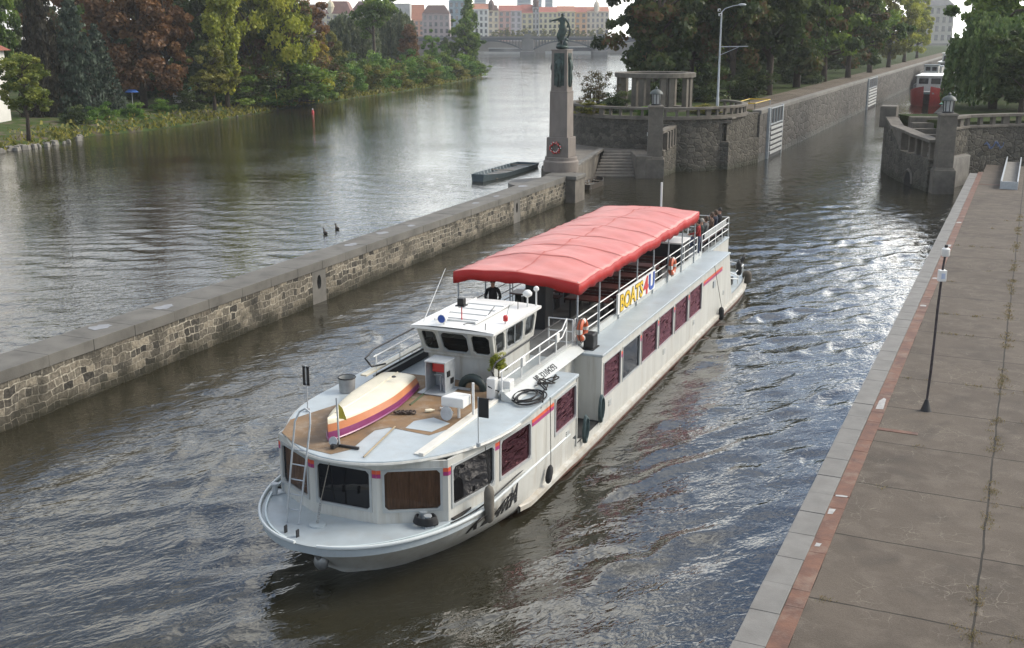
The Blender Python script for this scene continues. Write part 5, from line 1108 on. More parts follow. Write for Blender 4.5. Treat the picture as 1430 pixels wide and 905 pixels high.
rows.append(rows[0]); o = MB().grid(rows).build('canopy_valance', redval, boat, smooth=35); o.modifiers.new('t', 'SOLIDIFY').thickness = .01
for sd in (1, -1):
    for k in range(8):
        y = 12.65 + k * 2.18; MB().tube([(sd * 2.1, y, 2.97), (sd * 2.1, y, 5.2)], .028, 6).build('canopy_post', galv, boat)
for k in range(8):
    y = 12.65 + k * 2.18; MB().tube([(x, y, cz(x, y) - .09) for x in np.linspace(-2.1, 2.1, 9)], .022, 5).build('canopy_hoop', galv, boat)
for k in range(1, 7):
    y = 12.65 + k * 2.18; MB().grid([[(x, y - .035, cz(x, y - .035) + .012) for x in xs_], [(x, y, cz(x, y) + .022) for x in xs_], [(x, y + .035, cz(x, y + .035) + .012) for x in xs_]]).build('canopy_seam', mat('canvas_seam', (.49, .138, .115), .6, var=.2, scale=4), boat, smooth=60)
MB().grid([[(-.03, y, cz(-.03, y) + .008) for y in ys_], [(0, y, cz(0, y) + .013) for y in ys_], [(.03, y, cz(.03, y) + .008) for y in ys_]]).build('ridge_seam', mat('canvas_seam', (.42, .1, .08)), boat)
# sign board
sgn = MB().box((2.17, 18.95, 3.58), (.07, 4.7, .74)).build('sign_board', whiteclean, boat, bevel=.01)
def tside(y, z, x): return Matrix(((0, 0, 1, x), (1, 0, 0, y), (0, 1, 0, z), (0, 0, 0, 1)))
def fit(txt, size, m_, y0, y1, z, x, **k):
    o = lettering('lettering', txt, size, m_, sgn, Matrix(), **k); w = o.dimensions.x or 1; bb = [v.co.x for v in o.data.vertices]; w = max(bb) - min(bb); s_ = (y1 - y0) / w
    o.matrix_local = tside(y0 - min(bb) * s_, z, x) @ Matrix.Diagonal((s_, 1, 1, 1)); return o
fit('BOATS', .80, blackp, 16.80, 19.66, 3.29, 2.210, depth=.004, bold=.05)
fit('BOATS', .80, yellow, 16.83, 19.63, 3.30, 2.218, depth=.008, bold=.02)
fit('4', .95, red, 19.70, 20.32, 3.25, 2.216, depth=.01, bold=.02); fit('U', .86, blue, 20.42, 21.18, 3.30, 2.216, depth=.01, bold=.03)
# bow name, letter by letter along the flare
def hull_frame(y, f):
    x = hb(y, f); z = sheer(y) * f; dy = Vector((hb(y + .05, f) - hb(y - .05, f), .1, 0)).normalized(); dz = Vector((hb(y, min(1, f + .1)) - hb(y, f - .1), 0, sheer(y) * .2)).normalized(); n_ = dy.cross(dz).normalized(); return Vector((x, y, z)), dy, dz, n_
for (chr_, y) in (('K', 3.15), ('L', 3.68), ('\u00c1', 4.05), ('R', 4.58), ('A', 5.08)):
    p_, dy, dz, n_ = hull_frame(y, .58); M_ = Matrix((( dy.x, dz.x, n_.x, p_.x + n_.x * .012), (dy.y, dz.y, n_.y, p_.y + n_.y * .012), (dy.z, dz.z, n_.z, p_.z + n_.z * .012), (0, 0, 0, 1)))
    lettering('bow_name', chr_, .70, blackp, boat, M_ @ Matrix.Diagonal((.92, 1.25, 1, 1)), depth=.006, shear=.05, bold=.018)
# foredeck fittings
def bitts(x, y, rz):
    o = MB().box((0, 0, .02), (.5, .22, .04)).lathe([(.07, 0), (.07, .22), (.1, .25), (.1, .28)], (-.14, 0, .02), 12).lathe([(.07, 0), (.07, .22), (.1, .25), (.1, .28)], (.14, 0, .02), 12).build('mooring_bitts', galv, boat, smooth=40); o.location = (x, y, 1.29); o.rotation_euler = (0, 0, rz); return o
bitts(-2.36, 2.45, R(60)); o = bitts(2.0, 2.2, R(-40))
MB().lathe([(.20, 0), (.20, .04), (.11, .05)], (-.38, 1.12, 1.30), 18).build('hawse_ring', deckp, boat)
mb = MB(); rr = random.Random(3)
for i in range(11): mb.tube([(-.38 + i * .005 + .03 * math.cos(R(a)) * (1 if i % 2 else .4), 1.12 + .01 * i + .03 * math.cos(R(a)) * (.4 if i % 2 else 1), 1.34 + i * .052 + .04 * math.sin(R(a))) for a in range(0, 360, 60)], .010, 4, closed=True)
mb.build('anchor_chain', steel, boat); MB().tube([(-.33, 1.24, 1.9), (-.15, 1.42, 2.88)], .012, 5).build('chain_line', greyrope, boat)
for x in (-.85, -.45): MB().box((x, .48 if x < -.6 else .38, 1.36), (.03, .10, .26)).build('fairlead_plate', darkmetal, boat)
MB().sphere((-.25, 1.02, .42), .2, 10, 0, (1, .8, 1.1)).tube([(-.25, .95, .5), (-.25, .72, .85)], .06, 6).build('anchor', steel, boat, smooth=60)
mb = MB()
for sd in (1,):
    for z0, z1 in ((1.9, 1.1), (1.55, .95)): mb.tube([(2.75, 31.8, z0), (2.75, 34.6, z1)], .03, 5)
    mb.tube([(2.75, 34.6, .72), (2.75, 34.6, 1.15)], .03, 5); mb.tube([(2.6, 34.8, 1.25), (2.6, 36.6, 1.3), (1.6, 37.2, 1.3)], .025, 5)
    for y in (35.4, 36.5): mb.tube([(2.6, y, .72), (2.6, y, 1.28)], .025, 5)
mb.build('stern_rail', railm, boat)
MB().box((2.35, 34.3, .9), (.4, .4, .4)).build('stern_box', blackp, boat, bevel=.03)
MB().tube([(-.1, 30.2, 2.97), (-.1, 30.2, 6.15)], .05, 8).build('mast', whiteclean, boat)
MB().box((.9, 27.2, 3.5), (1.9, 1.5, 1.04)).build('stair_cabin', darkmetal, boat); MB().box((.9, 27.2, 4.05), (2.0, 1.6, .07)).build('stair_cabin_roof', whiteclean, boat, bevel=.02)
MB().box((-.1, 14.9, 3.85), (.75, .75, 1.76)).build('funnel_casing', darkmetal, boat, bevel=.03)

# ------------------------------------------------------------------ things carried by the boat
dz_ = onboat('dinghy', 'upturned cream dinghy with orange and purple bands lying on the wooden foredeck', 'dinghy', -.72, 2.3, 2.98, R(7.5))
secs = []
for i in range(21):
    u = i / 20; w = .80 * (1 - (1 - u) ** 2.3) ** .75 * (1 - .18 * max(0, u - .6) / .4); h_ = .44 + .16 * (1 - u) ** 2 - .07 * u; secs.append((u * 4.75, w, h_))
def band(f0, f1, w0, w1, n_=3):
    mb = MB()
    for sd in (1, -1):
        rows = []
        for y, w, h_ in secs: rows.append([(sd * w * (w0 + (w1 - w0) * k / n_), y + .25 * (1 - (f0 + (f1 - f0) * k / n_)) * 0, h_ * (f0 + (f1 - f0) * k / n_) + .02) for k in range(n_ + 1)])
        mb.grid(rows, flip=sd < 0)
    y, w, h_ = secs[-1]; mb.add([(w * w0, y, h_ * f0 + .02), (w * w1, y, h_ * f1 + .02), (-w * w1, y, h_ * f1 + .02), (-w * w0, y, h_ * f0 + .02)], [(0, 1, 2, 3)])
    return mb
band(.0, .40, 1.0, .965).build('purple_band', purple, dz_, smooth=60); band(.40, .74, .965, .84).build('orange_band', dorange, dz_, smooth=60)
mb = MB()
rows = [[(w * .84 * math.sin(R(a)), y, h_ * .74 + .02 + h_ * .30 * math.cos(R(a)) ** .8 if abs(a) < 90 else h_ * .74 + .02) for a in np.linspace(-90, 90, 15)] for y, w, h_ in secs]; mb.grid(rows); mb.add(rows[-1], [tuple(range(15))]); mb.build('bottom', cream, dz_, smooth=60)
MB().tube([(0, y, h_ * 1.04 + .02) for y, w, h_ in secs[2:]], .03, 4).build('keel', cream, dz_)
MB().tube([(w * 1.01, y, .05) for y, w, h_ in secs], .025, 5).tube([(-w * 1.01, y, .05) for y, w, h_ in secs], .025, 5).build('rub_rail', purple, dz_)
MB().lathe([(.07, 0), (.05, .03)], (.22, 3.9, .54), 10).build('drain_fitting', darkmetal, dz_)
MB().tube([(.95, 3.2, .01), (1.0, 5.0, .01)], .03, 5).build('green_plank', mat('green_batten', (.05, .07, .03), .7), dz_)
ld = onboat('ladder', 'grey tubular ladder hooked over the front of the saloon roof', 'ladder', 0, 0, 0)
mb = MB(); mb.tube([(-1.17, .98, 1.31), (-1.14, 1.30, 2.9), (-1.10, 1.45, 3.75), (-1.02, 1.55, 3.98), (-.88, 1.6, 4.06), (-.76, 1.6, 3.98), (-.70, 1.5, 3.72), (-.76, 1.30, 2.7), (-.82, .98, 1.31)], .024, 6); mb.build('rails', galv, ld)
for k in range(5): z = 1.62 + k * .36; y = 1.0 + (z - 1.31) * .2; MB().tube([(-1.155, y + .03, z), (-.80, y + .03, z)], .018, 5).build('rung', galv, ld)
st = onboat('bow_staff', 'thin bow staff with a small yellow pennant standing on the front roof edge', 'flag staff', -.32, 2.15, 2.98)
MB().tube([(0, 0, 0), (-.03, 0, 1.25)], .022, 6).build('pole', galv, st); o = MB().grid([[(0 + .02, 0, 1.1), (.12, .02, 1.0), (.22, -.01, .8)], [(.02, 0, .72), (.12, .02, .72), (.24, 0, .70)]]).build('pennant', mat('yellow_pennant', (.45, .36, .05), .8), st)
MB().lathe([(.03, -.08), (.12, 0), (.12, .02)], n=12).build('bow_lamp', galv, st, loc=(-.09, -.12, .16)).rotation_euler = (R(75), 0, 0)
MB().box((.2, 0, .03), (.7, .06, .06)).box((-.05, -.1, .06), (.1, .3, .1)).build('foot', darkmetal, st)
for (lab, x, y, s_) in (('black rectangular day board on a thin pole at the roof edge near the hose coil', 2.82, 3.5, 1), ('black framed day board on a thin pole at the far roof edge beside the dinghy', -2.5, 4.1, 0)):
    t = onboat('day_board', lab, 'marker board', x, y, 2.97)
    MB().tube([(0, 0, 0), (0, 0, 1.28)], .016, 5).lathe([(.06, 0), (.06, .1)], n=8).build('pole', galv, t)
    if s_: MB().box((.15, 0, 1.02), (.26, .02, .5)).build('board', blackp, t)
    else: MB().box((-.07, 0, 1.0), (.07, .02, .52)).box((.06, 0, 1.0), (.07, .02, .52)).box((0, 0, 1.24), (.2, .02, .05)).box((0, 0, .76), (.2, .02, .05)).build('board', blackp, t)
wc = onboat('winch_cabinet', 'open grey steel winch cabinet with red inside standing before the wheelhouse', 'cabinet', -.05, 7.15, 2.98)
MB().box((-.30, 0, .45), (.03, .62, .9)).box((.30, 0, .45), (.03, .62, .9)).box((0, 0, .9), (.66, .66, .04)).box((0, .3, .45), (.6, .03, .86)).box((0, -.1, .02), (.9, .9, .03)).build('case', galv, wc, bevel=.008)
MB().box((0, .1, .68), (.45, .3, .3)).build('motor', red, wc, bevel=.03); MB().tube([(-.15, -.05, .45), (.2, -.3, .55)], .02, 5).tube([(.12, -.2, .05), (.15, -.3, .5)], .02, 5).tube([(.22, -.2, .05), (.24, -.3, .45)], .02, 5).build('crank', galv, wc)
MB().box((.33, -.12, .55), (.03, .16, .16)).box((.33, .1, .3), (.03, .16, .16)).build('switch', blackp, wc); MB().box((.55, .25, .04), (.55, .06, .06)).build('foot_rail', galv, wc)
vt = onboat('hose_arch', 'dark green bent pipe cover on the rusty deck before the wheelhouse', 'vent', .78, 7.55, 2.98)
MB().tube([(-.34 * math.cos(R(a)), 0, .34 * math.sin(R(a))) for a in range(0, 181, 15)], [.13 - .02 * abs(i - 6) / 6 for i in range(13)], 10).build('pipe', mat('dark_green_paint', (.015, .03, .03), .5, var=.3), vt, smooth=60)
pt = onboat('potted_plant', 'small lime green shrub in a pot at the wheelhouse corner', 'plant', 1.38, 8.0, 2.98)
MB().lathe([(.12, 0), (.16, .28), (.15, .28)], n=12).build('pot', darkmetal, pt); MB().tube([(0, 0, .2), (.02, .02, .8)], .018, 5).build('stem', bark, pt)
PLANT = pt
bx = onboat('white_locker', 'white ventilation box beside the fore railing', 'box', 1.62, 7.05, 2.98); MB().box((0, 0, .3), (.26, .26, .6)).build('case', whiteclean, bx, bevel=.03); MB().box((.27, .3, .32), (.4, .34, .36)).build('lid_box', whiteclean, bx, bevel=.03)
sp2 = onboat('loudspeaker', 'white box and horn loudspeaker on the outer edge of the tan deck', 'loudspeaker', 1.42, 5.2, 2.98)
MB().prism([(-.35, -.25), (.3, -.25), (.3, .25), (-.2, .28)], .35, .62).build('box', whiteclean, sp2, bevel=.03); MB().tube([(.05, 0, 0), (.05, 0, .36)], .04, 6).tube([(.38, .2, 0), (.38, .2, .95)], .035, 6).build('stand', whiteclean, sp2)
MB().lathe([(.04, -.2), (.06, -.1), (.19, .05), (.19, .07)], n=14).build('horn', galv, sp2, smooth=50, loc=(-.1, -.35, .22)).rotation_euler = (R(80), 0, R(-10))
br_ = onboat('drum', 'open pale grey drum standing on the far side deck behind the dinghy', 'drum', -2.42, 6.0, 2.98); MB().lathe([(.22, 0), (.245, .42), (.215, .42), (.2, .1)], n=18).build('body', mat('pale_grey_drum', (.33, .34, .33), .6, var=.3), br_, smooth=40); MB().tube([(.245 * math.cos(R(a)), .245 * math.sin(R(a)), .42) for a in range(0, 360, 20)], .02, 5, closed=True).build('rim', rubber, br_)
for (lab, x, y, rz, m_) in (('short pale bottle lying on the tan deck near the loudspeaker', .55, 5.3, .3, cream), ('small pale cup on the tan deck, farther one', .75, 5.9, 1.2, whiteclean), ('small pale bottle lying beside the cup on the tan deck', .85, 5.55, 2.3, whiteclean)):
    o = MB().tube([(-.12, 0, .05), (.05, 0, .05), (.09, 0, .05), (.14, 0, .05)], [.05, .05, .025, .025], 8).build('bottle', m_, smooth=40); o.location = bp_(x, y, 2.98); o.rotation_euler = (0, 0, rz); tag(o, lab, 'bottle')
o = MB()
rr = random.Random(12)
for k in range(5): o.tube([(.1 * k - .2 + .09 * math.cos(R(a)), .06 * math.sin(R(a)) + .02 * (k % 2), .05 + .03 * math.sin(R(2 * a))) for a in range(0, 360, 45)], .025, 5, closed=True)
o = o.build('chain', mat('rusty_chain', (.07, .05, .04), .7, var=.4, scale=20)); o.location = bp_(.02, 4.9, 2.985); tag(o, 'small heap of rusty chain on the tan deck', 'chain')
o = MB().tube([(0, 0, 0), (0, 2.2, 0)], .022, 6).build('boat_hook', mat('wooden_pole', (.33, .26, .16), .6, var=.3)); o.location = bp_(.62, 1.72, 3.0); o.rotation_euler = (0, 0, -BA + R(9)); tag(o, 'wooden pole lying on the grey front roof', 'pole')
def coil(name, label, cat, m_, pts_fn, n, r, loc=(0, 0, 0)):
    rr = random.Random(hash(label) % 1000 if False else len(label)); pts = [pts_fn(i / n, rr) for i in range(n + 1)]; o = MB().tube(pts, r, 6).build(name, m_, smooth=60); o.location = bp_(*loc); o.rotation_euler = (0, 0, -BA); return tag(o, label, cat)
coil('hose_coil', 'black hose coiled in loose loops on the outer saloon roof', 'hose', rubber, lambda t, q: (.33 * math.cos(t * 38) * (1 + .2 * math.sin(t * 7)) + .1 * math.sin(9 * t), .62 * math.sin(t * 38) * (1 + .15 * math.cos(5 * t)), .03 + .10 * t + .02 * math.sin(13 * t)), 150, .022, (2.55, 7.35, 2.985))
coil('rope_tangle', 'grey and black tangle of rope and shackle behind the hose coil', 'rope', ropem, lambda t, q: (.16 * math.cos(t * 31) * (1 + .5 * math.sin(5 * t)) + .08 * t, .35 * math.sin(t * 23) + .9 * t - .3, .03 + .1 * abs(math.sin(t * 17))), 110, .02, (2.55, 8.65, 2.985))
coil('power_cable', 'black cable running from the railing across the side roof', 'cable', rubber, lambda t, q: (-.55 + .9 * t + .1 * math.sin(4 * t), -.7 + 1.9 * t - .5 * math.sin(3.1 * t), .36 * (1 - t) ** 2 + .02), 24, .016, (2.1, 7.6, 2.98))
coil('deck_rope', 'black mooring line coiled round the outer foredeck bitts', 'rope', rubber, lambda t, q: (.30 * math.cos(t * 44) * (1 - .2 * t), .22 * math.sin(t * 44), .04 + .16 * t), 120, .032, (2.0, 2.2, 1.31))
coil('mooring_line', 'thin dark mooring line led along the outer gunwale up to the roof', 'rope', rubber, lambda t, q: (lambda y: (hb(min(y, 7.2), 1) - .06 if y < 7.2 else 3.03, y, (1.40 if y < 6.2 else 1.40 + (y - 6.2) ** 2 * 1.35)))(2.3 + 5.1 * t), 40, .02, (0, 0, 0))
for (lab, y0, z0, z1, m_) in (('green grey hose coil hanging on the after saloon front by the entrance', 12.05, .80, 1.62, hosegreen), ('green grey hose coil hanging inside the entrance on the fore saloon end', 10.55, .62, 1.42, hosegreen)):
    coil('hanging_hose', lab, 'hose', m_, lambda t, q: (.03 * math.sin(t * 9) + .015 * math.cos(t * 40), .17 * math.cos(t * 44) * (1 + .15 * math.sin(6 * t)), (z1 - z0) / 2 * math.sin(t * 44) * (1 - .12 * math.cos(5 * t))), 130, .026, (3.08, y0 + .25, (z0 + z1) / 2))
def fender(label, x, y, z0, z1, r, m_, ztop, tilt=0.0, dx=0.0, dy=0.0):
    t = onboat('fender', label, 'fender', x, y, 0)
    o = MB().lathe([(.03, 0), (r * .8, .06), (r, .16), (r, (z1 - z0) - .18), (r * .75, (z1 - z0) - .06), (.03, z1 - z0)], n=12).build('body', m_, t, smooth=50, loc=(0, 0, z0)); o.rotation_euler = (tilt, 0, 0)
    MB().tube([(0, -math.sin(tilt) * (z1 - z0), z0 + (z1 - z0) * math.cos(tilt)), (dx, dy, ztop)], .011, 4).build('line', ropem, t)
fender('worn grey fender hanging over the bow name', hb(3.6, .9) + .13, 3.58, .95, 1.95, .13, mat('worn_grey_canvas', (.16, .145, .12), .85, var=.4, scale=6), 3.0, 0, -.05, -.1)
fender('slim black fender hanging on a line below the hose coil', 3.13, 7.45, .52, 1.05, .10, rubber, 2.98, R(-28), -.06, .3)
fender('black fender near the stern hanging at the water', 3.14, 29.3, .12, .75, .13, rubber, 2.95, 0, -.05, -1.6)
fender('big brown fender at the outer stern corner', 2.85, 36.4, .35, 1.05, .24, mat('brown_fender', (.09, .075, .055), .8, var=.4), 1.25, 0, -.05, 0)
fender('black rounded fender standing up at the stern rail', 2.62, 35.5, .95, 1.75, .14, rubber, 1.9, R(15), 0, .1)
o = MB().tube([(0, .26 * math.cos(R(a)), .26 * math.sin(R(a))) for a in range(0, 360, 20)], .05, 6, closed=True).build('tyre', rubber, smooth=60); o.location = bp_(2.66, 36.0, 1.65); o.rotation_euler = (0, R(20), -BA); tag(o, 'small black tyre hanging on the stern rail', 'tyre')
bxx = onboat('black_case', 'black box standing under the nearer lifebuoy on the side roof', 'box', 2.42, 13.05, 2.96); MB().box((0, 0, .26), (.34, .5, .5)).build('case', blackp, bxx, bevel=.05); MB().box((0, 0, .02), (.42, .6, .03)).build('tray', rubber, bxx)
def lifebuoy(label, y):
    t = onboat('lifebuoy', label, 'lifebuoy', 2.24, y, 3.62, 0, 'lifebuoys on the boat railing')
    pts = [(0, .29 * math.cos(R(a)), .29 * math.sin(R(a))) for a in range(0, 360, 12)]; MB().tube(pts, .095, 10, closed=True).build('ring', mat('faded_orange_buoy', (.50, .10, .035), .5, var=.25, scale=5), t, smooth=60)
    for c in (0, 90, 180, 270): MB().tube([(0, .29 * math.cos(R(c + d)), .29 * math.sin(R(c + d))) for d in (-13, -6, 0, 6, 13)], .10, 10).build('band', mat('buoy_white_band', (.6, .58, .54), .6, var=.2), t, smooth=60)
    MB().tube([(.03, .42 * math.cos(R(a)) * (1 if a % 90 else .92), .42 * math.sin(R(a)) * (1 if a % 90 else .92)) for a in range(0, 360, 18)], .014, 4, closed=True).build('grab_line', ropem, t)
lifebuoy('orange lifebuoy on the railing just behind the canopy front post', 12.75); lifebuoy('orange lifebuoy on the railing behind the sign board', 23.7)
# tables and benches under the canopy
tb = onboat('deck_table', 'dark red wooden table under the red canopy', 'table', -1.05, 16.6, 2.98, 0, 'tables on the upper deck')
MB().box((0, 0, .73), (1.5, .72, .05)).build('top', darkwood, tb, bevel=.01)
for x in (-.55, .55): MB().box((x, 0, .36), (.05, .5, .70)).build('leg', darkmetal, tb)
bn = onboat('deck_bench', 'dark slatted bench with backrest under the red canopy', 'bench', -1.05, 17.55, 2.98, 0, 'benches on the upper deck')
mb = MB(); 
for k in range(4): mb.box((0, -.2 + k * .12, .45), (1.5, .10, .035))
mb.build('seat', darkwood, bn); mb = MB()
for k in range(3): mb.box((0, .24, .58 + k * .13), (1.5, .03, .10))
mb.build('backrest', darkwood, bn)
for x in (-.6, .6): MB().box((x, 0, .22), (.05, .45, .43)).box((x, .26, .65), (.05, .04, .45)).build('leg', darkmetal, bn)
for r_ in range(5):
    for x in (-1.05, 1.05):
        if r_ == 0 and x < 0: continue
        if r_ == 4 and x > 0: continue
        dup(tb, bp_(x, 16.6 + r_ * 2.15, 2.98)); dup(bn, bp_(x, 17.55 + r_ * 2.15, 2.98))
ab = onboat('deck_bench', 'long white backed bench along the outer stern railing with seated passengers', 'bench', 1.66, 32.75, 2.98)
mb = MB(); 
for k in range(4): mb.box((-.2 + k * .12, 0, .43), (.10, 4.5, .035))
mb.build('seat', darkwood, ab); MB().box((.27, 0, .70), (.04, 4.5, .34)).build('backrest', mat('pale_grey_backrest', (.36, .37, .37), .5, var=.15), ab, bevel=.01)
for y in (-2.1, -.7, .7, 2.1): MB().box((0, y, .21), (.45, .05, .41)).build('leg', darkmetal, ab)
# people
cloth = lambda n_, c: mat('cloth_' + n_, c, .9, var=.25, scale=6)
blk, navy, redj, dgreen, jean, grey_, brn = cloth('black', (.012, .012, .014)), cloth('navy', (.018, .022, .04)), cloth('red', (.30, .02, .02)), cloth('dark_green', (.03, .045, .04)), cloth('jeans', (.06, .08, .13)), cloth('grey', (.12, .12, .12)), cloth('brown', (.10, .06, .04))
hb_, hg_, hbr = mat('black_hair', (.01, .009, .008), .7), mat('grey_hair', (.28, .26, .23), .8), mat('brown_hair', (.06, .035, .02), .7)
person('standing man in a black jacket under the front edge of the canopy', bp_(-1.45, 14.0, 2.98), -BA + R(20), blk, blk, hb_, arms=dict(l=((.27, -.02, 1.16), (.20, -.22, 1.02)), r=((.27, -.02, 1.16), (.20, -.22, 1.05))), scale=.97)
person('standing person in red jacket, black scarf and jeans at the rail behind the canopy', bp_(2.0, 29.1, 2.98), -BA + R(-75), redj, jean, hb_, arms=dict(l=((.27, -.10, 1.18), (.22, -.42, 1.12)), r=((.27, -.08, 1.16), (.2, -.34, 1.05))), vest=blk, lean=-.05, hairlong=True, scale=.98)
lap = dict(l=((.25, -.06, .34), (.12, -.28, .20)), r=((.25, -.06, .34), (.10, -.30, .22)))
for lab, y, x, top, lg, hr_, long_, rz in (('seated passenger with grey hair in a dark green jacket nearest the canopy', 31.15, 1.62, dgreen, jean, hg_, False, -70), ('seated passenger in a grey jacket second from the canopy', 31.95, 1.64, grey_, blk, hbr, True, -100), ('seated fair haired passenger in brown in the middle of the stern bench', 33.2, 1.62, brn, jean, hbr, True, -85),
        ('seated passenger in navy second from the stern end of the bench', 34.0, 1.62, navy, blk, hbr, True, -95), ('seated man in a black jacket at the stern end of the bench', 34.75, 1.66, blk, jean, hb_, False, -75)):
    person(lab, bp_(x, y, 2.98 + .46), -BA + R(rz), top, lg, hr_, 'sit', lap, long_, scale=.99)
# ------------------------------------------------------------------ trees: trunk and limbs, crown of many small leaves in uneven clumps
def gx(px, Y, z=1.8): return (px - 715) / 1560 * (.968 * Y + (12.8 - z) * .2516)
def leaves(rg, C, rad, per, size, flat=.75, droop=0.0, tall=1.0):
    """leaf quads scattered through clumps with centres C and radii rad"""
    n = len(C); idx = np.repeat(np.arange(n), per); m = len(idx)
    d = rg.normal(size=(m, 3)); d /= np.linalg.norm(d, axis=1)[:, None]; r = rad[idx] * rg.random(m) ** .45
    P = C[idx] + d * r[:, None] * np.array([1, 1, flat])
    P[:, 2] -= droop * (rg.random(m)) * rad[idx]
    nr = d * .7 + rg.normal(size=(m, 3)) * .7 + np.array([0, 0, .5]); nr /= np.linalg.norm(nr, axis=1)[:, None]
    t = np.cross(nr, rg.normal(size=(m, 3))); t /= np.linalg.norm(t, axis=1)[:, None] + 1e-9; b = np.cross(nr, t)
    s = size * (.6 + .8 * rg.random(m)); s2 = s * (.55 + .3 * rg.random(m)) * tall
    if droop: 
        b = b * .3 + np.array([0, 0, -1.0]); b /= np.linalg.norm(b, axis=1)[:, None]
    a = t * s[:, None] * .5; c = b * s2[:, None] * .5
    V = np.stack([P - c, P + a * .9 - c * .1, P + c, P - a * .9 + c * .1], 1).reshape(-1, 3)
    F = np.arange(m * 4).reshape(-1, 4); cl = rg.random(n); rnd = np.clip(.62 * cl[idx] + .38 * rg.random(m), 0, 1)
    return V, F, rnd
def limb(mb, a, b, r0, r1, rg, sag=0.12, n=5):
    a = np.array(a); b = np.array(b); L = np.linalg.norm(b - a); pts = []; off = rg.normal(size=3) * L * .07
    for i in range(n + 1): t = i / n; pts.append(tuple(a + (b - a) * t + off * math.sin(math.pi * t) + np.array([0, 0, L * sag * math.sin(math.pi * t)])))
    mb.tube(pts, [r0 + (r1 - r0) * i / n for i in range(n + 1)], 6)
TREES = {}
def tree_kind(kind, seed):
    if (kind, seed) in TREES: return TREES[kind, seed]
    rg = np.random.default_rng(seed); mb = MB(); H = 10.0       # unit tree, 10 m tall
    if kind == 'round':
        n = 84; d = rg.normal(size=(n, 3)); d /= np.linalg.norm(d, axis=1)[:, None]; lob = 1 + .22 * np.sin(d[:, 0] * 3 + seed) + .18 * np.cos(d[:, 1] * 4 + 2 * seed) + .15 * rg.normal(size=n)
        C = d * (rg.random(n) ** .38 * lob)[:, None] * np.array([3.1, 3.1, 4.3]) + np.array([0, 0, 5.1]); C = C[C[:, 2] > 1.1]; rad = .42 + .62 * rg.random(len(C)) ** 1.5; L = leaves(rg, C, rad, 170, .34, .62)
        mb.tube([(0, 0, -.3), (.05, 0, 1.2), (.0, .1, 3.0), (.1, 0, 5.2), (0, 0, 7.6)], [.34, .26, .21, .14, .04], 9)
        for i in range(16): c = C[i * len(C) // 16]; z0 = max(2.0, min(6.5, c[2] - 1.6)); limb(mb, (0, .05, z0), c, .12, .03, rg)
    elif kind == 'sparse':
        n = 52; d = rg.normal(size=(n, 3)); d /= np.linalg.norm(d, axis=1)[:, None]
        C = d * (rg.random(n) ** .4)[:, None] * np.array([2.5, 2.5, 4.0 if seed == 11 else 3.1]) + np.array([0, 0, 5.7 if seed == 11 else 6.9]); rad = .42 + .42 * rg.random(n); L = leaves(rg, C, rad, 190, .28, .65)
        mb.tube([(0, 0, -.3), (.1, 0, 2.2), (-.1, .05, 4.5), (.05, 0, 8.2)], [.22, .17, .12, .03], 8)
        for i in range(22): c = C[i * n // 22]; limb(mb, (0, 0, max(2.2, min(7.5, c[2] - 1.2))), c, .07, .02, rg)
    elif kind == 'lean':
        n = 70; t = rg.random(n); C = np.stack([-1.6 * t + .9 + rg.normal(size=n) * (1.6 - .4 * t), rg.normal(size=n) * 1.4, 3.2 + 6.2 * t ** .9 + rg.normal(size=n) * .5], 1); rad = .55 + .4 * rg.random(n); L = leaves(rg, C, rad, 130, .30, .8, .8)
        mb.tube([(-.9, 0, -.4), (-.35, 0, .9), (-.1, .1, 2.4), (.5, 0, 4.5), (.2, 0, 7.5)], [.30, .24, .19, .14, .03], 8)
        for i in range(14): c = C[i * n // 14]; limb(mb, (.1, 0, max(1.8, min(6, c[2] - 1.8))), c, .10, .02, rg)
    elif kind == 'column':
        n = 80; t = rg.random(n); w = 1.35 * np.sin(np.pi * (t * .86 + .12)) ** .7; a = rg.random(n) * 6.283; q = rg.random(n) ** .5
        C = np.stack([np.cos(a) * w * q, np.sin(a) * w * q, .9 + 9 * t], 1); rad = .36 + .3 * rg.random(n); L = leaves(rg, C, rad, 130, .26, 1.25)
        mb.tube([(0, 0, -.3), (0, 0, 4), (0, .05, 9)], [.2, .13, .03], 8)
        for i in range(12): c = C[i * n // 12]; limb(mb, (0, 0, max(.8, c[2] - 1.2)), c, .06, .02, rg, .0)
    elif kind == 'spruce':
        V_, R_ = [], []
        for k in range(17):
            t = k / 16; z = .9 + 8.9 * t; w = 2.3 * (1 - t) ** .85 + .12; m = max(3, int(11 * (1 - t) + 3))
            for j in range(m):
                a = 6.283 * j / m + rg.random() * .7
                for f in (.45, .95):
                    V_.append((math.cos(a) * w * f, math.sin(a) * w * f, z - .45 * f * w * .6 + rg.normal() * .12)); R_.append(.28 + .22 * (1 - t))
                limb(mb, (0, 0, z), (math.cos(a) * w, math.sin(a) * w, z - .3 * w), .04, .01, rg, .02, 2)
        C = np.array(V_); rad = np.array(R_) * (.8 + .5 * rg.random(len(C))); L = leaves(rg, C, rad, 42, .24, .55, .9, 1.4); mb.tube([(0, 0, -.3), (0, 0, 9.6)], [.25, .03], 8)
    elif kind == 'conical':
        n = 90; t = rg.random(n) ** 1.3; w = 2.2 * (1 - t) ** .8 + .2; a = rg.random(n) * 6.283; q = rg.random(n) ** .5
        C = np.stack([np.cos(a) * w * q, np.sin(a) * w * q, 1.2 + 8.6 * t], 1); rad = .4 + .35 * rg.random(n); L = leaves(rg, C, rad, 120, .28, .8)
        mb.tube([(0, 0, -.3), (0, 0, 9.3)], [.25, .03], 8)
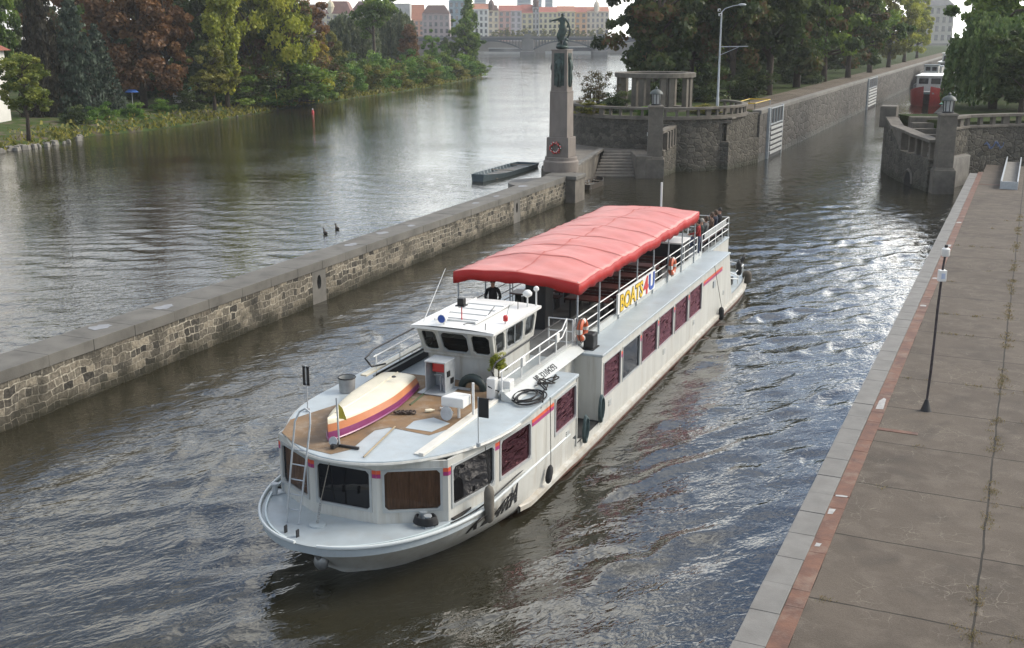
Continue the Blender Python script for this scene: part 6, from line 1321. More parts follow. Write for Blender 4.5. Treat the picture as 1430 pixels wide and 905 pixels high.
        for i in range(14): c = C[i * n // 14]; limb(mb, (0, 0, max(.8, c[2] - .9)), c, .07, .02, rg, .0)
    elif kind == 'willow':
        V_, R_ = [], []
        for j in range(150):
            a = rg.random() * 6.283; r0 = 1.2 + 3.0 * rg.random() ** .6; top = 9.3 - .42 * (r0 - 1.0) ** 1.6 + rg.normal() * .5; bot = max(.9, top - (2.0 + 4.5 * (r0 / 4.2)) * (.7 + .5 * rg.random()))
            z = top
            while z > bot: V_.append((math.cos(a) * (r0 + .15 * (top - z) ** .5), math.sin(a) * (r0 + .15 * (top - z) ** .5), z)); R_.append(.26 + .14 * rg.random()); z -= .42
            if j % 6 == 0: limb(mb, (0, 0, 4.4), (math.cos(a) * r0, math.sin(a) * r0, top), .16, .03, rg, .1)
        for j in range(45): d = rg.normal(size=3); d /= np.linalg.norm(d); V_.append(tuple(d * np.array([2.2, 2.2, 1.6]) + np.array([0, 0, 7.4]))); R_.append(.6)
        C = np.array(V_); rad = np.array(R_); L = leaves(rg, C, rad, 17, .30, 1.5, .7, 1.9); mb.tube([(0, 0, -.3), (.1, 0, 2.2), (0, .1, 4.6)], [.45, .36, .28], 9)
    elif kind == 'bush':
        n = 46; d = rg.normal(size=(n, 3)); d /= np.linalg.norm(d, axis=1)[:, None]; d[:, 2] = np.abs(d[:, 2])
        C = d * (rg.random(n) ** .4 * (1 + .25 * rg.normal(size=n)))[:, None] * np.array([4.6, 4.2, 7.6]) + np.array([0, 0, .9]); rad = 1.0 + .9 * rg.random(n); L = leaves(rg, C, rad, 110, .60, .75)
        for i in range(9): limb(mb, (rg.normal() * .4, rg.normal() * .4, -.3), C[i * n // 9], .16, .04, rg, .05)
    elif kind == 'airy':
        n = 60; C = np.stack([rg.normal(size=n) * 3, rg.normal(size=n) * 2.4, 3 + 6 * rg.random(n)], 1); L = leaves(rg, C, .7 + .5 * rg.random(n), 26, .5, .8)
        for i in range(30): limb(mb, (rg.normal() * .6, rg.normal() * .6, -.3), C[i * n // 30], .10, .02, rg, .05)
    elif kind == 'reeds':
        n = 420; x = rg.normal(size=n) * 4.5; y = rg.normal(size=n) * 2.2; h = 6 + 4 * rg.random(n); a = rg.normal(size=n) * 1.6; V = []; F = []
        for i in range(n):
            o = len(V); w = .22; V += [(x[i] - w, y[i], 0), (x[i] + w, y[i], 0), (x[i] + a[i] * .5 + w * .8, y[i], h[i] * .7), (x[i] + a[i], y[i] + .2, h[i])]; F.append((o, o + 1, o + 2, o + 3))
        L = (np.array(V), np.array(F), rg.random(n)); mb.tube([(0, 0, -.2), (0, 0, 3)], [.1, .05], 4)
    tm = bpy.data.meshes.new('trunk'); tm.from_pydata(mb.v, [], mb.f); tm.materials.append(bark); tm.polygons.foreach_set('use_smooth', [True] * len(mb.f))
    cm = np_mesh('crown', L[0], L[1], rnd=L[2]); cm.materials.append(None)
    TREES[kind, seed] = (tm, cm); return TREES[kind, seed]
def tree(name, label, cat, kind, seed, x, y, z, h, w, m, rz=None, group=None):
    """h total height, w crown width factor relative to the 10 m unit tree"""
    tm, cm = tree_kind(kind, seed); t = thing(name, label, cat, (x, y, z), random.uniform(0, 6.28) if rz is None else rz, group); t.scale = (w, w, h / 10)
    link('stem' if kind in ('bush', 'airy', 'reeds') else 'trunk', tm, t); c = link('foliage' if kind in ('bush', 'airy', 'reeds') else 'crown', cm, t); c.material_slots[0].link = 'OBJECT'; c.material_slots[0].material = m
    return t
G = lambda n, *c, tr=.42: leafmat(n, list(c), tr)
Lgreen = G('mid_green_leaves', (0.0431, 0.0834, 0.0138), (0.1006, 0.1725, 0.0253), (0.2012, 0.2731, 0.046))
Ldark = G('dark_green_leaves', (0.02, 0.036, 0.01), (0.046, 0.074, 0.018), (0.09, 0.115, 0.032))
Lolive = G('olive_leaves', (0.0675, 0.0756, 0.013), (0.1485, 0.1553, 0.0259), (0.27, 0.243, 0.0432))
Lyel = G('yellow_green_leaves', (0.1215, 0.1485, 0.0162), (0.27, 0.3038, 0.0324), (0.432, 0.4185, 0.054))
Lyoung = G('young_tree_leaves', (.06, .09, .016), (.15, .185, .032), (.30, .31, .06))
Lgold = G('golden_leaves', (0.168, 0.132, 0.0144), (0.312, 0.228, 0.024), (0.396, 0.3, 0.0384))
Lbrown = G('rusty_brown_leaves', (0.065, 0.036, 0.017), (0.15, 0.074, 0.032), (0.23, 0.12, 0.05))
Lorange = G('orange_brown_leaves', (0.08, 0.04, 0.018), (0.18, 0.085, 0.034), (0.27, 0.14, 0.05))
Lspruce = G('blue_green_needles', (0.016, 0.03, 0.019), (0.036, 0.056, 0.036), (0.07, 0.092, 0.06), tr=.1)
Lfir = G('dark_brownish_needles', (.014, .013, .008), (.028, .024, .014), (.04, .036, .02), tr=.1)
Lwil = G('grey_green_willow_leaves', (.055, .075, .035), (.10, .125, .06), (.16, .18, .09), tr=.4)
Lwdark = G('deep_green_willow_leaves', (0.045, 0.085, 0.024), (0.1, 0.16, 0.045), (0.18, 0.24, 0.085))
Lbush = G('fresh_green_bush_leaves', (0.0414, 0.1034, 0.0132), (0.0966, 0.1932, 0.0276), (0.1932, 0.3036, 0.0497))
Lred = G('reddish_twig_leaves', (.07, .05, .03), (.10, .08, .04), (.06, .07, .03))
Ldapple = G('dark_green_and_rust_leaves', (0.022, 0.042, 0.011), (0.05, 0.078, 0.02), (0.095, 0.11, 0.03), (0.14, 0.08, 0.032))
# small shrub in the pot on the boat
tm, cm = tree_kind('bush', 3); c = link('foliage', cm, PLANT); c.material_slots[0].link = 'OBJECT'; c.material_slots[0].material = Lyel; c.scale = (.06, .06, .055); c.location = (0, 0, .55)
BZ = 1.7
def lt_(name, label, kind, seed, px, Y, h, w, m, z=BZ, **k): return tree(name, label, 'tree', kind, seed, gx(px, Y, z), Y, z, h, w, m, **k)
lt_('young_tree', 'small bright green tree with slim trunk on the bank before the white house', 'sparse', 11, 40, 124, 9.8, 1.15, Lyoung)
lt_('broadleaf_tree', 'green tree rising beside the red roof of the white house', 'round', 1, 8, 165, 21, 1.1, Lgreen)
lt_('fir_tree', 'very dark brownish fir at the left edge of the wood behind the house tree', 'spruce', 31, 66, 158, 23, 1.35, Lfir)
lt_('spruce_tree', 'blue green spruce between the white house and the rusty chestnuts', 'spruce', 32, 112, 160, 17, 1.6, Lspruce)
lt_('spruce_tree', 'lower blue green spruce next to the first rusty chestnut', 'spruce', 33, 142, 166, 12.5, 1.5, Lspruce)
lt_('chestnut_tree', 'tall rusty brown chestnut, first one to the right of the spruces', 'round', 2, 150, 184, 24, 1.75, Lbrown)
lt_('chestnut_tree', 'tall rusty brown chestnut in the middle of the brown group', 'conical', 41, 202, 176, 25, 2.5, Lbrown)
lt_('chestnut_tree', 'rusty brown chestnut with drooping crown, last of the brown group', 'round', 3, 238, 182, 22, 1.7, Lorange)
lt_('broadleaf_tree', 'dark green tree between the brown chestnuts and the poplar', 'conical', 42, 284, 194, 25, 2.2, Ldark)
lt_('poplar_tree', 'tall yellow green poplar at the river bank', 'column', 51, 318, 184, 27, 2.1, Lyel)
lt_('broadleaf_tree', 'low olive green round tree hanging over the water below the poplar', 'round', 4, 300, 174, 9.5, .95, Lolive)
lt_('broadleaf_tree', 'big olive green tree just right of the poplar', 'round', 1, 356, 204, 25, 1.5, Lolive)
lt_('leaning_tree', 'olive yellow tree with a leaning trunk at the water edge', 'lean', 61, 396, 200, 21, 2.0, Lyel, z=.6, rz=.2)
lt_('chestnut_tree', 'orange brown chestnut right of the leaning tree', 'round', 2, 437, 238, 19, 1.35, Lorange)
lt_('maple_tree', 'small golden yellow maple before the orange chestnut', 'round', 3, 449, 226, 11.5, .7, Lgold)
lt_('broadleaf_tree', 'olive tree right of the golden maple', 'round', 4, 468, 268, 12, .9, Lolive)
lt_('willow_tree', 'pale grey green willow beyond the bushes in the middle of the left bank', 'willow', 71, 493, 305, 17, 1.7, Lwil)
lt_('lime_tree', 'tall green tree with bare trunk rising above the bushes of the left bank', 'sparse', 12, 524, 286, 27, 2.6, Lgreen)
lt_('willow_tree', 'second pale grey green willow behind the tall bare trunked tree', 'willow', 71, 551, 335, 18.5, 1.5, Lwil)
lt_('chestnut_tree', 'cone shaped rusty brown tree above the bushes near the bank tip', 'conical', 41, 573, 322, 13.5, 1.9, Lbrown)
lt_('broadleaf_tree', 'mid green rounded tree right of the cone shaped brown tree', 'round', 1, 604, 330, 12, 1.1, Lbush)
lt_('broadleaf_tree', 'small dark tree left of the tall tree at the bank tip', 'round', 2, 626, 344, 11, .8, Ldark)
lt_('broadleaf_tree', 'tall dark green tree at the tip of the left bank', 'round', 3, 652, 350, 16.5, 1.7, Lgreen)
lt_('poplar_tree', 'light green pointed tree behind the tall tree at the bank tip', 'column', 51, 655, 362, 21.5, 2.1, Lgreen)
# the wood behind: dark trees of one mass that nothing in the picture tells apart
rr = random.Random(31)
for i, px in enumerate((10, 50, 95, 135, 175, 220, 262, 300, 335, 372, 405, 250, 340, 120, 200)):
    Y = 212 + (i * 37) % 41 - (12 if i < 11 else -20); lt_('wood_tree', 'tall tree of the dense wood rising behind the front row on the left bank', ('round', 'conical')[i % 2], (1, 41, 2, 42, 3, 41)[i % 6] if i % 2 == 0 else (41, 42)[i % 3 % 2], px, Y, rr.uniform(20, 25), rr.uniform(1.5, 2.2), (Ldark, Lbrown, Ldapple, Lgreen)[i % 4], group='trees of the wood on the left bank') if i % 2 else lt_('wood_tree', 'tall tree of the dense wood rising behind the front row on the left bank', 'round', 1 + i % 4, px, Y, rr.uniform(20, 25), rr.uniform(1.3, 1.8), (Ldark, Lbrown, Ldapple, Lgreen)[i % 4], group='trees of the wood on the left bank')
for i, px in enumerate((85, 125, 165, 195, 225, 262, 300, 330, 362, 392, 425, 450, 148, 245, 345, 410)): tree('wood_shrub', 'dark leafy shrub under the trees of the left bank', 'bush', 'bush', 3 + i % 3, gx(px, 190 + (i * 13) % 30, 1.6), 190 + (i * 13) % 30, 1.5, rr.uniform(5, 8.5), rr.uniform(.8, 1.15), (Ldark, Lgreen, Ldapple)[i % 3], group='shrubs under the left bank trees')
# bushes along the left bank
bush_lab = ['low dark green bush at the water below the spruces', 'low fresh green bush below the first chestnut', 'low bright green bush at the water below the brown chestnuts', 'low green bush beside the pale sand spit', 'low olive bush below the last chestnut', 'dark round bush left of the olive tree', 'dark bush right of the poplar foot']
for i, (px, Y, h, w, m) in enumerate(((108, 150, 3.2, .42, Ldark), (150, 156, 2.6, .38, Lbush), (188, 162, 2.8, .45, Lbush), (128, 152, 2.2, .30, Lbush), (226, 170, 3.0, .45, Lbush), (262, 178, 4.6, .52, Ldark), (345, 193, 4.2, .5, Ldark))): tree('bush', bush_lab[i], 'bush', 'bush', 3 + i % 2, gx(px, Y, 1), Y, .8, h, w, m)
rr = random.Random(17)
for i in range(30):
    px = 372 + i * 10.2; Y = float(np.interp(px, [343, 390, 481, 592, 640, 672], [184, 203, 236, 284, 322, 354])) + rr.uniform(-2, 2) + (7 if i % 2 else 1.5)
    h = float(np.interp(px, [370, 440, 480, 560, 620, 672], [3.0, 5.0, 6.6, 7.0, 6.0, 4.4])) * rr.uniform(.8, 1.15) * (1.25 if i % 2 else .85)
    if 372 < px < 450 and i % 2 == 0: h *= .6
    tree('bank_bush', 'leafy green bush in the bank thicket reaching to the tip of the left bank', 'bush', 'bush', 3 + i % 3, gx(px, Y, 1), Y, .7, h, rr.uniform(.62, .85), (Lbush, Lgreen, Lolive, Lbush)[i % 4], group='bushes of the left bank thicket')
tree('reed_clump', 'yellow green reed clump at the foot of the leaning tree', 'reeds', 'reeds', 81, gx(420, 206, 1), 206, .8, 3.4, .55, Lgold)
tree('reed_clump', 'pale reed clump at the water in the middle of the bank thicket', 'reeds', 'reeds', 81, gx(462, 226, 1), 226, .5, 2.6, .35, Lyel)
# grass and creeping plants along the shore line: nobody could count them
def ground_cover(name, label, path_pts, n, h, m, seed, spread):
    rg = np.random.default_rng(seed); V = []; F = []; A = []
    for i in range(n):
        k = rg.integers(0, len(path_pts) - 1); a = np.array(path_pts[k]); b = np.array(path_pts[k + 1]); q = a + (b - a) * rg.random(); u = abs(rg.normal()) * spread; x = q[0] - u; y = q[1] + rg.normal() * 1.0; z = .1 + min(1.6, .35 * u)
        hh = h * (.4 + rg.random()); w = hh * .8; aa = rg.random() * 6.28; o = len(V); dx, dy = math.cos(aa) * w * .5, math.sin(aa) * w * .5; tx, ty = rg.normal(size=2) * hh * .5
        V += [(x - dx, y - dy, z), (x + dx, y + dy, z), (x + dx * .6 + tx, y + dy * .6 + ty, z + hh), (x - dx * .6 + tx, y - dy * .6 + ty, z + hh * .9)]; F.append((o, o + 1, o + 2, o + 3)); A.append(rg.random())
    me = np_mesh(name, np.array(V), np.array(F), rnd=np.array(A)); me.materials.append(m); tag(link(name, me), label, 'ground cover', kind='stuff')
ground_cover('shore_plants', 'low green plants and grass along the left shore', [q[:2] for q in sp], 9000, .38, Lolive, 5, 2.0)
rk = random.Random(9); mb = MB()
for i in range(160):
    k = rk.choice([0, 1, 2, 3, 4, 5, 6]); px = rk.uniform(0, 112) if i < 120 else rk.uniform(250, 480); Y = float(np.interp(px, [0, 95, 110, 200, 343, 481], [125, 136, 143, 153, 184, 236])); x = gx(px, Y, 0) - rk.uniform(-.6, 1.6); r_ = rk.uniform(.15, .5); mb.box((x, Y + rk.uniform(-1, 2), .05 + r_ * .4), (r_ * 1.6, r_ * 1.3, r_ * 1.2), rk.uniform(0, 3), taper=.7)
tag(mb.build('shore_stones', mat('pale_shore_stone', (.25, .235, .205), .9, var=.4, scale=3), bevel=.06), 'pale rubble stones along the left shore', 'stones', kind='stuff')
# trees of the park island and the right bank
PZ = 5.15
def pt_(name, label, kind, seed, px, Y, h, w, m, **k): return tree(name, label, 'tree', kind, seed, gx(px, Y, PZ), Y, PZ, h, w, m, **k)
pt_('park_tree', 'big dark tree overhanging the river on the left edge of the park', 'round', 1, 915, 137, 20, 1.75, Ldapple)
pt_('park_tree', 'dark broad tree directly behind the pergola', 'round', 2, 962, 146, 21, 1.8, Ldark)
pt_('park_tree', 'dark dense tree behind the lamp post', 'round', 3, 1020, 140, 20, 1.65, Ldapple)
pt_('park_tree', 'dark tree standing on the lawn right of the lamp post', 'round', 4, 1072, 147, 21, 1.8, Ldark)
pt_('park_tree', 'dark tree over the park path, second right of the lamp post', 'round', 1, 1112, 168, 22, 1.8, Ldapple)
pt_('park_tree', 'olive tinged tree over the middle of the lock path', 'round', 2, 1150, 188, 22, 1.7, Lgreen)
pt_('park_tree', 'tree with visible trunk on the lock path before the farther gate', 'round', 3, 1184, 205, 21, 1.7, Ldapple)
pt_('park_tree', 'green tree above the farther lock gate', 'round', 4, 1214, 232, 22, 1.8, Lgreen)
pt_('park_tree', 'yellowing tree beyond the farther lock gate', 'round', 1, 1240, 268, 21, 1.7, Lolive)
pt_('park_tree', 'light yellow green tree at the far end of the lock path', 'round', 2, 1262, 318, 21, 1.7, Lyel)
pt_('park_tree', 'last pale yellow tree of the lock path row', 'round', 3, 1280, 372, 20, 1.6, Lyel)
for i, (px, Y) in enumerate(((905, 172), (945, 190), (985, 176), (1030, 200), (1075, 190), (1110, 226), (1150, 250), (1010, 240), (1060, 260), (1185, 285), (960, 235))):
    pt_('park_tree', 'dark tree of the dense park wood rising behind the front row of park trees', 'round', 1 + i % 4, px, Y, rr.uniform(19, 23), rr.uniform(1.6, 1.9), (Ldark, Ldapple, Lgreen)[i % 3], group='trees of the park wood')
rb_lab = ['dark shrub at the foot of the park trees behind the pergola', 'broad shrub left of the lamp post foot', 'round shrub between the lamp post and the park path', 'dark hedge bush farther along the park path', 'low bush at the far side of the lawn']
for i, (px, Y, h, w, m) in enumerate(((930, 133, 4.0, .55, Ldark), (985, 132, 4.5, .55, Ldark), (1045, 138, 4.2, .5, Ldark), (1125, 180, 5, .6, Ldark), (1090, 190, 5, .7, Ldark))): tree('park_bush', rb_lab[i], 'bush', 'bush', 3 + i % 3, gx(px, Y, PZ), Y, PZ, h, w, m)
for i, (px, Y) in enumerate(((1070, 165), (1105, 205), (1140, 215), (1165, 235), (1195, 260), (1220, 300), (1040, 180), (1085, 225))): tree('park_bush', 'dark shrub in the loose row on the shaded park lawn', 'bush', 'bush', 3 + i % 3, gx(px, Y, PZ) - 3, Y, PZ, rr.uniform(5, 7.5), rr.uniform(.8, 1.1), Ldark, group='shrubs on the park lawn')
tree('terrace_shrub', 'airy reddish shrub on the left rim of the bastion', 'bush', 'airy', 91, gx(832, 114, 5.2), 114, 5.2, 4.2, .42, Lred)
tree('terrace_shrub', 'low dark shrub left of the pergola columns', 'bush', 'bush', 3, gx(858, 113, 5.2), 113, 5.2, 2.4, .32, Ldark)
tree('terrace_shrub', 'low olive ground shrub behind the balustrade at the left', 'bush', 'bush', 4, gx(825, 112, 5.2), 111.5, 5.2, 1.3, .30, Lolive)
tree('terrace_shrub', 'low green shrub behind the balustrade near the lamp post', 'bush', 'bush', 5, gx(985, 110, 5.2), 110.5, 5.2, 1.2, .30, Lolive)
tree('terrace_shrub', 'low green shrub behind the balustrade below the pergola', 'bush', 'bush', 3, gx(905, 109, 5.2), 109.5, 5.2, 1.0, .26, Lbush)
pt_('weeping_willow', 'dark green weeping willow behind the balustrade on the right bank', 'willow', 72, 1386, 119, 9.6, 1.12, Lwdark)
pt_('broadleaf_tree', 'large green tree rising behind the weeping willow', 'round', 3, 1395, 142, 20, 1.85, Lgreen)
pt_('broadleaf_tree', 'green tree at the right picture edge beside the weeping willow', 'round', 4, 1448, 126, 17, 1.5, Lgreen)
pt_('broadleaf_tree', 'tree of the right bank standing over the moored red boat', 'round', 1, 1375, 178, 15, 1.2, Lgreen)
pt_('broadleaf_tree', 'dark bush like tree at the right edge behind the balustrade', 'round', 2, 1425, 112, 8, .95, Ldark)
# ------------------------------------------------------------------ white house on the left bank and small bank things
hs = thing('villa', 'white plastered house with red tiled hip roof at the left picture edge', 'house', (-77.3, 141, 1.6))
mb = MB(); C = [(-11, -7, 0), (11, -7, 0), (11, -7, 9.2), (-11, -7, 9.2)]; hw = [(.62, .70, .12, .40), (.84, .92, .12, .40), (.62, .70, .60, .84), (.84, .92, .60, .84)]; qpanel(mb, C, hw, .3); C2 = [(11, -7, 0), (11, 9, 0), (11, 9, 9.2), (11, -7, 9.2)]; hw2 = [(.2, .32, .15, .4), (.6, .72, .15, .4), (.2, .32, .6, .84), (.6, .72, .6, .84)]; qpanel(mb, C2, hw2, .3); mb.box((-10.8, 1, 4.6), (.3, 16, 9.2)).box((0, 8.8, 4.6), (21, .3, 9.2)); mb.build('wall', mat('white_plaster', (.62, .61, .57), .85, var=.15, scale=.5), hs)
for h in hw: window(hs, C, h, whiteclean, farglass, .12, .04, .1)
for h in hw2: window(hs, C2, h, whiteclean, farglass, .12, .04, .1)
tile = mat('red_roof_tiles', (.24, .075, .045), .8, var=.35, scale=3)
mb = MB(); mb.add([(-11.7, -7.7, 9.1), (11.7, -7.7, 9.1), (11.7, 9.7, 9.1), (-11.7, 9.7, 9.1), (-5, 1, 14), (5, 1, 14)], [(0, 1, 5, 4), (1, 2, 5), (2, 3, 4, 5), (3, 0, 4), (3, 2, 1, 0)]); rf = mb.build('roof', tile, hs); MB().box((7, -3.5, 11.6), (2, 3, 2.2)).build('dormer', mat('white_plaster', (.6, .6, .6)), rf)
pv = thing('white_pavilion', 'small white pavilion roof glimpsed between the trees on the left bank', 'pavilion', (gx(478, 330, 2), 330, 2)); MB().box((0, 0, 1.2), (9, 4, 2.4)).build('wall', farglass, pv); MB().box((0, 0, 2.55), (10, 5, .3)).build('roof', whiteclean, pv)
um = thing('parasol', 'blue parasol glimpsed under the brown chestnuts', 'parasol', (gx(186, 172, 2), 172, 1.8)); MB().tube([(0, 0, 0), (0, 0, 3)], .04, 6).build('pole', whiteclean, um); MB().lathe([(1.05, 2.45), (.6, 2.8), (.02, 3.0)], n=10).build('canopy', mat('bright_blue_canvas', (.06, .16, .5), .8), um)
kb = thing('kiosk', 'green roofed kiosk glimpsed between the chestnuts and the poplar', 'kiosk', (gx(252, 186, 2), 187, 1.8)); MB().box((0, 0, 1.1), (3, 2, 2.2)).build('wall', mat('pale_boards', (.4, .4, .38), .8), kb); MB().box((0, 0, 2.6), (4.2, 3, .7), taper=.85).build('roof', mat('green_awning', (.02, .17, .11), .7), kb)
by = thing('buoy', 'small red and white river buoy floating off the left bank', 'buoy', (-33.2, 189, 0)); MB().lathe([(.22, -.2), (.26, .15), (.15, .4), (.06, .6)], n=12).build('body', red, by, smooth=40); MB().lathe([(.10, .55), (.11, .7), (.02, .75)], n=10).build('top', whiteclean, by)
def duck(label, px, py_):
    t = bpy.data.objects.new('duck', None); COL.objects.link(t); t.location = (px, py_, 0); t.rotation_euler = (0, 0, .6); tag(t, label, 'duck')
    mb = MB(); rows = []
    for y, w, z0, z1 in ((-.30, .01, .10, .12), (-.22, .07, .02, .17), (-.05, .12, -.03, .2), (.12, .11, -.03, .2), (.18, .07, .05, .26), (.20, .045, .15, .33), (.22, .05, .26, .40), (.28, .045, .28, .39), (.34, .012, .31, .34), (.40, .01, .31, .325)): rows.append([(w * math.cos(R(a)), y, (z0 + z1) / 2 + (z1 - z0) / 2 * math.sin(R(a))) for a in range(0, 360, 36)])
    mb.grid(rows, closed=True); mb.build('body', mat('duck_plumage', (.06, .045, .035), .8, var=.5, scale=12), t, smooth=70)
duck('dark duck swimming on the open river left of the wall', -12.3, 72.8); duck('second smaller dark duck just behind the first on the open river', -11.8, 74.6)
# ------------------------------------------------------------------ small boats
def rowboat(label, cat, loc, rz, L, Wd, m, ribs=12, bow=1.0):
    t = thing('flat_boat', label, cat, loc, rz); mb = MB(); rows = []; n = 16
    for i in range(n + 1):
        u = i / n; w = Wd / 2 * (1 - bow * .55 * max(0, (u - .7) / .3) ** 1.5 - .12 * max(0, (.15 - u) / .15)); sh = .44 + .2 * max(0, (u - .6) / .4) ** 2; y = u * L; rows.append([(w, y, sh), (w * .85, y, -.1), (-w * .85, y, -.1), (-w, y, sh), (-w + .07, y, sh), (-w * .82, y, .05), (w * .82, y, .05), (w - .07, y, sh)])
    mb.grid(rows, closed=True, flip=True); q = rows[-1]; mb.add(q[:4], [(0, 1, 2, 3)]); mb.add(rows[0][:4], [(3, 2, 1, 0)]); mb.build('hull', m, t)
    for i in range(ribs):
        u = (i + .5) / ribs; w = Wd / 2 * (1 - bow * .55 * max(0, (u - .7) / .3) ** 1.5); y = u * L
        MB().tube([(-(w - .09), y, .43), (-w * .84, y, .08), (w * .84, y, .08), (w - .09, y, .43)], .05, 4).build('rib', galv, t)
    for u in (.12, .5, .9): w = Wd * (1 - bow * .5 * max(0, (u - .7) / .3)) - .15; MB().box((0, u * L, .34), (w, .3, .05)).build('thwart', mat('boat_boards', (.16, .14, .11), .8, var=.3), t)
    MB().box((0, L * .45, .08), (Wd * .78, L * .8, .04)).build('floor', mat('boat_boards', (.2, .2, .2)), t)
    return t
bluegrey = mat('blue_grey_boat_paint', (.06, .09, .105), .5, var=.3, scale=3)
rowboat('open dark blue flat boat with pale ribs moored at the apron behind the monument', 'boat', (1.6, 111.5, 0), R(158), 12.5, 2.7, bluegrey, 16)
rowboat('small dark rowing boat moored at the foot of the stone steps', 'boat', (6.0, 94.5, 0), R(-24), 4.2, 1.5, mat('dark_wood_boat', (.05, .04, .03), .7, var=.3), 6)
def barge(name, label, loc, rz, L, Wd, hullm, free, cabin, cabm, roofm, tyres=0):
    t = thing(name, label, 'boat', loc, rz); mb = MB(); rows = []
    for i in range(21):
        u = i / 20; e = min(1, u / .22); w = Wd / 2 * math.sqrt(max(.03, 1 - (1 - e) ** 2)); z1 = free + .9 * (1 - e) ** 2; y = u * L + (1 - e) * -.2; rows.append([(w * 1.05, y, z1), (w, y, .3), (w * .85, y + .2, -.5), (-w * .85, y + .2, -.5), (-w, y, .3), (-w * 1.05, y, z1)])
    mb.grid(rows); mb.add(rows[-1], [(0, 1, 2, 3, 4, 5)]); mb.build('hull', hullm, t, smooth=30)
    MB().prism([(r_[0][0] * .97, r_[0][1]) for r_ in rows] + [(-r_[0][0] * .97, r_[0][1]) for r_ in rows[::-1]], free - .5, free - .08).build('deck', mat('grey_barge_deck', (.25, .26, .26), .7, var=.3), t)
    for (y0, y1, w, h) in cabin:
        b = free - .1; C = [(-w / 2, y0, b), (w / 2, y0, b), (w / 2, y0, b + h), (-w / 2, y0, b + h)]; C2 = [(-w / 2, y1, b), (-w / 2, y0, b), (-w / 2, y0, b + h), (-w / 2, y1, b + h)]; h1 = [(.08, .46, .45, .88), (.54, .92, .45, .88)]; h2 = [(.05 + k * .19, .05 + k * .19 + .15, .45, .85) for k in range(5)]
        m_ = MB(); qpanel(m_, C, h1, .06); qpanel(m_, C2, h2, .06); m_.box((w / 2, (y0 + y1) / 2, b + h / 2), (.06, y1 - y0, h)).box((0, y1, b + h / 2), (w, .06, h)); m_.build('cabin', cabm, t)
        for q in h1: window(t, C, q, fram, darkglass, .05)
        for q in h2: window(t, C2, q, fram, darkglass, .05)
        MB().box((0, (y0 + y1) / 2, b + h + .06), (w + .5, y1 - y0 + .6, .12)).build('roof', roofm, t, bevel=.03)
    m_ = MB()
    for sx in (-1, 1): m_.tube([(sx * Wd * .45, L * .25, free + .9), (sx * Wd * .5, L * .95, free + .9)], .03, 5)
    for k in range(6):
        for sx in (-1, 1): m_.tube([(sx * Wd * (.45 + .01 * k), L * (.25 + .14 * k), free - .1), (sx * Wd * (.45 + .01 * k), L * (.25 + .14 * k), free + .9)], .025, 4)
    m_.build('railing', railm, t)
    return t
LR = -math.atan2(LD.x, LD.y)
barge('houseboat', 'red hulled houseboat with white cabin moored in the lock beside the willow', (75.0, 206, 0), LR, 26, 6.2, mat('deep_red_hull', (.33, .025, .025), .5, var=.3), 2.7, [(5, 20, 4.6, 2.6)], white, whiteclean)
barge('work_boat', 'grey blue work boat with white wheelhouse moored farthest in the lock', (100.5, 276, 0), LR, 30, 5.5, mat('grey_blue_hull', (.16, .19, .22), .5, var=.3), 2.8, [(8, 13, 3.2, 2.5), (15, 26, 4, 2.0)], white, bluegrey)
barge('cabin_boat', 'low white and green cabin boat moored under the willow behind the abutment', (56.5, 146, 0), LR, 20, 4.0, mat('white_and_green_hull', (.4, .46, .42), .5, var=.3), 1.9, [(4, 16, 3.0, 1.9)], whiteclean, mat('green_awning2', (.02, .12, .08), .7))
barge('passenger_boat', 'white excursion boat with upper deck far up the lock behind the work boat', (122, 322, 0), LR, 40, 6.0, white, 2.4, [(5, 34, 5.0, 2.6), (9, 15, 3.5, 5.0)], white, whiteclean)
# ------------------------------------------------------------------ quay furniture
po = thing('signal_pole', 'thin tapering dark pole with two white boxes at the top standing on the quay edge', 'pole', (12.6, 32.26, 1.69)); 
MB().lathe([(.17, 0), (.15, .04), (.055, .34), (.05, .36)], n=12).build('foot', blackp, po, smooth=30)
MB().tube([(0, 0, .3), (.03, -.01, 1.2), (.05, 0, 2.2), (.06, .01, 3.2), (.09, 0, 4.4), (.14, 0, 5.05)], [.035, .045, .038, .042, .035, .03], 7).build('shaft', mat('taped_dark_pole', (.06, .05, .055), .8, var=.6, scale=9, base2=(.025, .02, .02)), po)
o = MB().box((.09, 0, 4.2), (.22, .18, .34)).build('meter_box', whiteclean, po, bevel=.02); MB().box((.09, -.095, 4.2), (.10, .006, .16)).build('label_plate', mat('pale_blue_label', (.4, .46, .6), .6), o)
MB().lathe([(.10, 0), (.12, .03), (.12, .22), (.06, .26)], (.13, 0, 4.78), 12).build('beacon', whiteclean, po, smooth=40); MB().tube([(.13, 0, 5.0), (.13, 0, 5.12)], .05, 8).build('beacon_cap', blackp, po)
gw = thing('gangway', 'narrow pale metal gangway trough lying on the quay near the balustrade wall', 'gangway', (36.6, 82.2, 1.69), -math.atan2(8.0, 17.5)); Lg = 18.5
MB().box((0, Lg / 2, .12), (1.05, Lg, .06)).build('tread', mat('weathered_grey_boards', (.2, .19, .17), .85, var=.3), gw)
for x in (-.56, .56): MB().box((x, Lg / 2, .3), (.09, Lg, .6)).build('side_plate', galv, gw, bevel=.01)
MB().box((0, .02, .28), (1.2, .1, .56)).build('end_plate', galv, gw)
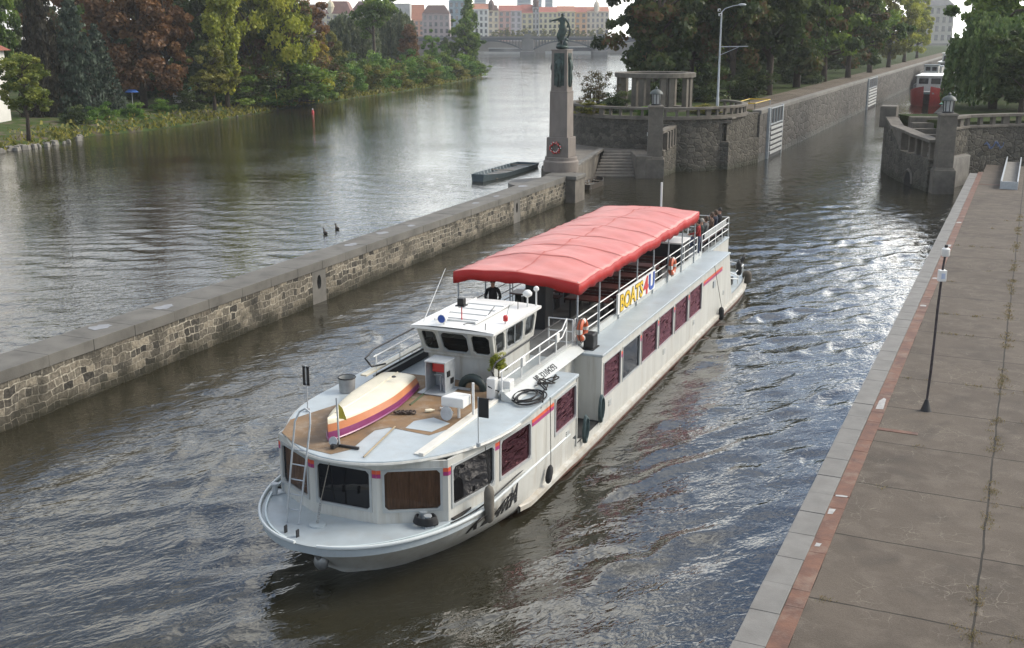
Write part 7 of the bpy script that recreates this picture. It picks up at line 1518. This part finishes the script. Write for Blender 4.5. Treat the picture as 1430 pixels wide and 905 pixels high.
# ------------------------------------------------------------------ far bridge and embankment
bd = thing('arch_bridge', 'long grey stone and steel arch bridge crossing the river in the distance', 'bridge', (0, 705, 0))
stn = mat('pale_bridge_stone', (.17, .165, .155), .85, var=.25, scale=.3); stl = mat('grey_blue_steel_arch', (.045, .055, .07), .6, var=.2, scale=.5)
MB().box((30, 0, 9.6), (420, 14, 1.3)).build('deck', stl, bd); mb = MB(); mb.box((30, -7.2, 10.7), (420, .3, .9)).box((30, 7.2, 10.7), (420, .3, .9)); mb.build('parapet', stn, bd)
piers = [-122, -78.5, -34.5, 9.5, 53.5, 97.5, 141.5, 185]
for x in piers:
    o = MB().box((0, 0, 4.6), (7, 17, 10.2)).box((0, 0, 1.0), (9, 20, 3.0)).build('pier', stn, bd, bevel=.3); o.location = (x, 0, 0); MB().box((0, -8, 11), (4.5, 2, 3.0)).build('pier_block', stn, o)
for a, b_ in zip(piers[:-1], piers[1:]):
    mb = MB(); rows = []; c = (a + b_) / 2; hw_ = (b_ - a) / 2 - 3.4
    for k in range(21): t = -1 + 2 * k / 20; z = 3.0 + 5.2 * (1 - t * t); rows.append([(c + t * hw_, -7, z), (c + t * hw_, -7, z + .8), (c + t * hw_, 7, z + .8), (c + t * hw_, 7, z)])
    mb.grid(rows, closed=True)
    for k in range(1, 20): t = -1 + 2 * k / 20; z = 3.8 + 5.2 * (1 - t * t); mb.box((c + t * hw_, -6.6, (z + 9.1) / 2), (.35, .5, max(.1, 9.1 - z))); mb.box((c + t * hw_, 6.6, (z + 9.1) / 2), (.35, .5, max(.1, 9.1 - z)))
    mb.build('arch', stl, bd)
for i in range(14): x = -60 + i * 14; o = MB().tube([(0, 0, 0), (0, 0, 4.2)], .12, 5).sphere((0, 0, 4.4), .35, 6).build('bridge_lamp', stl, bd); o.location = (x, -6.9, 10.3)
def far(px, Y): return (px - 715) / 1560 * .968 * Y
cols = {}
def block(label, px0, px1, Y, ye, yr, col, roofc, style='hip', floors=5, name='apartment_building', turret=None, depth=16):
    """far town house between picture columns px0..px1 with eaves and ridge heights given as picture rows at distance Y"""
    zz = lambda y: 12.8 + (47.0 - y) / 1560 * 1.033 * Y; x0, x1 = far(px0, Y), far(px1, Y); w = x1 - x0; b = 7.6; ze, zr = zz(ye) - b, zz(yr) - b
    t = thing(name, label, 'building', ((x0 + x1) / 2, Y, b)); wm_ = mat('plaster_%.2f_%.2f_%.2f' % col, col, .85, var=.08, scale=.3); rm_ = mat('roof_%.2f_%.2f_%.2f' % roofc, roofc, .8, var=.25, scale=.5)
    MB().box((0, depth / 2, ze / 2), (w - .06, depth, ze)).build('wall', wm_, t); mb = MB(); hx, i_ = w / 2, min(w * .2, 4)
    if style == 'gable': mb.add([(-hx, -.5, ze), (hx, -.5, ze), (hx, depth, ze), (-hx, depth, ze), (-hx, depth / 2, zr), (hx, depth / 2, zr)], [(0, 1, 5, 4), (1, 2, 5), (2, 3, 4, 5), (3, 0, 4), (3, 2, 1, 0)])
    elif style == 'mansard': mb.prism([(-hx, -.4), (hx, -.4), (hx, depth), (-hx, depth)], ze, ze + .2); mb.add([(-hx, -.3, ze + .2), (hx, -.3, ze + .2), (hx, depth, ze + .2), (-hx, depth, ze + .2), (-hx + i_, 3, zr), (hx - i_, 3, zr), (hx - i_, depth - 3, zr), (-hx + i_, depth - 3, zr)], [(4, 5, 6, 7), (0, 1, 5, 4), (1, 2, 6, 5), (2, 3, 7, 6), (3, 0, 4, 7)])
    else: mb.box((0, depth / 2, ze + (zr - ze) / 2), (w - 1, depth - 1, zr - ze))
    mb.build('roof', rm_, t)
    nb = max(2, int(w / 3.0)); fh = (ze - 1) / floors; wmh = bpy.data.meshes.new('window'); W_, H_ = w / nb * .5, fh * .58
    m_ = MB(); m_.box((0, 0, 0), (W_, .1, H_)).box((0, -.06, -H_ / 2 - .1), (W_ + .3, .25, .15)); wmh.from_pydata(m_.v, [], m_.f); wmh.materials.append(farglass)
    for f in range(floors):
        for k in range(nb): o = link('window', wmh, t); o.location = (-hx + w * (k + .5) / nb, -.02, .8 + fh * (f + .5))
    mb = MB(); mb.box((0, -.15, ze - .25), (w, .7, .5))
    for f in range(1, floors): mb.box((0, -.05, .6 + fh * f), (w, .2, .22))
    mb.build('cornice', wm_, t)
    for tx in (turret or []): o = MB().lathe([(2.0, 0), (2.0, 5), (2.3, 5.2), (1.6, 7.5), (.5, 8.6), (.15, 11), (.02, 12)], n=10).build('turret', rm_ if isinstance(tx, tuple) else wm_, t); o.location = ((tx if not isinstance(tx, tuple) else tx[0]) * hx, 1.5, ze - 1.5)
    return t
OR, DK, RD = (.36, .15, .09), (.12, .07, .06), (.32, .10, .07)
block('cream building with a domed corner far behind the left bank trees', 455, 492, 640, 22, 6, (.55, .50, .36), (.2, .1, .08), 'mansard', 5, turret=[-.6])
block('cream town house with dark red roof beside the domed one', 492, 546, 690, 18, 6, (.50, .46, .40), DK, 'mansard', 4)
block('white glass topped building left of the brown cone shaped tree', 545, 574, 760, 28, 9, (.58, .55, .5), (.45, .45, .43), 'flat', 4)
block('orange pink building with wide tiled roof', 572, 592, 770, 30, 10, (.52, .32, .25), OR, 'gable', 4)
block('pinkish grey classical building with dark mansard roof', 590, 628, 740, 22, 11, (.42, .35, .34), DK, 'mansard', 4)
block('blue grey scaffolded glass building', 627, 657, 780, 6, 2, (.26, .34, .38), (.24, .38, .36), 'flat', 6)
block('white town house with rows of windows right of the bank tip tree', 656, 682, 800, 16, 9, (.68, .66, .62), OR, 'gable', 5)
block('cream town house with dark pointed turret', 681.6, 696.5, 806, 18, 11, (.60, .54, .42), DK, 'mansard', 5, turret=[(-.4,)])
block('salmon pink town house', 696, 713, 808, 18, 11, (.55, .36, .32), RD, 'gable', 5)
block('pale lilac town house', 712.6, 728.5, 810, 18, 11, (.52, .49, .50), RD, 'gable', 5)
block('pale yellow corner house with red roof', 728, 744, 812, 21, 10, (.60, .54, .36), RD, 'gable', 5)
block('narrow grey tower house with dark spire', 743.5, 752.5, 814, 14, 9, (.40, .40, .41), DK, 'mansard', 6, turret=[(0.0,)])
block('long pale yellow house with red roof behind the statue', 752, 778, 816, 20, 13, (.60, .55, .38), RD, 'gable', 5)
block('second pale yellow house right of the statue', 777.6, 803, 818, 19, 12, (.60, .54, .36), OR, 'gable', 5)
block('orange apricot town house', 802.6, 819, 820, 20, 13, (.60, .38, .22), RD, 'gable', 5)
block('cream house with green domed turret at the edge of the park tree', 818.6, 850, 822, 19, 13, (.58, .52, .42), OR, 'gable', 5, turret=[-.1])
block('pale house block glimpsed left of the poplar top', 380, 455, 700, 20, 10, (.5, .46, .38), DK, 'mansard', 4)
block('pale house glimpsed at the far end of the lock', 1285, 1330, 640, 12, 2, (.5, .47, .42), (.2, .2, .2), 'mansard', 4)
for lab, a, b_, y, Y in (('faint pale slab tower on the skyline above the turret house', 663, 679, -2, 1150), ('wide faint tower on the skyline left of the statue', 722, 741, -1, 1150), ('slim faint tower on the skyline, left one of the pair behind the statue', 747, 756, -1, 1165), ('faint tower with a tapering top on the skyline, right one behind the statue', 760, 772, -2, 1180)):
    h = 12.8 + (47 - y) / 1560 * 1.033 * Y; x0, x1 = far(a, Y), far(b_, Y); t = thing('office_tower', lab, 'tower', ((x0 + x1) / 2, Y, 7)); MB().box((0, 0, h / 2), (x1 - x0, 18, h), taper=.8 if 'tapering' in lab else 1).build('wall', mat('blue_grey_tower_glass', (.22, .27, .31), .3, var=.2, scale=.2), t); m_ = MB()
    for k in range(9): m_.box((0, -9.05, h * (.1 + .1 * k)), ((x1 - x0) * .86, .2, .7))
    m_.build('floor_band', mat('tower_band', (.4, .42, .43), .5), t)
# embankment trees and boats below the bridge
for i, px in enumerate((690, 700, 708, 716, 725, 734, 746, 760, 772, 788, 797, 806, 815, 826, 838)):
    Y = 786 + (i % 3) * 4; tree('embankment_tree', 'small round green tree in the row before the far town houses', 'tree', 'round', 1 + i % 4, far(px, Y), Y, 7.6, 7.5 + (i % 3), .8, Lolive, group='trees along the far embankment')
for lab, px, s_ in (('white moored boat under the right arch of the far bridge', 806, 1.0), ('white moored boat seen through the left arch of the far bridge', 703, .8)):
    t = thing('river_boat', lab, 'boat', (far(px, 760), 760, 0), R(90)); mb = MB(); mb.prism([(-2.5, -18), (2.5, -18), (3, 0), (2.5, 16), (0, 21), (-2.5, 16), (-3, 0)], -.3, 1.5); mb.build('hull', white, t); MB().box((0, -2, 2.9), (4.6, 28, 2.6)).build('cabin', farglass, t); MB().box((0, -2, 4.3), (5, 29, .3)).build('roof', whiteclean, t); t.scale = (s_, s_, s_)
# ------------------------------------------------------------------ air
HAZE = 0.00017
if HAZE:
    hm = bpy.data.materials.new('haze'); hm.use_nodes = True; n = hm.node_tree.nodes; l = hm.node_tree.links; n.clear(); v = n.new('ShaderNodeVolumePrincipled'); v.inputs['Density'].default_value = HAZE; v.inputs['Color'].default_value = (.90, .94, .97, 1); v.inputs['Anisotropy'].default_value = .35; o = n.new('ShaderNodeOutputMaterial'); l.new(v.outputs[0], o.inputs['Volume']); 
    o = MB().box((0, 680, 59), (4200, 1760, 122)).build('haze', hm); o['kind'] = 'stuff'
